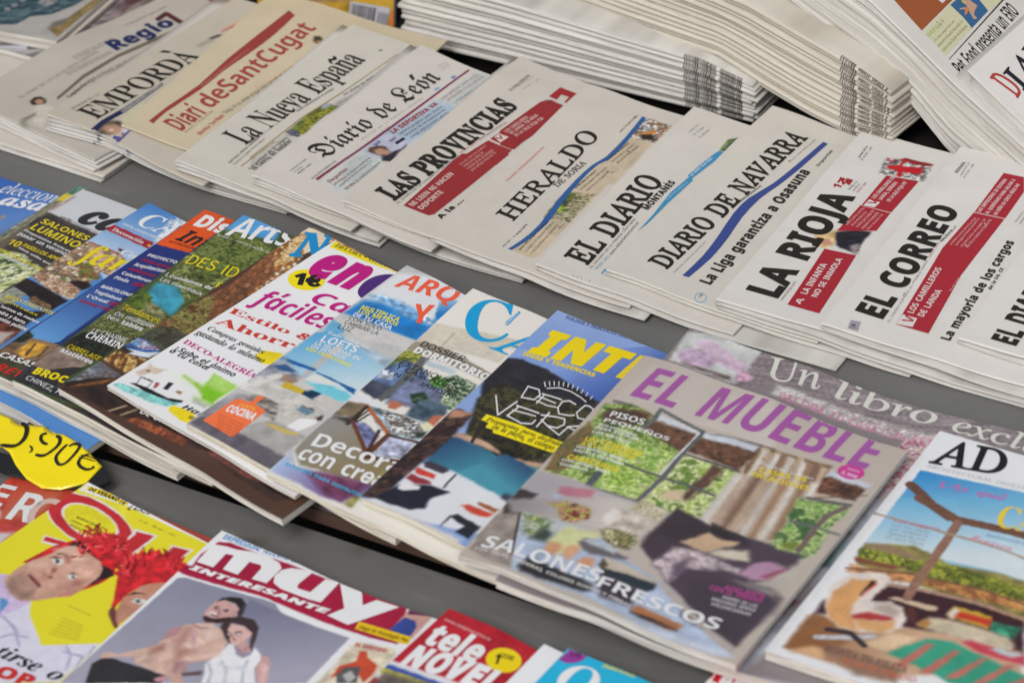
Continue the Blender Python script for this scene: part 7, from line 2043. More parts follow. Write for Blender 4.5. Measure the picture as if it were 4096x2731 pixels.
TAGPOLY = [(188.3, 49.8), (205.5, 49.3), (217.7, 48.8), (226.4, 46.0), (248.7, 53.7), (257.4, 50.7), (268.6, 53.2), (287.9, 51.1), (315.6, 41.4), (313.7, 27.6), (312.9, 22.1), (298.1, 8.8), (283.2, 3.2), (266.7, 4.8), (251.3, 11.3), (238.6, 19.4), (229.3, 21.7), (211.6, 19.9)]
CLIPPTS = [(228.3, 9.2), (250.8, 11.9), (313.3, 24.8), (319.9, 33.2), (322.2, 37.7)]
YA0, YA1, YB0, YB1 = -0.0139, 0.1411, -.02, .24
RA0, RA1, RB0, RB1 = -0.0026, 0.1908, 0.0029, 0.1529

# ================================================================ materials
def lin(c):
    return tuple(((v/255)/12.92 if v/255 <= 0.04045 else ((v/255+0.055)/1.055)**2.4) for v in c)

def mat(name, rough=0.6, spec=0.4, coat=0.0, base=None, attr=True, bump=0.0, bscale=60, vary=0.06, vscale=25, bump2=0.0, b2scale=9, metallic=0.0):
    m = bpy.data.materials.new(name); m.use_nodes = True; nt = m.node_tree; n = nt.nodes; l = nt.links
    p = n['Principled BSDF']; p.inputs['Roughness'].default_value = rough; p.inputs['Specular IOR Level'].default_value = spec
    p.inputs['Coat Weight'].default_value = coat; p.inputs['Coat Roughness'].default_value = 0.12; p.inputs['Metallic'].default_value = metallic
    tc = n.new('ShaderNodeTexCoord')
    no = n.new('ShaderNodeTexNoise'); no.inputs['Scale'].default_value = vscale; no.inputs['Detail'].default_value = 5; l.new(tc.outputs['Object'], no.inputs['Vector'])
    mr = n.new('ShaderNodeMapRange'); mr.inputs['To Min'].default_value = 1-vary; mr.inputs['To Max'].default_value = 1+vary; mr.inputs['From Min'].default_value = .3; mr.inputs['From Max'].default_value = .7
    l.new(no.outputs['Fac'], mr.inputs['Value'])
    mx = n.new('ShaderNodeMix'); mx.data_type = 'RGBA'; mx.blend_type = 'MULTIPLY'; mx.inputs['Factor'].default_value = 1
    if attr:
        a = n.new('ShaderNodeAttribute'); a.attribute_name = 'print_colour'; l.new(a.outputs['Color'], mx.inputs['A'])
    else:
        mx.inputs['A'].default_value = (*lin(base), 1)
    l.new(mr.outputs[0], mx.inputs['B']); l.new(mx.outputs['Result'], p.inputs['Base Color'])
    if bump or bump2:
        last = None
        for s_, b_, d_ in ((bscale, bump, 4), (b2scale, bump2, 2)):
            if not b_: continue
            q = n.new('ShaderNodeTexNoise'); q.inputs['Scale'].default_value = s_; q.inputs['Detail'].default_value = d_; l.new(tc.outputs['Object'], q.inputs['Vector'])
            bm = n.new('ShaderNodeBump'); bm.inputs['Strength'].default_value = 1; bm.inputs['Distance'].default_value = b_; l.new(q.outputs['Fac'], bm.inputs['Height'])
            if last: l.new(last.outputs[0], bm.inputs['Normal'])
            last = bm
        l.new(last.outputs[0], p.inputs['Normal'])
    return m

M_NEWS = mat('newsprint', .88, .15, bump=.00012, bscale=420, vary=.035, vscale=35, bump2=.0012, b2scale=11)
M_NINK = mat('newspaper_ink', .8, .2, vary=.10, vscale=900)
M_GLOSS = mat('coated_cover_stock', .30, .45, coat=.2, vary=.02, vscale=12, bump2=.0016, b2scale=10)
M_GINK = mat('gloss_ink', .30, .45, coat=.2, vary=.02, bump2=.0016, b2scale=10)

def edge_mat(name, c1, c2, layers, rough=.75, off=0.0):
    """stacked page edges: fine lines that follow the paper, plus grime"""
    m = bpy.data.materials.new(name); m.use_nodes = True; nt = m.node_tree; n = nt.nodes; l = nt.links
    p = n['Principled BSDF']; p.inputs['Roughness'].default_value = rough; p.inputs['Specular IOR Level'].default_value = .2
    a = n.new('ShaderNodeAttribute'); a.attribute_name = 'layer'
    sep = n.new('ShaderNodeSeparateXYZ'); l.new(a.outputs['Vector'], sep.inputs[0])
    cb = n.new('ShaderNodeCombineXYZ'); l.new(sep.outputs[0], cb.inputs[0]); l.new(sep.outputs[1], cb.inputs[1]); l.new(sep.outputs[2], cb.inputs[2])
    mp = n.new('ShaderNodeMapping'); mp.inputs['Scale'].default_value = (layers, 1.2, 1.0); l.new(cb.outputs[0], mp.inputs[0])
    no = n.new('ShaderNodeTexNoise'); no.inputs['Scale'].default_value = 1; no.inputs['Detail'].default_value = 3; no.inputs['Roughness'].default_value = .7; l.new(mp.outputs[0], no.inputs['Vector'])
    cr = n.new('ShaderNodeValToRGB'); cr.color_ramp.elements[0].position = .36; cr.color_ramp.elements[1].position = .56
    cr.color_ramp.elements[0].color = (*lin(c1), 1); cr.color_ramp.elements[1].color = (*lin(c2), 1)
    l.new(no.outputs['Fac'], cr.inputs[0]); l.new(cr.outputs[0], p.inputs['Base Color'])
    bm = n.new('ShaderNodeBump'); bm.inputs['Distance'].default_value = .0003; l.new(no.outputs['Fac'], bm.inputs['Height']); l.new(bm.outputs[0], p.inputs['Normal'])
    return m
M_FOLD = edge_mat('newspaper_pages', (180, 176, 169), (214, 211, 205), 2.0, .9)
M_FOLDS = edge_mat('warm_newspaper_pages', (186, 178, 164), (208, 202, 190), 2.0, .9)
M_FOLDC = edge_mat('cream_newspaper_pages', (190, 176, 150), (210, 198, 172), 2.0, .9)
M_PAGE = edge_mat('magazine_page_edges', (168, 164, 156), (226, 222, 214), 9, .6)
M_PAGEC = edge_mat('cream_page_edges', (176, 168, 150), (224, 218, 204), 9, .6)

# ================================================================ objects and tags
COL = scene.collection
def tag(o, label=None, cat=None, group=None, kind=None):
    for k, v in (('label', label), ('category', cat), ('group', group), ('kind', kind)):
        if v: o[k] = v
    return o
def empty(name, loc):
    o = bpy.data.objects.new(name, None); o.location = loc; o.empty_display_size = .02; COL.objects.link(o); return o
def obj(name, V, Fc, mats, parent=None, col=None, layer=None, smooth=True, midx=None):
    """V (n,3) world coordinates, Fc list/array of faces; one mesh object, kept relative to its parent"""
    V = np.asarray(V, float)
    org = np.array(parent.location) if parent is not None else np.zeros(3)
    if parent is not None and parent.parent is not None: org = org+np.array(parent.parent.location)
    me = bpy.data.meshes.new(name)
    if isinstance(Fc, np.ndarray):
        nf, k = Fc.shape
        me.vertices.add(len(V)); me.vertices.foreach_set('co', (V-org).astype(np.float32).ravel())
        me.loops.add(nf*k); me.loops.foreach_set('vertex_index', Fc.astype(np.int32).ravel())
        me.polygons.add(nf); me.polygons.foreach_set('loop_start', np.arange(0, nf*k, k, dtype=np.int32))
        me.update(calc_edges=True)
    else:
        me.from_pydata([tuple(v) for v in V-org], [], Fc)
    if smooth: me.polygons.foreach_set('use_smooth', [True]*len(me.polygons))
    if col is not None:
        a = me.color_attributes.new('print_colour', 'FLOAT_COLOR', 'POINT')
        c = np.ones((len(V), 4), np.float32); c[:, :3] = col; a.data.foreach_set('color', c.ravel())
    if layer is not None:
        a = me.attributes.new('layer', 'FLOAT_VECTOR', 'POINT'); a.data.foreach_set('vector', np.asarray(layer, np.float32).ravel())
    for m in (mats if isinstance(mats, (list, tuple)) else [mats]): me.materials.append(m)
    if midx is not None: me.polygons.foreach_set('material_index', midx)
    me.validate(); me.update()
    o = bpy.data.objects.new(name, me); COL.objects.link(o)
    if parent is not None: o.parent = parent
    return o

# ================================================================ lettering
FD = bpy.utils.system_resource('DATAFILES', path='fonts')
def font(n):
    try: return bpy.data.fonts.load(os.path.join(FD, n))
    except Exception: return None
F_MATH, F_CJK = font('NotoSansMath-Regular.woff2'), font('Noto Sans CJK Regular.woff2')
ALPH = {'S': (0x1D400, 0x1D41A, 0x1D7CE), 'I': (0x1D434, 0x1D44E, 0), 'BI': (0x1D468, 0x1D482, 0), 'F': (0x1D56C, 0x1D586, 0), 'H': (0x1D4D0, 0x1D4EA, 0),
        'G': (0x1D5D4, 0x1D5EE, 0x1D7EC), 'GI': (0x1D63C, 0x1D656, 0)}
ACC = {'ñ': ('n', '~'), 'Ñ': ('N', '~'), 'á': ('a', "'"), 'é': ('e', "'"), 'í': ('i', "'"), 'ó': ('o', "'"), 'ú': ('u', "'"), 'Á': ('A', "'"), 'É': ('E', "'"), 'Í': ('I', "'"), 'Ó': ('O', "'"), 'Ú': ('U', "'"),
       'À': ('A', '`'), 'è': ('e', '`'), 'à': ('a', '`'), 'Û': ('U', '^')}
OFFS = {'R+': .012, 'S+': .022, 'G+': .022, 'GI+': .03, 'U': .014, 'U+': .026, 'I+': .02, 'BI+': .022, 'S#': .028, 'U-': .004}
GC = {}
def fill_outline(v, e, off=0.0):
    """triangles of a glyph outline, thickened by off, by constrained Delaunay and winding number"""
    if not len(v): return np.zeros((0, 2)), np.zeros((0, 3), int)
    flip = (e[:, 0] > e[:, 1]) ^ (np.abs(e[:, 0]-e[:, 1]) > 1)
    e = np.where(flip[:, None], e[:, ::-1], e)
    if off:
        d = v[e[:, 1]]-v[e[:, 0]]; d /= np.hypot(d[:, 0], d[:, 1])[:, None]+1e-9
        sg = 1 if (v[e[:, 0], 0]*v[e[:, 1], 1]-v[e[:, 1], 0]*v[e[:, 0], 1]).sum() > 0 else -1
        nn = np.stack([d[:, 1], -d[:, 0]], 1)*sg; N = np.zeros_like(v); np.add.at(N, e[:, 0], nn); np.add.at(N, e[:, 1], nn)
        L = np.hypot(N[:, 0], N[:, 1])[:, None]+1e-9; v = v+N/L*off*np.minimum(2/L, 1.6)
    co, ed, fa, _, _, _ = delaunay_2d_cdt([Vector(p) for p in v], [tuple(int(q) for q in x) for x in e], [], 0, 1e-6)
    co = np.array([tuple(p) for p in co]); fa = np.array(fa, int)
    A2 = v[e[:, 0]]; B2 = v[e[:, 1]]
    c = co[fa].mean(1); w = np.zeros(len(c), int)
    for (x1, y1), (x2, y2) in zip(A2, B2):
        if y1 == y2: continue
        t = (c[:, 1]-y1)/(y2-y1); hit = ((y1 <= c[:, 1]) != (y2 <= c[:, 1])) & (x1+t*(x2-x1) > c[:, 0])
        w += np.where(hit, 1 if y2 > y1 else -1, 0)
    return co, fa[w != 0]
def warm_glyphs():
    """make every glyph the prints need in one go: one text object per glyph, one depsgraph update"""
    need = set()
    for pr in PRINTS.values():
        for t in pr['tx']:
            for ch in t[2]: need.add((t[1], ch))
    jobs = []
    for fn, ch in need:
        base, acc = ACC.get(ch, (ch, None)); st = fn.rstrip('+#-')
        al = 'I' if st == 'U' else st
        off = OFFS.get(fn, 0.0); fnt = F_CJK; c = base
        if al in ALPH:
            up, lo, dg = ALPH[al]
            if 'A' <= base <= 'Z': c = chr(up+ord(base)-65); fnt = F_MATH
            elif 'a' <= base <= 'z':
                c = chr(lo+ord(base)-97); fnt = F_MATH
                if al == 'I' and base == 'h': c = '\u210e'
            elif '0' <= base <= '9':
                d2 = dg or (0x1D7CE if al in ('BI', 'I', 'F', 'H') else 0x1D7EC); c = chr(d2+ord(base)-48); fnt = F_MATH
            else: off = max(off, 0)+(.018 if al != 'I' else .004)
        jobs.append((fn, ch, base, acc, fnt, c, off, al))
    objs = []
    for j in jobs+[(0, 0, 0, 0, f_, '', 0, 0) for f_ in (F_MATH, F_CJK)]:
        cu = bpy.data.curves.new('g', 'FONT')
        if j[4]: cu.font = j[4]
        cu.body = '|'+j[5]+'|'; cu.size = 1; cu.resolution_u = 5; cu.dimensions = '2D'; cu.fill_mode = 'NONE'
        o = bpy.data.objects.new('g', cu); COL.objects.link(o); objs.append(o)
    bpy.context.view_layer.update(); dg = bpy.context.evaluated_depsgraph_get(); wid = []
    ev = objs[-1].evaluated_get(dg); me = ev.to_mesh(); xs_ = [q.co.x for q in me.vertices]; wid_c = max(xs_)-min(xs_); ev.to_mesh_clear()
    for k, o in enumerate(objs):
        ev = o.evaluated_get(dg); me = ev.to_mesh(); n = len(me.vertices)
        v = np.empty(n*3, np.float32); me.vertices.foreach_get('co', v); v = v.reshape(-1, 3)[:, :2].astype(float)
        e = np.empty(len(me.edges)*2, np.int32); me.edges.foreach_get('vertices', e); e = e.reshape(-1, 2); ev.to_mesh_clear()
        full = v[:, 0].max()-v[:, 0].min(); wid.append(full)
        if k >= len(jobs): continue
        fn, ch, base, acc, fnt, c, off, al = jobs[k]; x0 = v[:4, 0].max()
        e = e[(e.min(1) >= 4) & (e.max(1) < n-4)]-4; v = v[4:n-4].copy(); v[:, 0] -= x0
        if fnt == F_CJK and al in ALPH: v *= 1.8
        if ch in 'ij' and off > 0 and len(v): v[v[:, 1] > v[:, 1].max()*.82, 1] += off*1.6
        v, t = fill_outline(v, e, off)
        if fnt == F_CJK and al in ALPH: full = (full-wid_c)*1.8+wid_c
        GC[(fn, ch)] = [v, t, full, fnt, base, acc, al, off]
    bw = {F_MATH: wid[-2], F_CJK: wid[-1]}
    for k, g in GC.items():
        adv = max(g[2]-bw[g[3]]+g[7]*1.6, .05)
        if k[1] == ' ': adv = .26 if g[6] in ALPH else .12
        v, t = g[0], g[1]
        if g[6] == 'I' and k[0].startswith('U') and len(v):
            v = v.copy(); v[:, 0] -= v[:, 1]*.24
        if g[5] and len(v):      # put the accent on by hand
            top = v[:, 1].max(); cx = (v[v[:, 1] > top-.25][:, 0].min()+v[v[:, 1] > top-.25][:, 0].max())/2; w = .11
            if g[4] == 'i': top -= .17 if k[0][0] != 'R' else .0
            h0 = top+.05
            if g[5] == "'": q = [(cx-.05, h0), (cx+.03, h0), (cx+.13, h0+.15), (cx+.02, h0+.15)]
            elif g[5] == '`': q = [(cx-.03, h0), (cx+.05, h0), (cx, h0+.15), (cx-.12, h0+.15)]
            elif g[5] == '^': q = [(cx-.12, h0), (cx, h0+.08), (cx+.12, h0), (cx, h0+.16)]
            else: q = [(cx-.17, h0+.02), (cx-.05, h0+.10), (cx+.06, h0+.05), (cx+.17, h0+.10), (cx+.17, h0+.03), (cx+.06, h0-.02), (cx-.05, h0+.03), (cx-.17, h0-.05)]
            nv = len(v); v = np.vstack([v, q])
            if len(q) == 4: tt = [(0, 1, 2), (0, 2, 3)]
            else: tt = [(0, 7, 1), (7, 6, 1), (1, 6, 2), (6, 5, 2), (2, 5, 3), (5, 4, 3)]
            t = np.vstack([t, np.array(tt)+nv]) if len(t) else np.array(tt)+nv
        GC[k] = (v, t, adv)
    for o in objs:
        c = o.data; bpy.data.objects.remove(o); bpy.data.curves.remove(c)

def split_big(V, Tr, lmax):
    for _ in range(12):
        P = V[Tr]; e = np.stack([np.hypot(*(P[:, (k+1) % 3]-P[:, k]).T) for k in range(3)], 1)
        big = e.max(1) > lmax
        if not big.any(): break
        keep = Tr[~big]; B = Tr[big]; k = e[big].argmax(1); r = np.arange(len(B))
        a, b, c = B[r, k], B[r, (k+1) % 3], B[r, (k+2) % 3]
        m = (V[a]+V[b])/2; ids = len(V)+np.arange(len(B)); V = np.vstack([V, m])
        Tr = np.vstack([keep, np.stack([a, ids, c], 1), np.stack([ids, b, c], 1)])
    return V, Tr

def text_mesh(fn, s, ax, ay, bx, by, hh):
    x = 0; vs = []; ts = []; n = 0; h1 = None
    track = -.012 if fn.rstrip('+#-') in ('U', *ALPH) else -.005
    for ch in s:
        v, t, adv = GC[(fn, ch)]
        if len(t):
            vv = v.copy(); vv[:, 0] += x; vs.append(vv); ts.append(t+n); n += len(vv)
            if h1 is None: h1 = (.485 if fn.rstrip('+#-') in ('U', *ALPH) else .27) if (ch in ACC or not ch.isalnum()) else max(v[:, 1].max(), .1)
        x += adv+track
    if not vs: return None
    V = np.vstack(vs); Tr = np.vstack(ts); V[:, 0] -= V[:, 0].min()
    L = V[:, 0].max() or 1; d = np.array([bx-ax, by-ay]); l = np.hypot(*d) or 1; e = d/l; n_ = np.array([-e[1], e[0]])
    return np.array([ax, ay])+np.outer(V[:, 0]/L*l, e)+np.outer(V[:, 1]/h1*hh, n_), Tr

# ================================================================ raster of flat colour on a front page (mm)
def hsh(ix, iy, sd):
    h = (ix.astype(np.int64)*374761393+iy.astype(np.int64)*668265263+sd*982451653) & 0x7fffffff
    h = ((h ^ (h >> 13))*1274126177) & 0x7fffffff
    return ((h ^ (h >> 16)) & 0xffff)/65535.0
def vnoise(x, y, sd):
    i = np.floor(x); j = np.floor(y); u = x-i; v = y-j; u = u*u*(3-2*u); v = v*v*(3-2*v)
    return (hsh(i, j, sd)*(1-u)+hsh(i+1, j, sd)*u)*(1-v)+(hsh(i, j+1, sd)*(1-u)+hsh(i+1, j+1, sd)*u)*v
def fnoise(x, y, sd): return (vnoise(x, y, sd)+.5*vnoise(x*2.1+7, y*2.1, sd+1)+.3*vnoise(x*4.3, y*4.3+3, sd+2))/1.8
def inside(px, py, poly):
    """signed distance, positive inside"""
    ins = np.zeros(px.shape, bool); dm = np.full(px.shape, 1e9)
    n = len(poly)
    for k in range(n):
        x1, y1 = poly[k]; x2, y2 = poly[(k+1) % n]
        c = ((y1 > py) != (y2 > py))
        if y1 != y2: ins ^= c & (px < (x2-x1)*(py-y1)/(y2-y1)+x1)
        dx, dy = x2-x1, y2-y1; L = dx*dx+dy*dy or 1e-9
        t = np.clip(((px-x1)*dx+(py-y1)*dy)/L, 0, 1); dm = np.minimum(dm, (px-x1-t*dx)**2+(py-y1-t*dy)**2)
    d = np.sqrt(dm); return np.where(ins, d, -d)
def paint(A, B, base, ops, sd0=0):
    C = np.empty(A.shape+(3,)); C[:] = base
    for oi, op in enumerate(ops):
        sd = sd0+oi*13; k = op[0]
        if k == 'l': pts = op[1]; pad = op[2]+op[4]+2
        else: pts = op[1]; pad = 8
        xs = [p[0] for p in pts]; ys = [p[1] for p in pts]
        m = (A > min(xs)-pad) & (A < max(xs)+pad) & (B > min(ys)-pad) & (B < max(ys)+pad)
        if not m.any(): continue
        a, b = A[m], B[m]
        if k == 'l':
            _, pts, w, col, soft = op; dm = np.full(a.shape, 1e9)
            for (x1, y1), (x2, y2) in zip(pts, pts[1:]):
                dx, dy = x2-x1, y2-y1; L = dx*dx+dy*dy or 1e-9; t = np.clip(((a-x1)*dx+(b-y1)*dy)/L, 0, 1)
                dm = np.minimum(dm, (a-x1-t*dx)**2+(b-y1-t*dy)**2)
            al = np.clip((w*.6-np.sqrt(dm))/max(soft, .3)+.5, 0, 1); val = np.empty(a.shape+(3,)); val[:] = col
            val *= (0.86+.28*fnoise(a/3, b/3, sd))[:, None]
        else:
            soft = {'f': lambda: op[3], 'g': lambda: op[6], 'n': lambda: op[4], 'w': lambda: op[4]}[k]()
            wob = (fnoise(a/5, b/5, sd+5)-.5)*min(soft, 3)*.9
            al = np.clip((inside(a, b, pts)+wob)/max(soft, .5)+.5, 0, 1)
            if not (al > 0).any(): continue
            val = np.empty(a.shape+(3,))
            if k == 'f':
                val[:] = op[2]; amp, sc = op[4] if len(op) > 4 else (0, 1)
                fn = fnoise(a/max(sc, 1), b/max(sc, 1), sd)-.5
                wh = .25 if min(op[2]) > 214 else 1.0
                val *= (1+(amp*2.2+.10*wh)*fn+.16*wh*(fnoise(a/17, b/17, sd+21)-.5)+.08*wh*(vnoise(a*1.1, b*1.1, sd+31)-.5))[:, None]
            elif k == 'g':
                _, _, p0, c0, p1, c1, _, nz = op
                d = np.array(p1)-np.array(p0); t = np.clip(((a-p0[0])*d[0]+(b-p0[1])*d[1])/(d@d+1e-9), 0, 1)[:, None]
                val[:] = np.array(c0)*(1-t)+np.array(c1)*t
                val *= (1+.05*(fnoise(a/9, b/9, sd)-.5))[:, None]
            else:
                if k == 'n': _, _, pal, size, _, asp, ang = op
                else: _, _, pal, size, _, asp, ang, edge = op
                c, s = math.cos(ang), math.sin(ang); u = (a*c+b*s)/(size*asp); v = (-a*s+b*c)/size
                pal = np.array(pal, float)
                if k == 'n':
                    wx = fnoise(u*.7, v*.7, sd+3)*2.2; wy = fnoise(u*.7+9, v*.7, sd+4)*2.2
                    w1 = fnoise(u*.9+wx, v*.9+wy, sd); w2 = fnoise(u*2.7, v*2.7, sd+9)
                    t = np.clip(((w1-.5)*1.5+(w2-.5)*.9)+.5, 0, .999)*len(pal)
                    i = t.astype(int) % len(pal); i2 = np.minimum(i+1, len(pal)-1); f = np.clip((t-i-.5)*1.6+.5, 0, 1)[:, None]
                    val[:] = pal[i]*(1-f)+pal[i2]*f
                    val *= (.78+.44*vnoise(u*6, v*6, sd+7))[:, None]
                else:
                    bi, bj = np.floor(u), np.floor(v); d1 = np.full(u.shape, 9.); d2 = d1.copy(); idx = np.zeros(u.shape)
                    for di in (-1, 0, 1):
                        for dj in (-1, 0, 1):
                            ci, cj = bi+di, bj+dj; q = np.hypot(ci+hsh(ci, cj, sd)-u, cj+hsh(ci, cj, sd+1)-v); hh = hsh(ci, cj, sd+2)
                            nb = q < d1; d2 = np.where(nb, d1, np.minimum(d2, q)); idx = np.where(nb, hh, idx); d1 = np.where(nb, q, d1)
                    val[:] = pal[(idx*len(pal)*.999).astype(int)]
                    e = np.clip((d2-d1)/.22, 0, 1)[:, None]; val = np.array(edge)*(1-e)+val*e
                    val *= (.82+.36*fnoise(u*2, v*2, sd+4))[:, None]
        C[m] = C[m]*(1-al[:, None])+val*al[:, None]
    C = np.clip(C, 0, 255)/255
    return np.where(C <= .04045, C/12.92, ((C+.055)/1.055)**2.4)

# ================================================================ surfaces with a rounded spine at the near edge
def nosed(S, r, off0=0.0):
    """S.top for b >= 0; for b < 0 wraps round the folded near edge of radius r"""
    def f(a, b, off=0.0):
        a = np.asarray(a, float); b = np.asarray(b, float); bc = np.maximum(b, 0)
        x, y, z = S.top(a, bc, 0.0)
        x2, y2, z2 = S.top(a, bc+.001, 0.0); dx, dy = (x2-x)/.001, (y2-y)/.001; n = np.hypot(dx, dy); dx /= n; dy /= n
        ph = np.clip(-b/r, 0, 2.6)*(b < 0); o = off+off0
        return x-dx*(r+o)*np.sin(ph), y-dy*(r+o)*np.sin(ph), z+o*np.cos(ph)-r*(1-np.cos(ph))
    return f
def plain(S, off0=0.0):
    return lambda a, b, off=0.0: S.top(a, b, off+off0)

def print_on(root, key, f, dz, ink, lim, flat=False):
    """lettering, bands and rules of one front page, one child per kind"""
    pr = PRINTS[key]; groups = {}
    for part, pts, col, L in pr['box']:
        part = PARTS.get(part, part)
        P = np.array(pts, float)
        tri = tessellate_polygon([[Vector((p[0], p[1], 0)) for p in P]])
        if not tri: continue
        groups.setdefault(part, []).append((P, np.array(tri), col, L))
    for part, fn, s, ax, ay, bx, by, hh, col, L in pr['tx']:
        part = PARTS.get(part, part)
        r = text_mesh(fn, s, ax, ay, bx, by, hh)
        if r is None: continue
        groups.setdefault(part, []).append((r[0], r[1], col, L))
    for part, items in groups.items():
        VV, TT, CC = [], [], []; n = 0
        for V, Tr, col, L in items:
            V, Tr = split_big(V, Tr, 5.0)
            a, b = V[:, 0]/1000, V[:, 1]/1000
            cen = V[Tr].mean(1)/1000
            ok = (cen[:, 0] > 0.0004) & (cen[:, 0] < lim[0]-.0004) & (cen[:, 1] > lim[2]) & (cen[:, 1] < lim[1]-.0004)
            Tr = Tr[ok]
            if not len(Tr): continue
            a = np.clip(a, 0.0003, lim[0]-.0003); b = np.clip(b, lim[2], lim[1]-.0003)
            x, y, z = f(a, b, dz*(L if isinstance(L, (int, float)) else 1)+.00016)
            Vw = np.stack([x, y, z], 1)
            # keep the faces looking up
            p = Vw[Tr]; nz = np.cross(p[:, 1]-p[:, 0], p[:, 2]-p[:, 0])[:, 2]
            Tr = Tr.copy(); fl = nz < 0; Tr[fl] = Tr[fl][:, ::-1]
            VV.append(Vw); TT.append(Tr+n); n += len(Vw)
            c = np.empty((len(Vw), 3)); c[:] = lin(col); CC.append(c)
        if VV: obj(part, np.vstack(VV), np.vstack(TT), ink, root, col=np.vstack(CC), smooth=False)

def grid_faces(na, nb):
    i = np.arange((nb-1)*(na-1)); r = i//(na-1); c = i % (na-1); k = r*na+c
    return np.stack([k, k+1, k+na+1, k+na], 1)

def front_sheet(root, name, key, S, f, m, vis, w, h, b0, res, off=.00005, pages=True):
    a1 = np.linspace(0, min(vis, w*1000)/1000, int(min(vis, w*1000)/res)+1)
    if vis < w*1000: a1 = np.concatenate([a1, np.linspace(a1[-1], w, 9)[1:]])
    bb = np.linspace(0, h, int(h*1000/res)+1)
    if b0 < 0: bb = np.concatenate([np.linspace(b0, 0, 6)[:-1], bb])
    A, B = np.meshgrid(a1, bb)
    x, y, z = f(A, B, off)
    pr = PRINTS.get(key, {'base': (205, 198, 188), 'ras': []})
    C = paint(A*1000, B*1000, pr['base'], pr['ras'], sum(map(ord, key)))
    V = np.stack([x.ravel(), y.ravel(), z.ravel()], 1)
    return obj(name, V, grid_faces(len(a1), len(bb)), m, root, col=C.reshape(-1, 3))

def loft(name, rings, mats, root, layer):
    """rings: (nr, ns, 3) closed cross-sections"""
    nr, ns = rings.shape[:2]; V = rings.reshape(-1, 3)
    i = np.arange((nr-1)*ns); r = i//ns; c = i % ns
    Q = np.stack([r*ns+c, r*ns+(c+1) % ns, (r+1)*ns+(c+1) % ns, (r+1)*ns+c], 1)
    faces = [tuple(q) for q in Q]; h = ns//2
    for e in (0, nr-1):      # end caps as strips between the upper and the lower run
        for k in range(h-1):
            q = (e*ns+k, e*ns+k+1, e*ns+(ns-2-k), e*ns+(ns-1-k))
            faces.append(q if e else q[::-1])
    return obj(name, V, faces, mats, root, layer=layer)

def folded_body(root, S, mats, seed, leaves=2, name='folded_pages', na=26, nb=22, z_of=None):
    """a folded newspaper: each leaf is a flattened tube with a round spine at the near edge"""
    r_ = random.Random(seed)
    VV = []; FF = []; LL = []; n0 = 0
    for j in range(leaves):
        a = np.linspace(0, S.w, na); inset = r_.uniform(0, .0012) if j < leaves-1 else 0
        tl = (S.tvec(a) if hasattr(S, 'tvec') else np.full(na, S.t))/leaves; rr = tl*.42; tc = tl[:, None]
        b = (np.linspace(0, 1, nb)**1.4)*(S.h-inset)
        ph = np.linspace(0, math.pi, 8)[1:-1]
        A, B = np.meshgrid(a, b, indexing='ij'); base = S.z(A, B)+tc*j
        wob = np.cumsum(np.array([r_.uniform(-1, 1) for _ in a]))*(.00003 if hasattr(S, 'tvec') else .00006); wob -= wob.mean()
        ragged = np.array([r_.uniform(-.0012, .0006) for _ in a])
        topz = base+tc*.94; botz = base+tc*.06
        Bt = B+inset*.5
        Bt[:, -1] += ragged
        up = np.stack([*S.world(A, Bt), topz], 2)[:, ::-1]           # far -> near
        x0, y0 = S.world(a, wob+inset*.5); z0 = base[:, 0]+tl*.5
        c, s = math.cos(S.th), math.sin(S.th)
        nose = np.stack([np.stack([x0+s*rr*math.sin(p), y0-c*rr*math.sin(p), z0+rr*math.cos(p)], 1) for p in ph], 1)
        dn = np.stack([*S.world(A, Bt), botz], 2)
        ring = np.concatenate([up, nose, dn], 1); ns = ring.shape[1]
        lay = np.zeros(ring.shape)
        lay[..., 1] = a[:, None]*8+seed; lay[..., 2] = seed+j*3.3
        q = np.concatenate([np.full(nb, 0.0), ph/math.pi, np.full(nb, 1.0)]); lay[..., 0] = q[None, :]*3
        V = ring.reshape(-1, 3); i = np.arange((na-1)*ns); r = i//ns; cc = i % ns
        Q = np.stack([r*ns+cc, r*ns+(cc+1) % ns, (r+1)*ns+(cc+1) % ns, (r+1)*ns+cc], 1)
        faces = [tuple(int(x)+n0 for x in t) for t in Q[:, ::-1]]
        h = ns//2
        for e in (0, na-1):
            for k in range(h-1):
                t = (e*ns+k+n0, e*ns+k+1+n0, e*ns+(ns-2-k)+n0, e*ns+(ns-1-k)+n0); faces.append(t if not e else t[::-1])
        VV.append(V); FF += faces; LL.append(lay.reshape(-1, 3)); n0 += len(V)
    return obj(name, np.vstack(VV), FF, mats, root, layer=np.vstack(LL))

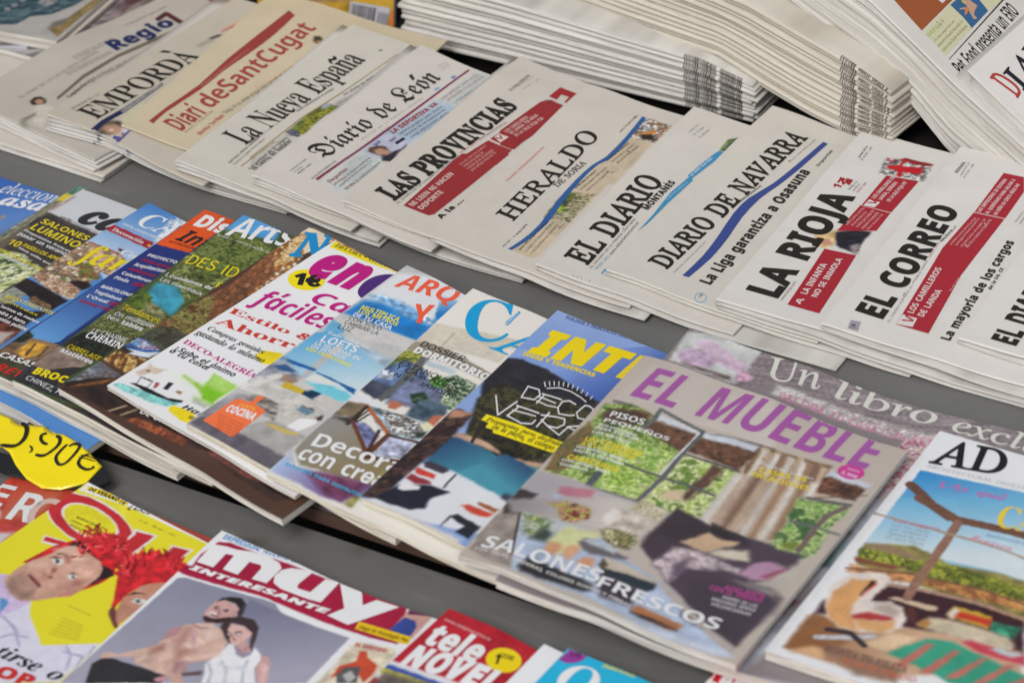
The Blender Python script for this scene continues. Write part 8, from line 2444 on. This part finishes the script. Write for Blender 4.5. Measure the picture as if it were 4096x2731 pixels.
def page_block(root, S, mats, seed, na=40, nb=26, name='page_block', inset=.0006):
    """magazine pages: flat block with slightly uneven page edges"""
    r = np.random.RandomState(seed); a = np.linspace(inset, S.w-inset, na); b = np.linspace(inset, S.h-inset, nb)
    A, B = np.meshgrid(a, b, indexing='ij'); base = S.z(A, B); T = S.t-.0003
    up = np.stack([*S.world(A, B), base+T], 2)[:, ::-1]; dn = np.stack([*S.world(A, B), base+.0001], 2)
    K = 7; fr = (np.arange(K)+.5)/K; jit = r.uniform(-.0009, .0004, K); nose = []
    for k in range(K):
        for e in (0, 1):
            bb = np.full(na, inset+jit[k])+np.cumsum(r.uniform(-1, 1, na))*.00003
            zz = base[:, 0]+T*(1-(k+e*.96)/K)
            x, y = S.world(a, bb); nose.append(np.stack([x, y, zz], 1))
    nose = np.stack(nose, 1); ring = np.concatenate([up, nose, dn], 1); ns = ring.shape[1]
    lay = np.zeros(ring.shape)
    zr = (ring[..., 2]-base[:, :1])
    q = np.concatenate([np.zeros(nb), np.repeat(fr, 2), np.ones(nb)]); lay[..., 0] = q[None, :]; lay[..., 1] = a[:, None]*8+seed; lay[..., 2] = seed*.7
    V = ring.reshape(-1, 3); i = np.arange((na-1)*ns); rr = i//ns; cc = i % ns
    Q = np.stack([rr*ns+cc, rr*ns+(cc+1) % ns, (rr+1)*ns+(cc+1) % ns, (rr+1)*ns+cc], 1)
    faces = [tuple(int(x) for x in t) for t in Q[:, ::-1]]
    h = ns//2
    for e in (0, na-1):
        for k in range(h-1):
            t = (e*ns+k, e*ns+k+1, e*ns+(ns-2-k), e*ns+(ns-1-k)); faces.append(t if not e else t[::-1])
    o = obj(name, V, faces, mats, root, layer=lay.reshape(-1, 3), smooth=False)
    return o

def box_obj(name, x0, x1, y0, y1, z0, z1, m, parent=None, kind=None, bev=.0015):
    bm = bmesh.new(); bmesh.ops.create_cube(bm, size=1)
    for v in bm.verts: v.co = Vector(((x0+x1)/2+v.co.x*(x1-x0), (y0+y1)/2+v.co.y*(y1-y0), (z0+z1)/2+v.co.z*(z1-z0)))
    if bev: bmesh.ops.bevel(bm, geom=bm.edges[:], offset=bev, segments=2, affect='EDGES')
    me = bpy.data.meshes.new(name); bm.to_mesh(me); bm.free(); me.materials.append(m)
    o = bpy.data.objects.new(name, me); COL.objects.link(o)
    if parent:
        o.parent = parent; o.location = -Vector(parent.location)
    return tag(o, kind=kind)

# ================================================================ the stand
def metal(name, base, rough, streak, dark):
    m = mat(name, rough, .5, base=base, attr=False, bump=.0002, bscale=300, vary=.10, vscale=5, bump2=.0006, b2scale=30); nt = m.node_tree; n = nt.nodes; l = nt.links
    p = n['Principled BSDF']; src = p.inputs['Base Color'].links[0].from_socket
    tc = n.new('ShaderNodeTexCoord'); mp = n.new('ShaderNodeMapping'); mp.inputs['Scale'].default_value = (6, 60, 6); mp.inputs['Rotation'].default_value = (0, 0, .3)
    no = n.new('ShaderNodeTexNoise'); no.inputs['Scale'].default_value = 3; no.inputs['Detail'].default_value = 8; l.new(tc.outputs['Object'], mp.inputs[0]); l.new(mp.outputs[0], no.inputs['Vector'])
    cr = n.new('ShaderNodeValToRGB'); cr.color_ramp.elements[0].position = .58; cr.color_ramp.elements[1].position = .78; l.new(no.outputs['Fac'], cr.inputs[0])
    mx = n.new('ShaderNodeMix'); mx.data_type = 'RGBA'; mx.inputs['B'].default_value = (*lin(streak), 1); l.new(src, mx.inputs['A'])
    ml = n.new('ShaderNodeMath'); ml.operation = 'MULTIPLY'; ml.inputs[1].default_value = .35; l.new(cr.outputs[0], ml.inputs[0]); l.new(ml.outputs[0], mx.inputs['Factor'])
    n2 = n.new('ShaderNodeTexNoise'); n2.inputs['Scale'].default_value = 14; n2.inputs['Detail'].default_value = 6; l.new(tc.outputs['Object'], n2.inputs['Vector'])
    c2 = n.new('ShaderNodeValToRGB'); c2.color_ramp.elements[0].position = .60; c2.color_ramp.elements[1].position = .72; l.new(n2.outputs['Fac'], c2.inputs[0])
    m2 = n.new('ShaderNodeMix'); m2.data_type = 'RGBA'; m2.inputs['B'].default_value = (*lin(dark), 1); l.new(mx.outputs['Result'], m2.inputs['A'])
    q = n.new('ShaderNodeMath'); q.operation = 'MULTIPLY'; q.inputs[1].default_value = .8; l.new(c2.outputs[0], q.inputs[0]); l.new(q.outputs[0], m2.inputs['Factor'])
    l.new(m2.outputs['Result'], p.inputs['Base Color'])
    mr = n.new('ShaderNodeMapRange'); mr.inputs['To Min'].default_value = rough-.08; mr.inputs['To Max'].default_value = rough+.12; l.new(n2.outputs['Fac'], mr.inputs['Value']); l.new(mr.outputs[0], p.inputs['Roughness'])
    return m
M_SHELF = metal('painted_grey_metal', (110, 110, 108), .42, (140, 140, 136), (92, 88, 78))
M_FASCIA = metal('brown_painted_edge', (84, 62, 54), .5, (104, 80, 70), (60, 44, 40))
M_DARK = mat('dark_underside', .8, .2, base=(30, 28, 27), attr=False, vary=.2)
M_FLOOR = mat('dark_ground', .9, .2, base=(44, 42, 40), attr=False, vary=.2)

t = empty('display_shelf', (-.3, .29, 0)); tag(t, 'grey metal upper shelf under the newspapers and the home magazines', 'shelf')
box_obj('shelf_panel', -2.2, 1.4, .2925, .935, -.012, 0, M_SHELF, t); box_obj('front_trim', -2.2, 1.4, .2895, .2922, -.0135, -.0006, M_FASCIA, t, bev=.0006)
t = empty('lower_shelf', (-.1, .28, -.015)); tag(t, 'grey metal lower shelf carrying the science and television magazines', 'shelf')
box_obj('shelf_panel', -2.2, 1.4, -.75, .2835, -.029, ZLOW, M_SHELF, t)
t = empty('rear_shelf', (-.3, 1.0, 0)); tag(t, 'dark rear ledge behind the row under the tall newspaper stacks', 'shelf')
box_obj('shelf_panel', -2.2, 1.4, .985, 1.45, -.03, -.002, M_DARK, t)
o = box_obj('back_panel', -2.2, 1.4, 1.452, 1.47, -.8, .35, M_DARK); tag(o, 'dark back panel closing the stand behind the newspapers', 'panel')
me = bpy.data.meshes.new('ground'); me.from_pydata([(-6, -6, -.8), (6, -6, -.8), (6, 6, -.8), (-6, 6, -.8)], [], [(0, 1, 2, 3)]); me.materials.append(M_FLOOR)
g = bpy.data.objects.new('ground', me); COL.objects.link(g); g['kind'] = 'structure'

warm_glyphs()
LAB = {
 'under': ('blank grey-white folded newspaper lowest at the left end of the front row', 'newspaper'),
 'regio': ('newspaper with short navy masthead ending in a maroon 7, leftmost in the row', 'newspaper'),
 'emp': ('newspaper with black serif capitals masthead and a small portrait at its folded edge', 'newspaper'),
 'cug': ('cream-coloured newspaper with a thick brick-red stripe and red masthead', 'newspaper'),
 'nueva': ('newspaper with black mixed-case serif masthead and a strip picture of yellow-green fields', 'newspaper'),
 'leon': ('newspaper with black gothic letter masthead above a thin magenta rule', 'newspaper'),
 'prov': ('newspaper with heavy black slab masthead over a red banner, right of the gothic one', 'newspaper'),
 'her': ('newspaper with large thin serif masthead, blue curved rule and beige news strip', 'newspaper'),
 'mont': ('newspaper whose two-word serif masthead has a torn light-blue strip beneath', 'newspaper'),
 'nav': ('newspaper with a broad dark blue bar and bold headline beneath a serif masthead', 'newspaper'),
 'rio': ('newspaper with heavy black masthead and a blonde woman over its red banner', 'newspaper'),
 'cor': ('newspaper with heavy black masthead and a man beside a white cross on red', 'newspaper'),
 'vasco': ('rightmost newspaper of the row, only its heavy black first letters showing', 'newspaper'),
 'tealmag': ('open-edged magazine with dark teal cover and olive margin, top left corner', 'magazine'),
 'graymag': ('plastic-wrapped grey magazine under the teal one at top left', 'magazine'),
 'selec': ('blue magazine with thin white italic title at the far left', 'magazine'),
 'caplas': ('magazine in clear plastic with huge black italic lowercase letters on white', 'magazine'),
 'casay': ('magazine with a stone house photo and red stitched ribbon under a white title', 'magazine'),
 'dis': ('magazine with orange title block above a deep blue cover', 'magazine'),
 'art': ('magazine with green trees beside turquoise water and a white title', 'magazine'),
 'nuevo': ('magazine with a stone wall cover and blue serif capital, hanging over the shelf edge', 'magazine'),
 'enc': ('white magazine with magenta and purple title and round yellow price spot', 'magazine'),
 'arq': ('magazine with coral title, pale sofa and orange chopping-board badge', 'magazine'),
 'diez': ('cream-topped magazine with big light-blue serif C over a garden table photo', 'magazine'),
 'inter': ('magazine with thick yellow italic title on blue and a poolside photo', 'magazine'),
 'libro': ('large grey wood-textured cardboard backing with white serif words, behind the lilac-titled magazine', 'cardboard backing'),
 'mueble': ('big magazine with lilac capitals title and purple sofa cover photo', 'magazine'),
 'ad': ('white-bordered magazine with two black serif capitals and a wicker chair photo', 'magazine'),
 'ero': ('red and orange magazine wrapped in plastic beneath the yellow price tag', 'magazine'),
 'quo': ('yellow magazine with red rounded title and two men in red feathery wigs', 'magazine'),
 'muy': ('science magazine with crimson banner and a laughing couple on grey', 'magazine'),
 'tele': ('small red television magazine with white title and yellow price circle', 'magazine'),
 'blanca': ('plain white magazine back between the red and the cyan magazine', 'magazine'),
 'que': ('cyan magazine with purple price bubble and cut-off white title', 'magazine'),
 'redr': ('red magazine with white lettering cut off at the bottom edge of the frame', 'magazine'),
}
SHORT = {'libro': 'grey wood-textured backing', 'mueble': 'lilac-titled magazine', 'her': 'paper with the blue curved rule', 'under': 'blank left-end paper', 'regio': 'navy-masthead paper', 'emp': 'paper with the portrait at its fold', 'nueva': 'paper with the field picture', 'leon': 'gothic-lettered paper', 'prov': 'slab-lettered paper with red banner',
         'mont': 'paper with the torn blue strip', 'nav': 'paper with the dark blue bar', 'rio': 'paper with the blonde woman', 'cor': 'paper with the white cross', 'vasco': 'rightmost paper of the row', 'dis': 'orange and blue magazine', 'tealmag': 'teal-covered magazine'}
ORD = ['first', 'second', 'third', 'fourth', 'fifth', 'sixth', 'seventh', 'eighth', 'ninth', 'tenth', 'eleventh', 'twelfth', 'thirteenth', 'fourteenth', 'fifteenth', 'sixteenth', 'seventeenth', 'eighteenth']

def lay_newspaper(rec, sheets):
    key = rec['key']; cream = key == 'cug'; body = M_FOLDC if cream else M_FOLD
    for k, S in enumerate(sheets):
        topmost = k == len(sheets)-1; loc = tuple(float(v) for v in S.top(0, 0)); loc = (loc[0], loc[1], loc[2]-S.t)
        if not topmost:
            r = empty('folded_newspaper', loc); nth = ['directly', 'second', 'third', 'fourth', 'fifth'][len(sheets)-2-k]
            tag(r, ('folded newspaper %s below the %s' % (nth, SHORT[key])), 'newspaper', 'newspapers laid in the front row')
            folded_body(r, S, body, rec['seed']+k, leaves=1)
            rr = S.t*.47; f = nosed(S, rr)
            if key == 'emp':
                PRINTS['emp/u'] = {'base': (190, 182, 168), 'vis': None, 'tx': [], 'ras': [], 'box': [('colour_band', [(58, -4), (64, -4), (64, 1), (58, 1)], (38, 44, 80), 1), ('colour_band', [(92, -4), (99, -4), (99, 1), (92, 1)], (92, 84, 140), 1)]}
                print_on(r, 'emp/u', f, .0001, M_NINK, (S.w, S.h, -.0045))
            continue
        r = empty('folded_newspaper', loc); tag(r, LAB[key][0], 'newspaper', 'newspapers laid in the front row')
        lv = 1
        folded_body(r, S, body, rec['seed']+k, leaves=lv)
        rr = S.t/lv*.47; f = nosed(S, rr)
        front_sheet(r, 'front_page', key, S, f, M_NEWS, 120, S.w, S.h, -rr*1.5, 1.5)
        if key in PRINTS: print_on(r, key, f, .0001, M_NINK, (S.w, S.h, -rr*1.5))

def lay_magazine(rec, sheets):
    key = rec['key']
    for k, S in enumerate(sheets):
        topmost = k == len(sheets)-1; loc = tuple(float(v) for v in S.top(0, 0)); loc = (loc[0], loc[1], loc[2]-S.t)
        r = empty('magazine', loc)
        f = plain(S); pg = M_PAGEC if key in ('arq', 'diez', 'inter') else M_PAGE
        if not topmost:
            tag(r, ('another copy lying %s under the %s' % (['directly', 'second', 'third', 'fourth'][len(sheets)-2-k], SHORT[key])), 'magazine', 'magazines on the shelves'); page_block(r, S, pg, rec['seed']+k)
            if key == 'libro': r.name = 'cardboard_backing'; r['category'] = 'cardboard backing'; r['label'] = r['label'].replace('copy', 'grey board'); r['group'] = 'boards under the grey backing'
            front_sheet(r, 'cover', 'x', S, f, M_GLOSS, 10, S.w, S.h, 0, 8); continue
        tag(r, LAB[key][0], LAB[key][1], 'magazines on the shelves' if key != 'libro' else None)
        if key == 'libro': r.name = 'cardboard_backing'
        page_block(r, S, pg, rec['seed'])
        vis = PRINTS.get(key, {}).get('vis') or 120
        front_sheet(r, 'cover', key, S, f, M_GLOSS, vis, S.w, S.h, 0, 1.7 if key == 'libro' else .95 if key in ('quo', 'muy', 'ad', 'mueble', 'enc', 'inter', 'arq', 'diez') else 1.15)
        if key in PRINTS: print_on(r, key, f, .0001, M_GINK, (S.w, S.h, .0002))

ys_ = GY0+np.arange(GNY)*GD
def field(): return np.zeros((GNY, GNX))+np.where(ys_ < .283, -np.minimum((.283-ys_)*.12, .03), 0)[:, None]
T1 = field()
lay_newspaper(NEWS[0], lay_pile(T1, NEWS[0]))
SHB = {}
for rec in BACK:
    SHB[rec['key']] = lay_pile(T1, rec); lay_magazine(rec, SHB[rec['key']])
for rec in NEWS[1:]: lay_newspaper(rec, lay_pile(T1, rec))
T2 = field(); SH = {}
for rec in MAGS:
    SH[rec['key']] = lay_pile(T2, rec); lay_magazine(rec, SH[rec['key']])
T3 = np.zeros((GNY, GNX))+ZLOW
for rec in LOW:
    SH[rec['key']] = lay_pile(T3, rec); lay_magazine(rec, SH[rec['key']])

# ================================================================ tall stacks at the back
STN = {'s1': 'left tall stack behind the row', 's2': 'middle tall stack behind the row', 's3': 'right tall stack behind the row'}
for st in STACKS:
    if st['key'] == 's3': st['tilt'] = .17
    r_ = random.Random(len(st['key'])+st['n'])
    for k in range(st['n']):
        S = StackSheet(st, k, da=r_.uniform(-.004, .004), db=r_.uniform(-.0026, .0026))
        x, y, z = (float(v) for v in S.top(0, 0))
        r = empty('folded_newspaper', (x, y, z)); nth = st['n']-1-k
        tag(r, ('folded newspaper, %s from the top of the %s' % (ORD[nth], STN[st['key']])) if nth else 'topmost folded newspaper of the %s' % STN[st['key']], 'newspaper', 'newspapers in the %s' % STN[st['key']])
        folded_body(r, S, M_FOLDS if st['key'] == 's2' else M_FOLD, k*3+st['n'], leaves=1 if st['key'] != 's3' else 2, na=34, nb=8)
        f = nosed(S, float(S.tvec(S.w*.9))*.47); q = random.Random(5)
        bx = []; tx = []
        def bars(s0, s1, b0=-5, b1=.8):
            x = s0
            while x < s1:
                w = q.choice([.7, .7, 1.1, 1.6]); bx.append(('barcode', [(x, b0), (x+w, b0), (x+w, b1), (x, b1)], (92, 86, 80), 1)); x += w+q.choice([.8, .8, 1.3])
        if st['key'] == 's1':
            e = -S.s0*1000; bars(e-74, e-40); bars(e-36, e-14)
            tx.append(('small_print', 'T', '8 413042 740012', e-14, 4.2, e-40, 4.2, 2.4, (90, 84, 78), 1)) if False else None
        elif st['key'] == 's2':
            e = -S.s0*1000; bars(e+0, e+16, -4, 1.5)
            tx = [('small_print', 'G', '8 420565 255004', e+50, .2, e+19, .6, 3.2, (80, 74, 66), 1)]
        if bx:
            PRINTS['stk'] = {'base': 0, 'vis': None, 'tx': tx, 'ras': [], 'box': bx}
            for t_ in tx:
                for ch in t_[2]: assert (t_[1], ch) in GC, ch
            print_on(r, 'stk', lambda a, b, off=0.0, f=f: f(a, b, off+.00025), .0001, M_NINK, (S.w, S.h, -.0042))
        if st['key'] == 's3' and nth == 0:
            # the printed front of the topmost copy
            P3 = Plank(st['p'][0], st['p'][1], math.radians(st['a']), st['top'], tilt=.17)
            class Q:      # front page coordinates measured from the stack's own corner
                w, h = .33, st['depth']
            PS = PlankSheet(P3, .33, st['depth'], .003, .0004)
            A_ = lambda a, b, off=0.0: nosed(PS, .002)(a, b, off)
            aa = np.linspace(S.s0, S.s0+S.w, 60); bb = np.concatenate([np.linspace(-.003, 0, 5)[:-1], np.linspace(0, st['depth'], 60)]); A, B = np.meshgrid(aa, bb)
            X, Y, Z = A_(A, B, .0001); C = paint(A*1000, B*1000, (206, 202, 196), [])
            obj('front_page', np.stack([X.ravel(), Y.ravel(), Z.ravel()], 1), grid_faces(60, len(bb)), M_NEWS, r, col=C.reshape(-1, 3))
            sh = 400.0      # shift so that clipping limits stay positive
            pr = PRINTS['orange']; mv = lambda p: (p[0]+sh, p[1])
            PRINTS['orange2'] = {'base': 0, 'vis': None, 'ras': [], 'box': [(a_, [mv(p) for p in pts], c_, l_) for a_, pts, c_, l_ in pr['box']], 'tx': [(t_[0], t_[1], t_[2], t_[3]+sh, t_[4], t_[5]+sh, t_[6], *t_[7:]) for t_ in pr['tx']]}
            print_on(r, 'orange2', lambda a, b, off=0.0: A_(np.asarray(a)-.4, b, off+.0001), .0001, M_NINK, (.4+S.s0+S.w, st['depth'], -.002))
PD = Plank(STACKS[2]['p'][0], STACKS[2]['p'][1], math.radians(STACKS[2]['a']), STACKS[2]['top'], tilt=.17, a0=DIARI['a0'], b0=DIARI['b0'], rot=DIARI['rot'], dz=DIARI['dz'])
for k in range(3):
    S = PlankSheet(PD, .2, .24, .0035, -.0037*(2-k)); S.P = PD
    if k < 2: S.P = Plank(PD.px, PD.py, PD.ang, STACKS[2]['top'], tilt=.17, a0=PD.a0-.004*(2-k)*(-1)**k, b0=PD.b0-.003*(2-k), rot=PD.rot, dz=PD.dz)
    r = empty('folded_newspaper', tuple(float(v) for v in S.top(0, 0)))
    tag(r, ['lowest newspaper under the one with red and navy serif masthead, right edge', 'middle newspaper under the one with red and navy serif masthead, right edge', 'newspaper with red and navy serif masthead on top of the right stack'][k], 'newspaper', 'newspapers on the right stack')
    folded_body(r, S, M_FOLD, 60+k, na=20, nb=14)
    if k == 2:
        f = nosed(S, .0008); front_sheet(r, 'front_page', 'diari', S, f, M_NEWS, 200, S.w, S.h, -.0012, 3); print_on(r, 'diari', f, .0001, M_NINK, (S.w, S.h, -.001))

# ================================================================ upright things at the back
def upright(name, key, U, a0, a1, b0, b1, t_, label, cat):
    S = Upright(U['p'][0], U['p'][1], U['ang'], U['z0'], U['lean']); r = empty(name, tuple(float(v) for v in S.top(a0, b0))); tag(r, label, cat)
    aa = np.linspace(a0, a1, 120); bb = np.linspace(b0, b1, 120); A, B = np.meshgrid(aa, bb); X, Y, Z = S.top(A, B, 0)
    pr = PRINTS[key]; C = paint(A*1000, B*1000, pr['base'], pr['ras'])
    obj('cover', np.stack([X.ravel(), Y.ravel(), Z.ravel()], 1), grid_faces(120, 120), M_GLOSS, r, col=C.reshape(-1, 3))
    c8 = [S.top(a, b, -o) for o in (.0006, t_) for a, b in ((a0, b0), (a1, b0), (a1, b1), (a0, b1))]
    obj('page_block', c8, [(0, 1, 2, 3), (7, 6, 5, 4), (0, 4, 5, 1), (1, 5, 6, 2), (2, 6, 7, 3), (3, 7, 4, 0)], M_PAGE, r, layer=[(q, i, 0) for i, q in enumerate((0, 0, 0, 0, 1, 1, 1, 1))], smooth=False)
    print_on_up(r, key, S)
def print_on_up(root, key, S):
    pr = PRINTS[key]; sh = 1.0
    PRINTS['up'] = {'base': 0, 'vis': None, 'ras': [], 'box': [(a_, [(p[0]+1000, p[1]+1000) for p in pts], c_, l_) for a_, pts, c_, l_ in pr['box']], 'tx': [(t_[0], t_[1], t_[2], t_[3]+1000, t_[4]+1000, t_[5]+1000, t_[6]+1000, *t_[7:]) for t_ in pr['tx']]}
    print_on(root, 'up', lambda a, b, off=0.0: S.top(np.asarray(a)-1, np.asarray(b)-1, off+.0002), .0002, M_GINK, (3, 3, 0))
upright('magazine', 'yellow', UP, YA0, YA1, YB0, YB1, .006, 'yellow magazine back cover with a large barcode, standing behind the newspapers', 'magazine')
upright('boxed_set', 'redbox', UR, RA0, RA1, RB0, RB1, .03, 'red box with a yellow label standing behind the row at the top', 'box')

# ================================================================ yellow hand-lettered price tag
PT = Plank(TAG['p'][0], TAG['p'][1], 0, TAG['prof'], tilt=TAG['tilt'])
M_TAG = mat('yellow_card_under_film', .25, .5, coat=.5, vary=.02, bump2=.0004, b2scale=16)
tg = empty('price_tag', tuple(float(v) for v in PT.top(.15, .05))); tag(tg, 'yellow price tag with hand-lettered price, hanging from the shelf edge at far left', 'price tag')
TP = np.array(TAGPOLY); gx, gy = np.meshgrid(np.arange(TP[:, 0].min(), TP[:, 0].max(), 4), np.arange(TP[:, 1].min(), TP[:, 1].max(), 4))
gp = np.stack([gx.ravel(), gy.ravel()], 1); gp = gp[inside(gp[:, 0], gp[:, 1], [tuple(p) for p in TP]) > 1.2]
co, _, fa, _, _, _ = delaunay_2d_cdt([Vector(p) for p in np.vstack([TP, gp])], [(i, (i+1) % len(TP)) for i in range(len(TP))], [], 1, 1e-5)
V = np.array([tuple(p) for p in co]); Tr = np.array(fa, int)
def tag_f(a, b, off=0.0):
    a = np.asarray(a, float); b = np.asarray(b, float); x, y, z = PT.top(a, b, off)
    return x, y, z+.0008*np.sin(a*60)*np.sin(b*50+1)
x, y, z = tag_f(V[:, 0]/1000, V[:, 1]/1000, 0); c = np.empty((len(V), 3)); c[:] = lin((240, 218, 10))
Vt = np.stack([x, y, z], 1); nV = len(Vt); Vb = Vt-[0, 0, .0008]
from collections import Counter
ed = Counter()
for t3 in Tr:
    for i in range(3): ed[tuple(sorted((int(t3[i]), int(t3[(i+1) % 3]))))] += 1
FF = [tuple(int(q) for q in t3) for t3 in Tr]+[tuple(int(q)+nV for q in t3[::-1]) for t3 in Tr]+[(a, b, b+nV, a+nV) for (a, b), k in ed.items() if k == 1]
obj('card', np.vstack([Vt, Vb]), FF, M_TAG, tg, col=np.vstack([c, c]))
pr = PRINTS['tag']; PRINTS['tag2'] = {'base': 0, 'vis': None, 'ras': [], 'tx': [], 'box': [(a_, [(p[0]+1000, p[1]+1000) for p in pts], c_, l_) for a_, pts, c_, l_ in pr['box']]}
print_on(tg, 'tag2', lambda a, b, off=0.0: tag_f(np.asarray(a)-1, np.asarray(b)-1, off+.0004), .0002, mat('marker_ink', .5, .3, vary=.03), (3, 3, 0))
M_CLIP = mat('black_plastic', .3, .5, base=(30, 33, 36), attr=False, vary=.1)
def strip(name, pts, w, th, parent, m):
    """flat bent strap along a polyline of (a,b) mm on the tag surface"""
    P = np.array(pts, float); vs = []; n = len(P)
    for i in range(n):
        d = P[min(i+1, n-1)]-P[max(i-1, 0)]; d /= np.hypot(*d); nn = np.array([-d[1], d[0]])*w/2
        for s_ in (-1, 1):
            q = (P[i]+s_*nn)/1000
            for o_ in (-.0012, -.0012-th): vs.append([float(v) for v in tag_f(q[0], q[1], o_)])
    F = []
    for i in range(n-1):
        k = i*4; F += [(k, k+2, k+6, k+4), (k+1, k+5, k+7, k+3), (k, k+4, k+5, k+1), (k+2, k+3, k+7, k+6)]
    F += [(0, 1, 3, 2), (n*4-4, n*4-2, n*4-1, n*4-3)]
    return obj(name, vs, F, m, parent, smooth=False)
strip('backing_strap', CLIPPTS, 16, .003, tg, M_CLIP)

# ================================================================ clear wrappers
M_FILM = bpy.data.materials.new('clear_wrapper_film'); M_FILM.use_nodes = True
nt = M_FILM.node_tree; n = nt.nodes; l = nt.links; p = n['Principled BSDF']; out = n['Material Output']
p.inputs['Base Color'].default_value = (.22, .23, .23, 1); p.inputs['Roughness'].default_value = .18; p.inputs['Specular IOR Level'].default_value = .6
tr = n.new('ShaderNodeBsdfTransparent'); ms = n.new('ShaderNodeMixShader'); lw = n.new('ShaderNodeLayerWeight'); lw.inputs[0].default_value = .35
tc = n.new('ShaderNodeTexCoord'); no = n.new('ShaderNodeTexNoise'); no.inputs['Scale'].default_value = 22; no.inputs['Detail'].default_value = 5; no.inputs['Distortion'].default_value = 1.5; l.new(tc.outputs['Object'], no.inputs['Vector'])
bm = n.new('ShaderNodeBump'); bm.inputs['Distance'].default_value = .006; l.new(no.outputs['Fac'], bm.inputs['Height']); l.new(bm.outputs[0], p.inputs['Normal']); l.new(bm.outputs[0], lw.inputs['Normal'])
mr = n.new('ShaderNodeMapRange'); mr.inputs['To Min'].default_value = .02; mr.inputs['To Max'].default_value = .12; l.new(lw.outputs['Facing'], mr.inputs['Value'])
l.new(mr.outputs[0], ms.inputs[0]); l.new(tr.outputs[0], ms.inputs[1]); l.new(p.outputs[0], ms.inputs[2]); l.new(ms.outputs[0], out.inputs['Surface'])
def wrapper(name, S, a0, a1, b0, b1, seed, label):
    r = np.random.RandomState(seed); na, nb = 60, 60; A, B = np.meshgrid(np.linspace(a0, a1, na), np.linspace(b0, b1, nb))
    ac = np.clip(A, 0, S.w); bc = np.clip(B, 0, S.h); z = S.z(ac, bc)+S.t+.0012
    out_ = np.maximum(np.maximum(-A, A-S.w), np.maximum(-B, B-S.h)).clip(0)
    z = z-out_*.5+.0012*(fnoise(A*60, B*60, seed)-.3)+.0015*np.abs(np.sin(A*130+6*fnoise(A*20, B*20, seed+2)))*np.clip(out_*60+.25, 0, 1)
    edge = (A == a0) | (A == a1) | (B == b0) | (B == b1)
    A = A+np.where(edge, r.uniform(-.0015, .0015, A.shape), 0)
    x, y = S.world(A, B)
    o = obj(name, np.stack([x.ravel(), y.ravel(), z.ravel()], 1), grid_faces(na, nb), M_FILM); return tag(o, label, 'plastic wrapper')
wrapper('plastic_wrapper', SH['caplas'][-1], -.017, .215, -.01, .292, 3, 'clear crinkled bag round the magazine with huge black italic letters')
wrapper('plastic_wrapper', SH['ero'][-1], -.01, .235, -.01, .286, 5, 'clear bag round the red magazine below the yellow price tag')
S = SH['mueble'][-1]; wrapper('plastic_wrapper', S, -.004, S.w+.012, -.003, S.h+.004, 8, 'clear shrink wrap over the lilac-titled magazine')
S = SHB['graymag'][-1]; wrapper('plastic_wrapper', S, -.01, S.w+.016, -.012, S.h, 12, 'crinkled clear bag round the grey magazine at top left')
# bright card that shows inside the first bag, left of the magazine
S = SH['caplas'][-1]
A, B = np.meshgrid(np.linspace(-.014, -.001, 14), np.linspace(.0, .291, 90)); x, y = S.world(A, B); z = S.z(np.zeros_like(A), np.clip(B, 0, S.h))+S.t*.5+A*.1
C = paint(A*1000, B*1000, (150, 142, 96), [('f', [(-20, 262), (2, 262), (2, 280), (-20, 280)], (226, 206, 30), 2, (0, 1)), ('n', [(-20, 276), (2, 276), (2, 300), (-20, 300)], [(70, 130, 110), (110, 170, 150), (60, 110, 80)], 4, 2, 1, 0), ('n', [(-20, 0), (2, 0), (2, 262), (-20, 262)], [(120, 116, 84), (160, 156, 120), (96, 96, 84), (180, 176, 140)], 9, 2, 1, 0)])
o = obj('insert_card', np.stack([x.ravel(), y.ravel(), z.ravel()], 1), grid_faces(14, 90), M_GLOSS, col=C.reshape(-1, 3)); tag(o, 'narrow coloured card showing inside the bag left of the black-lettered magazine', 'card')
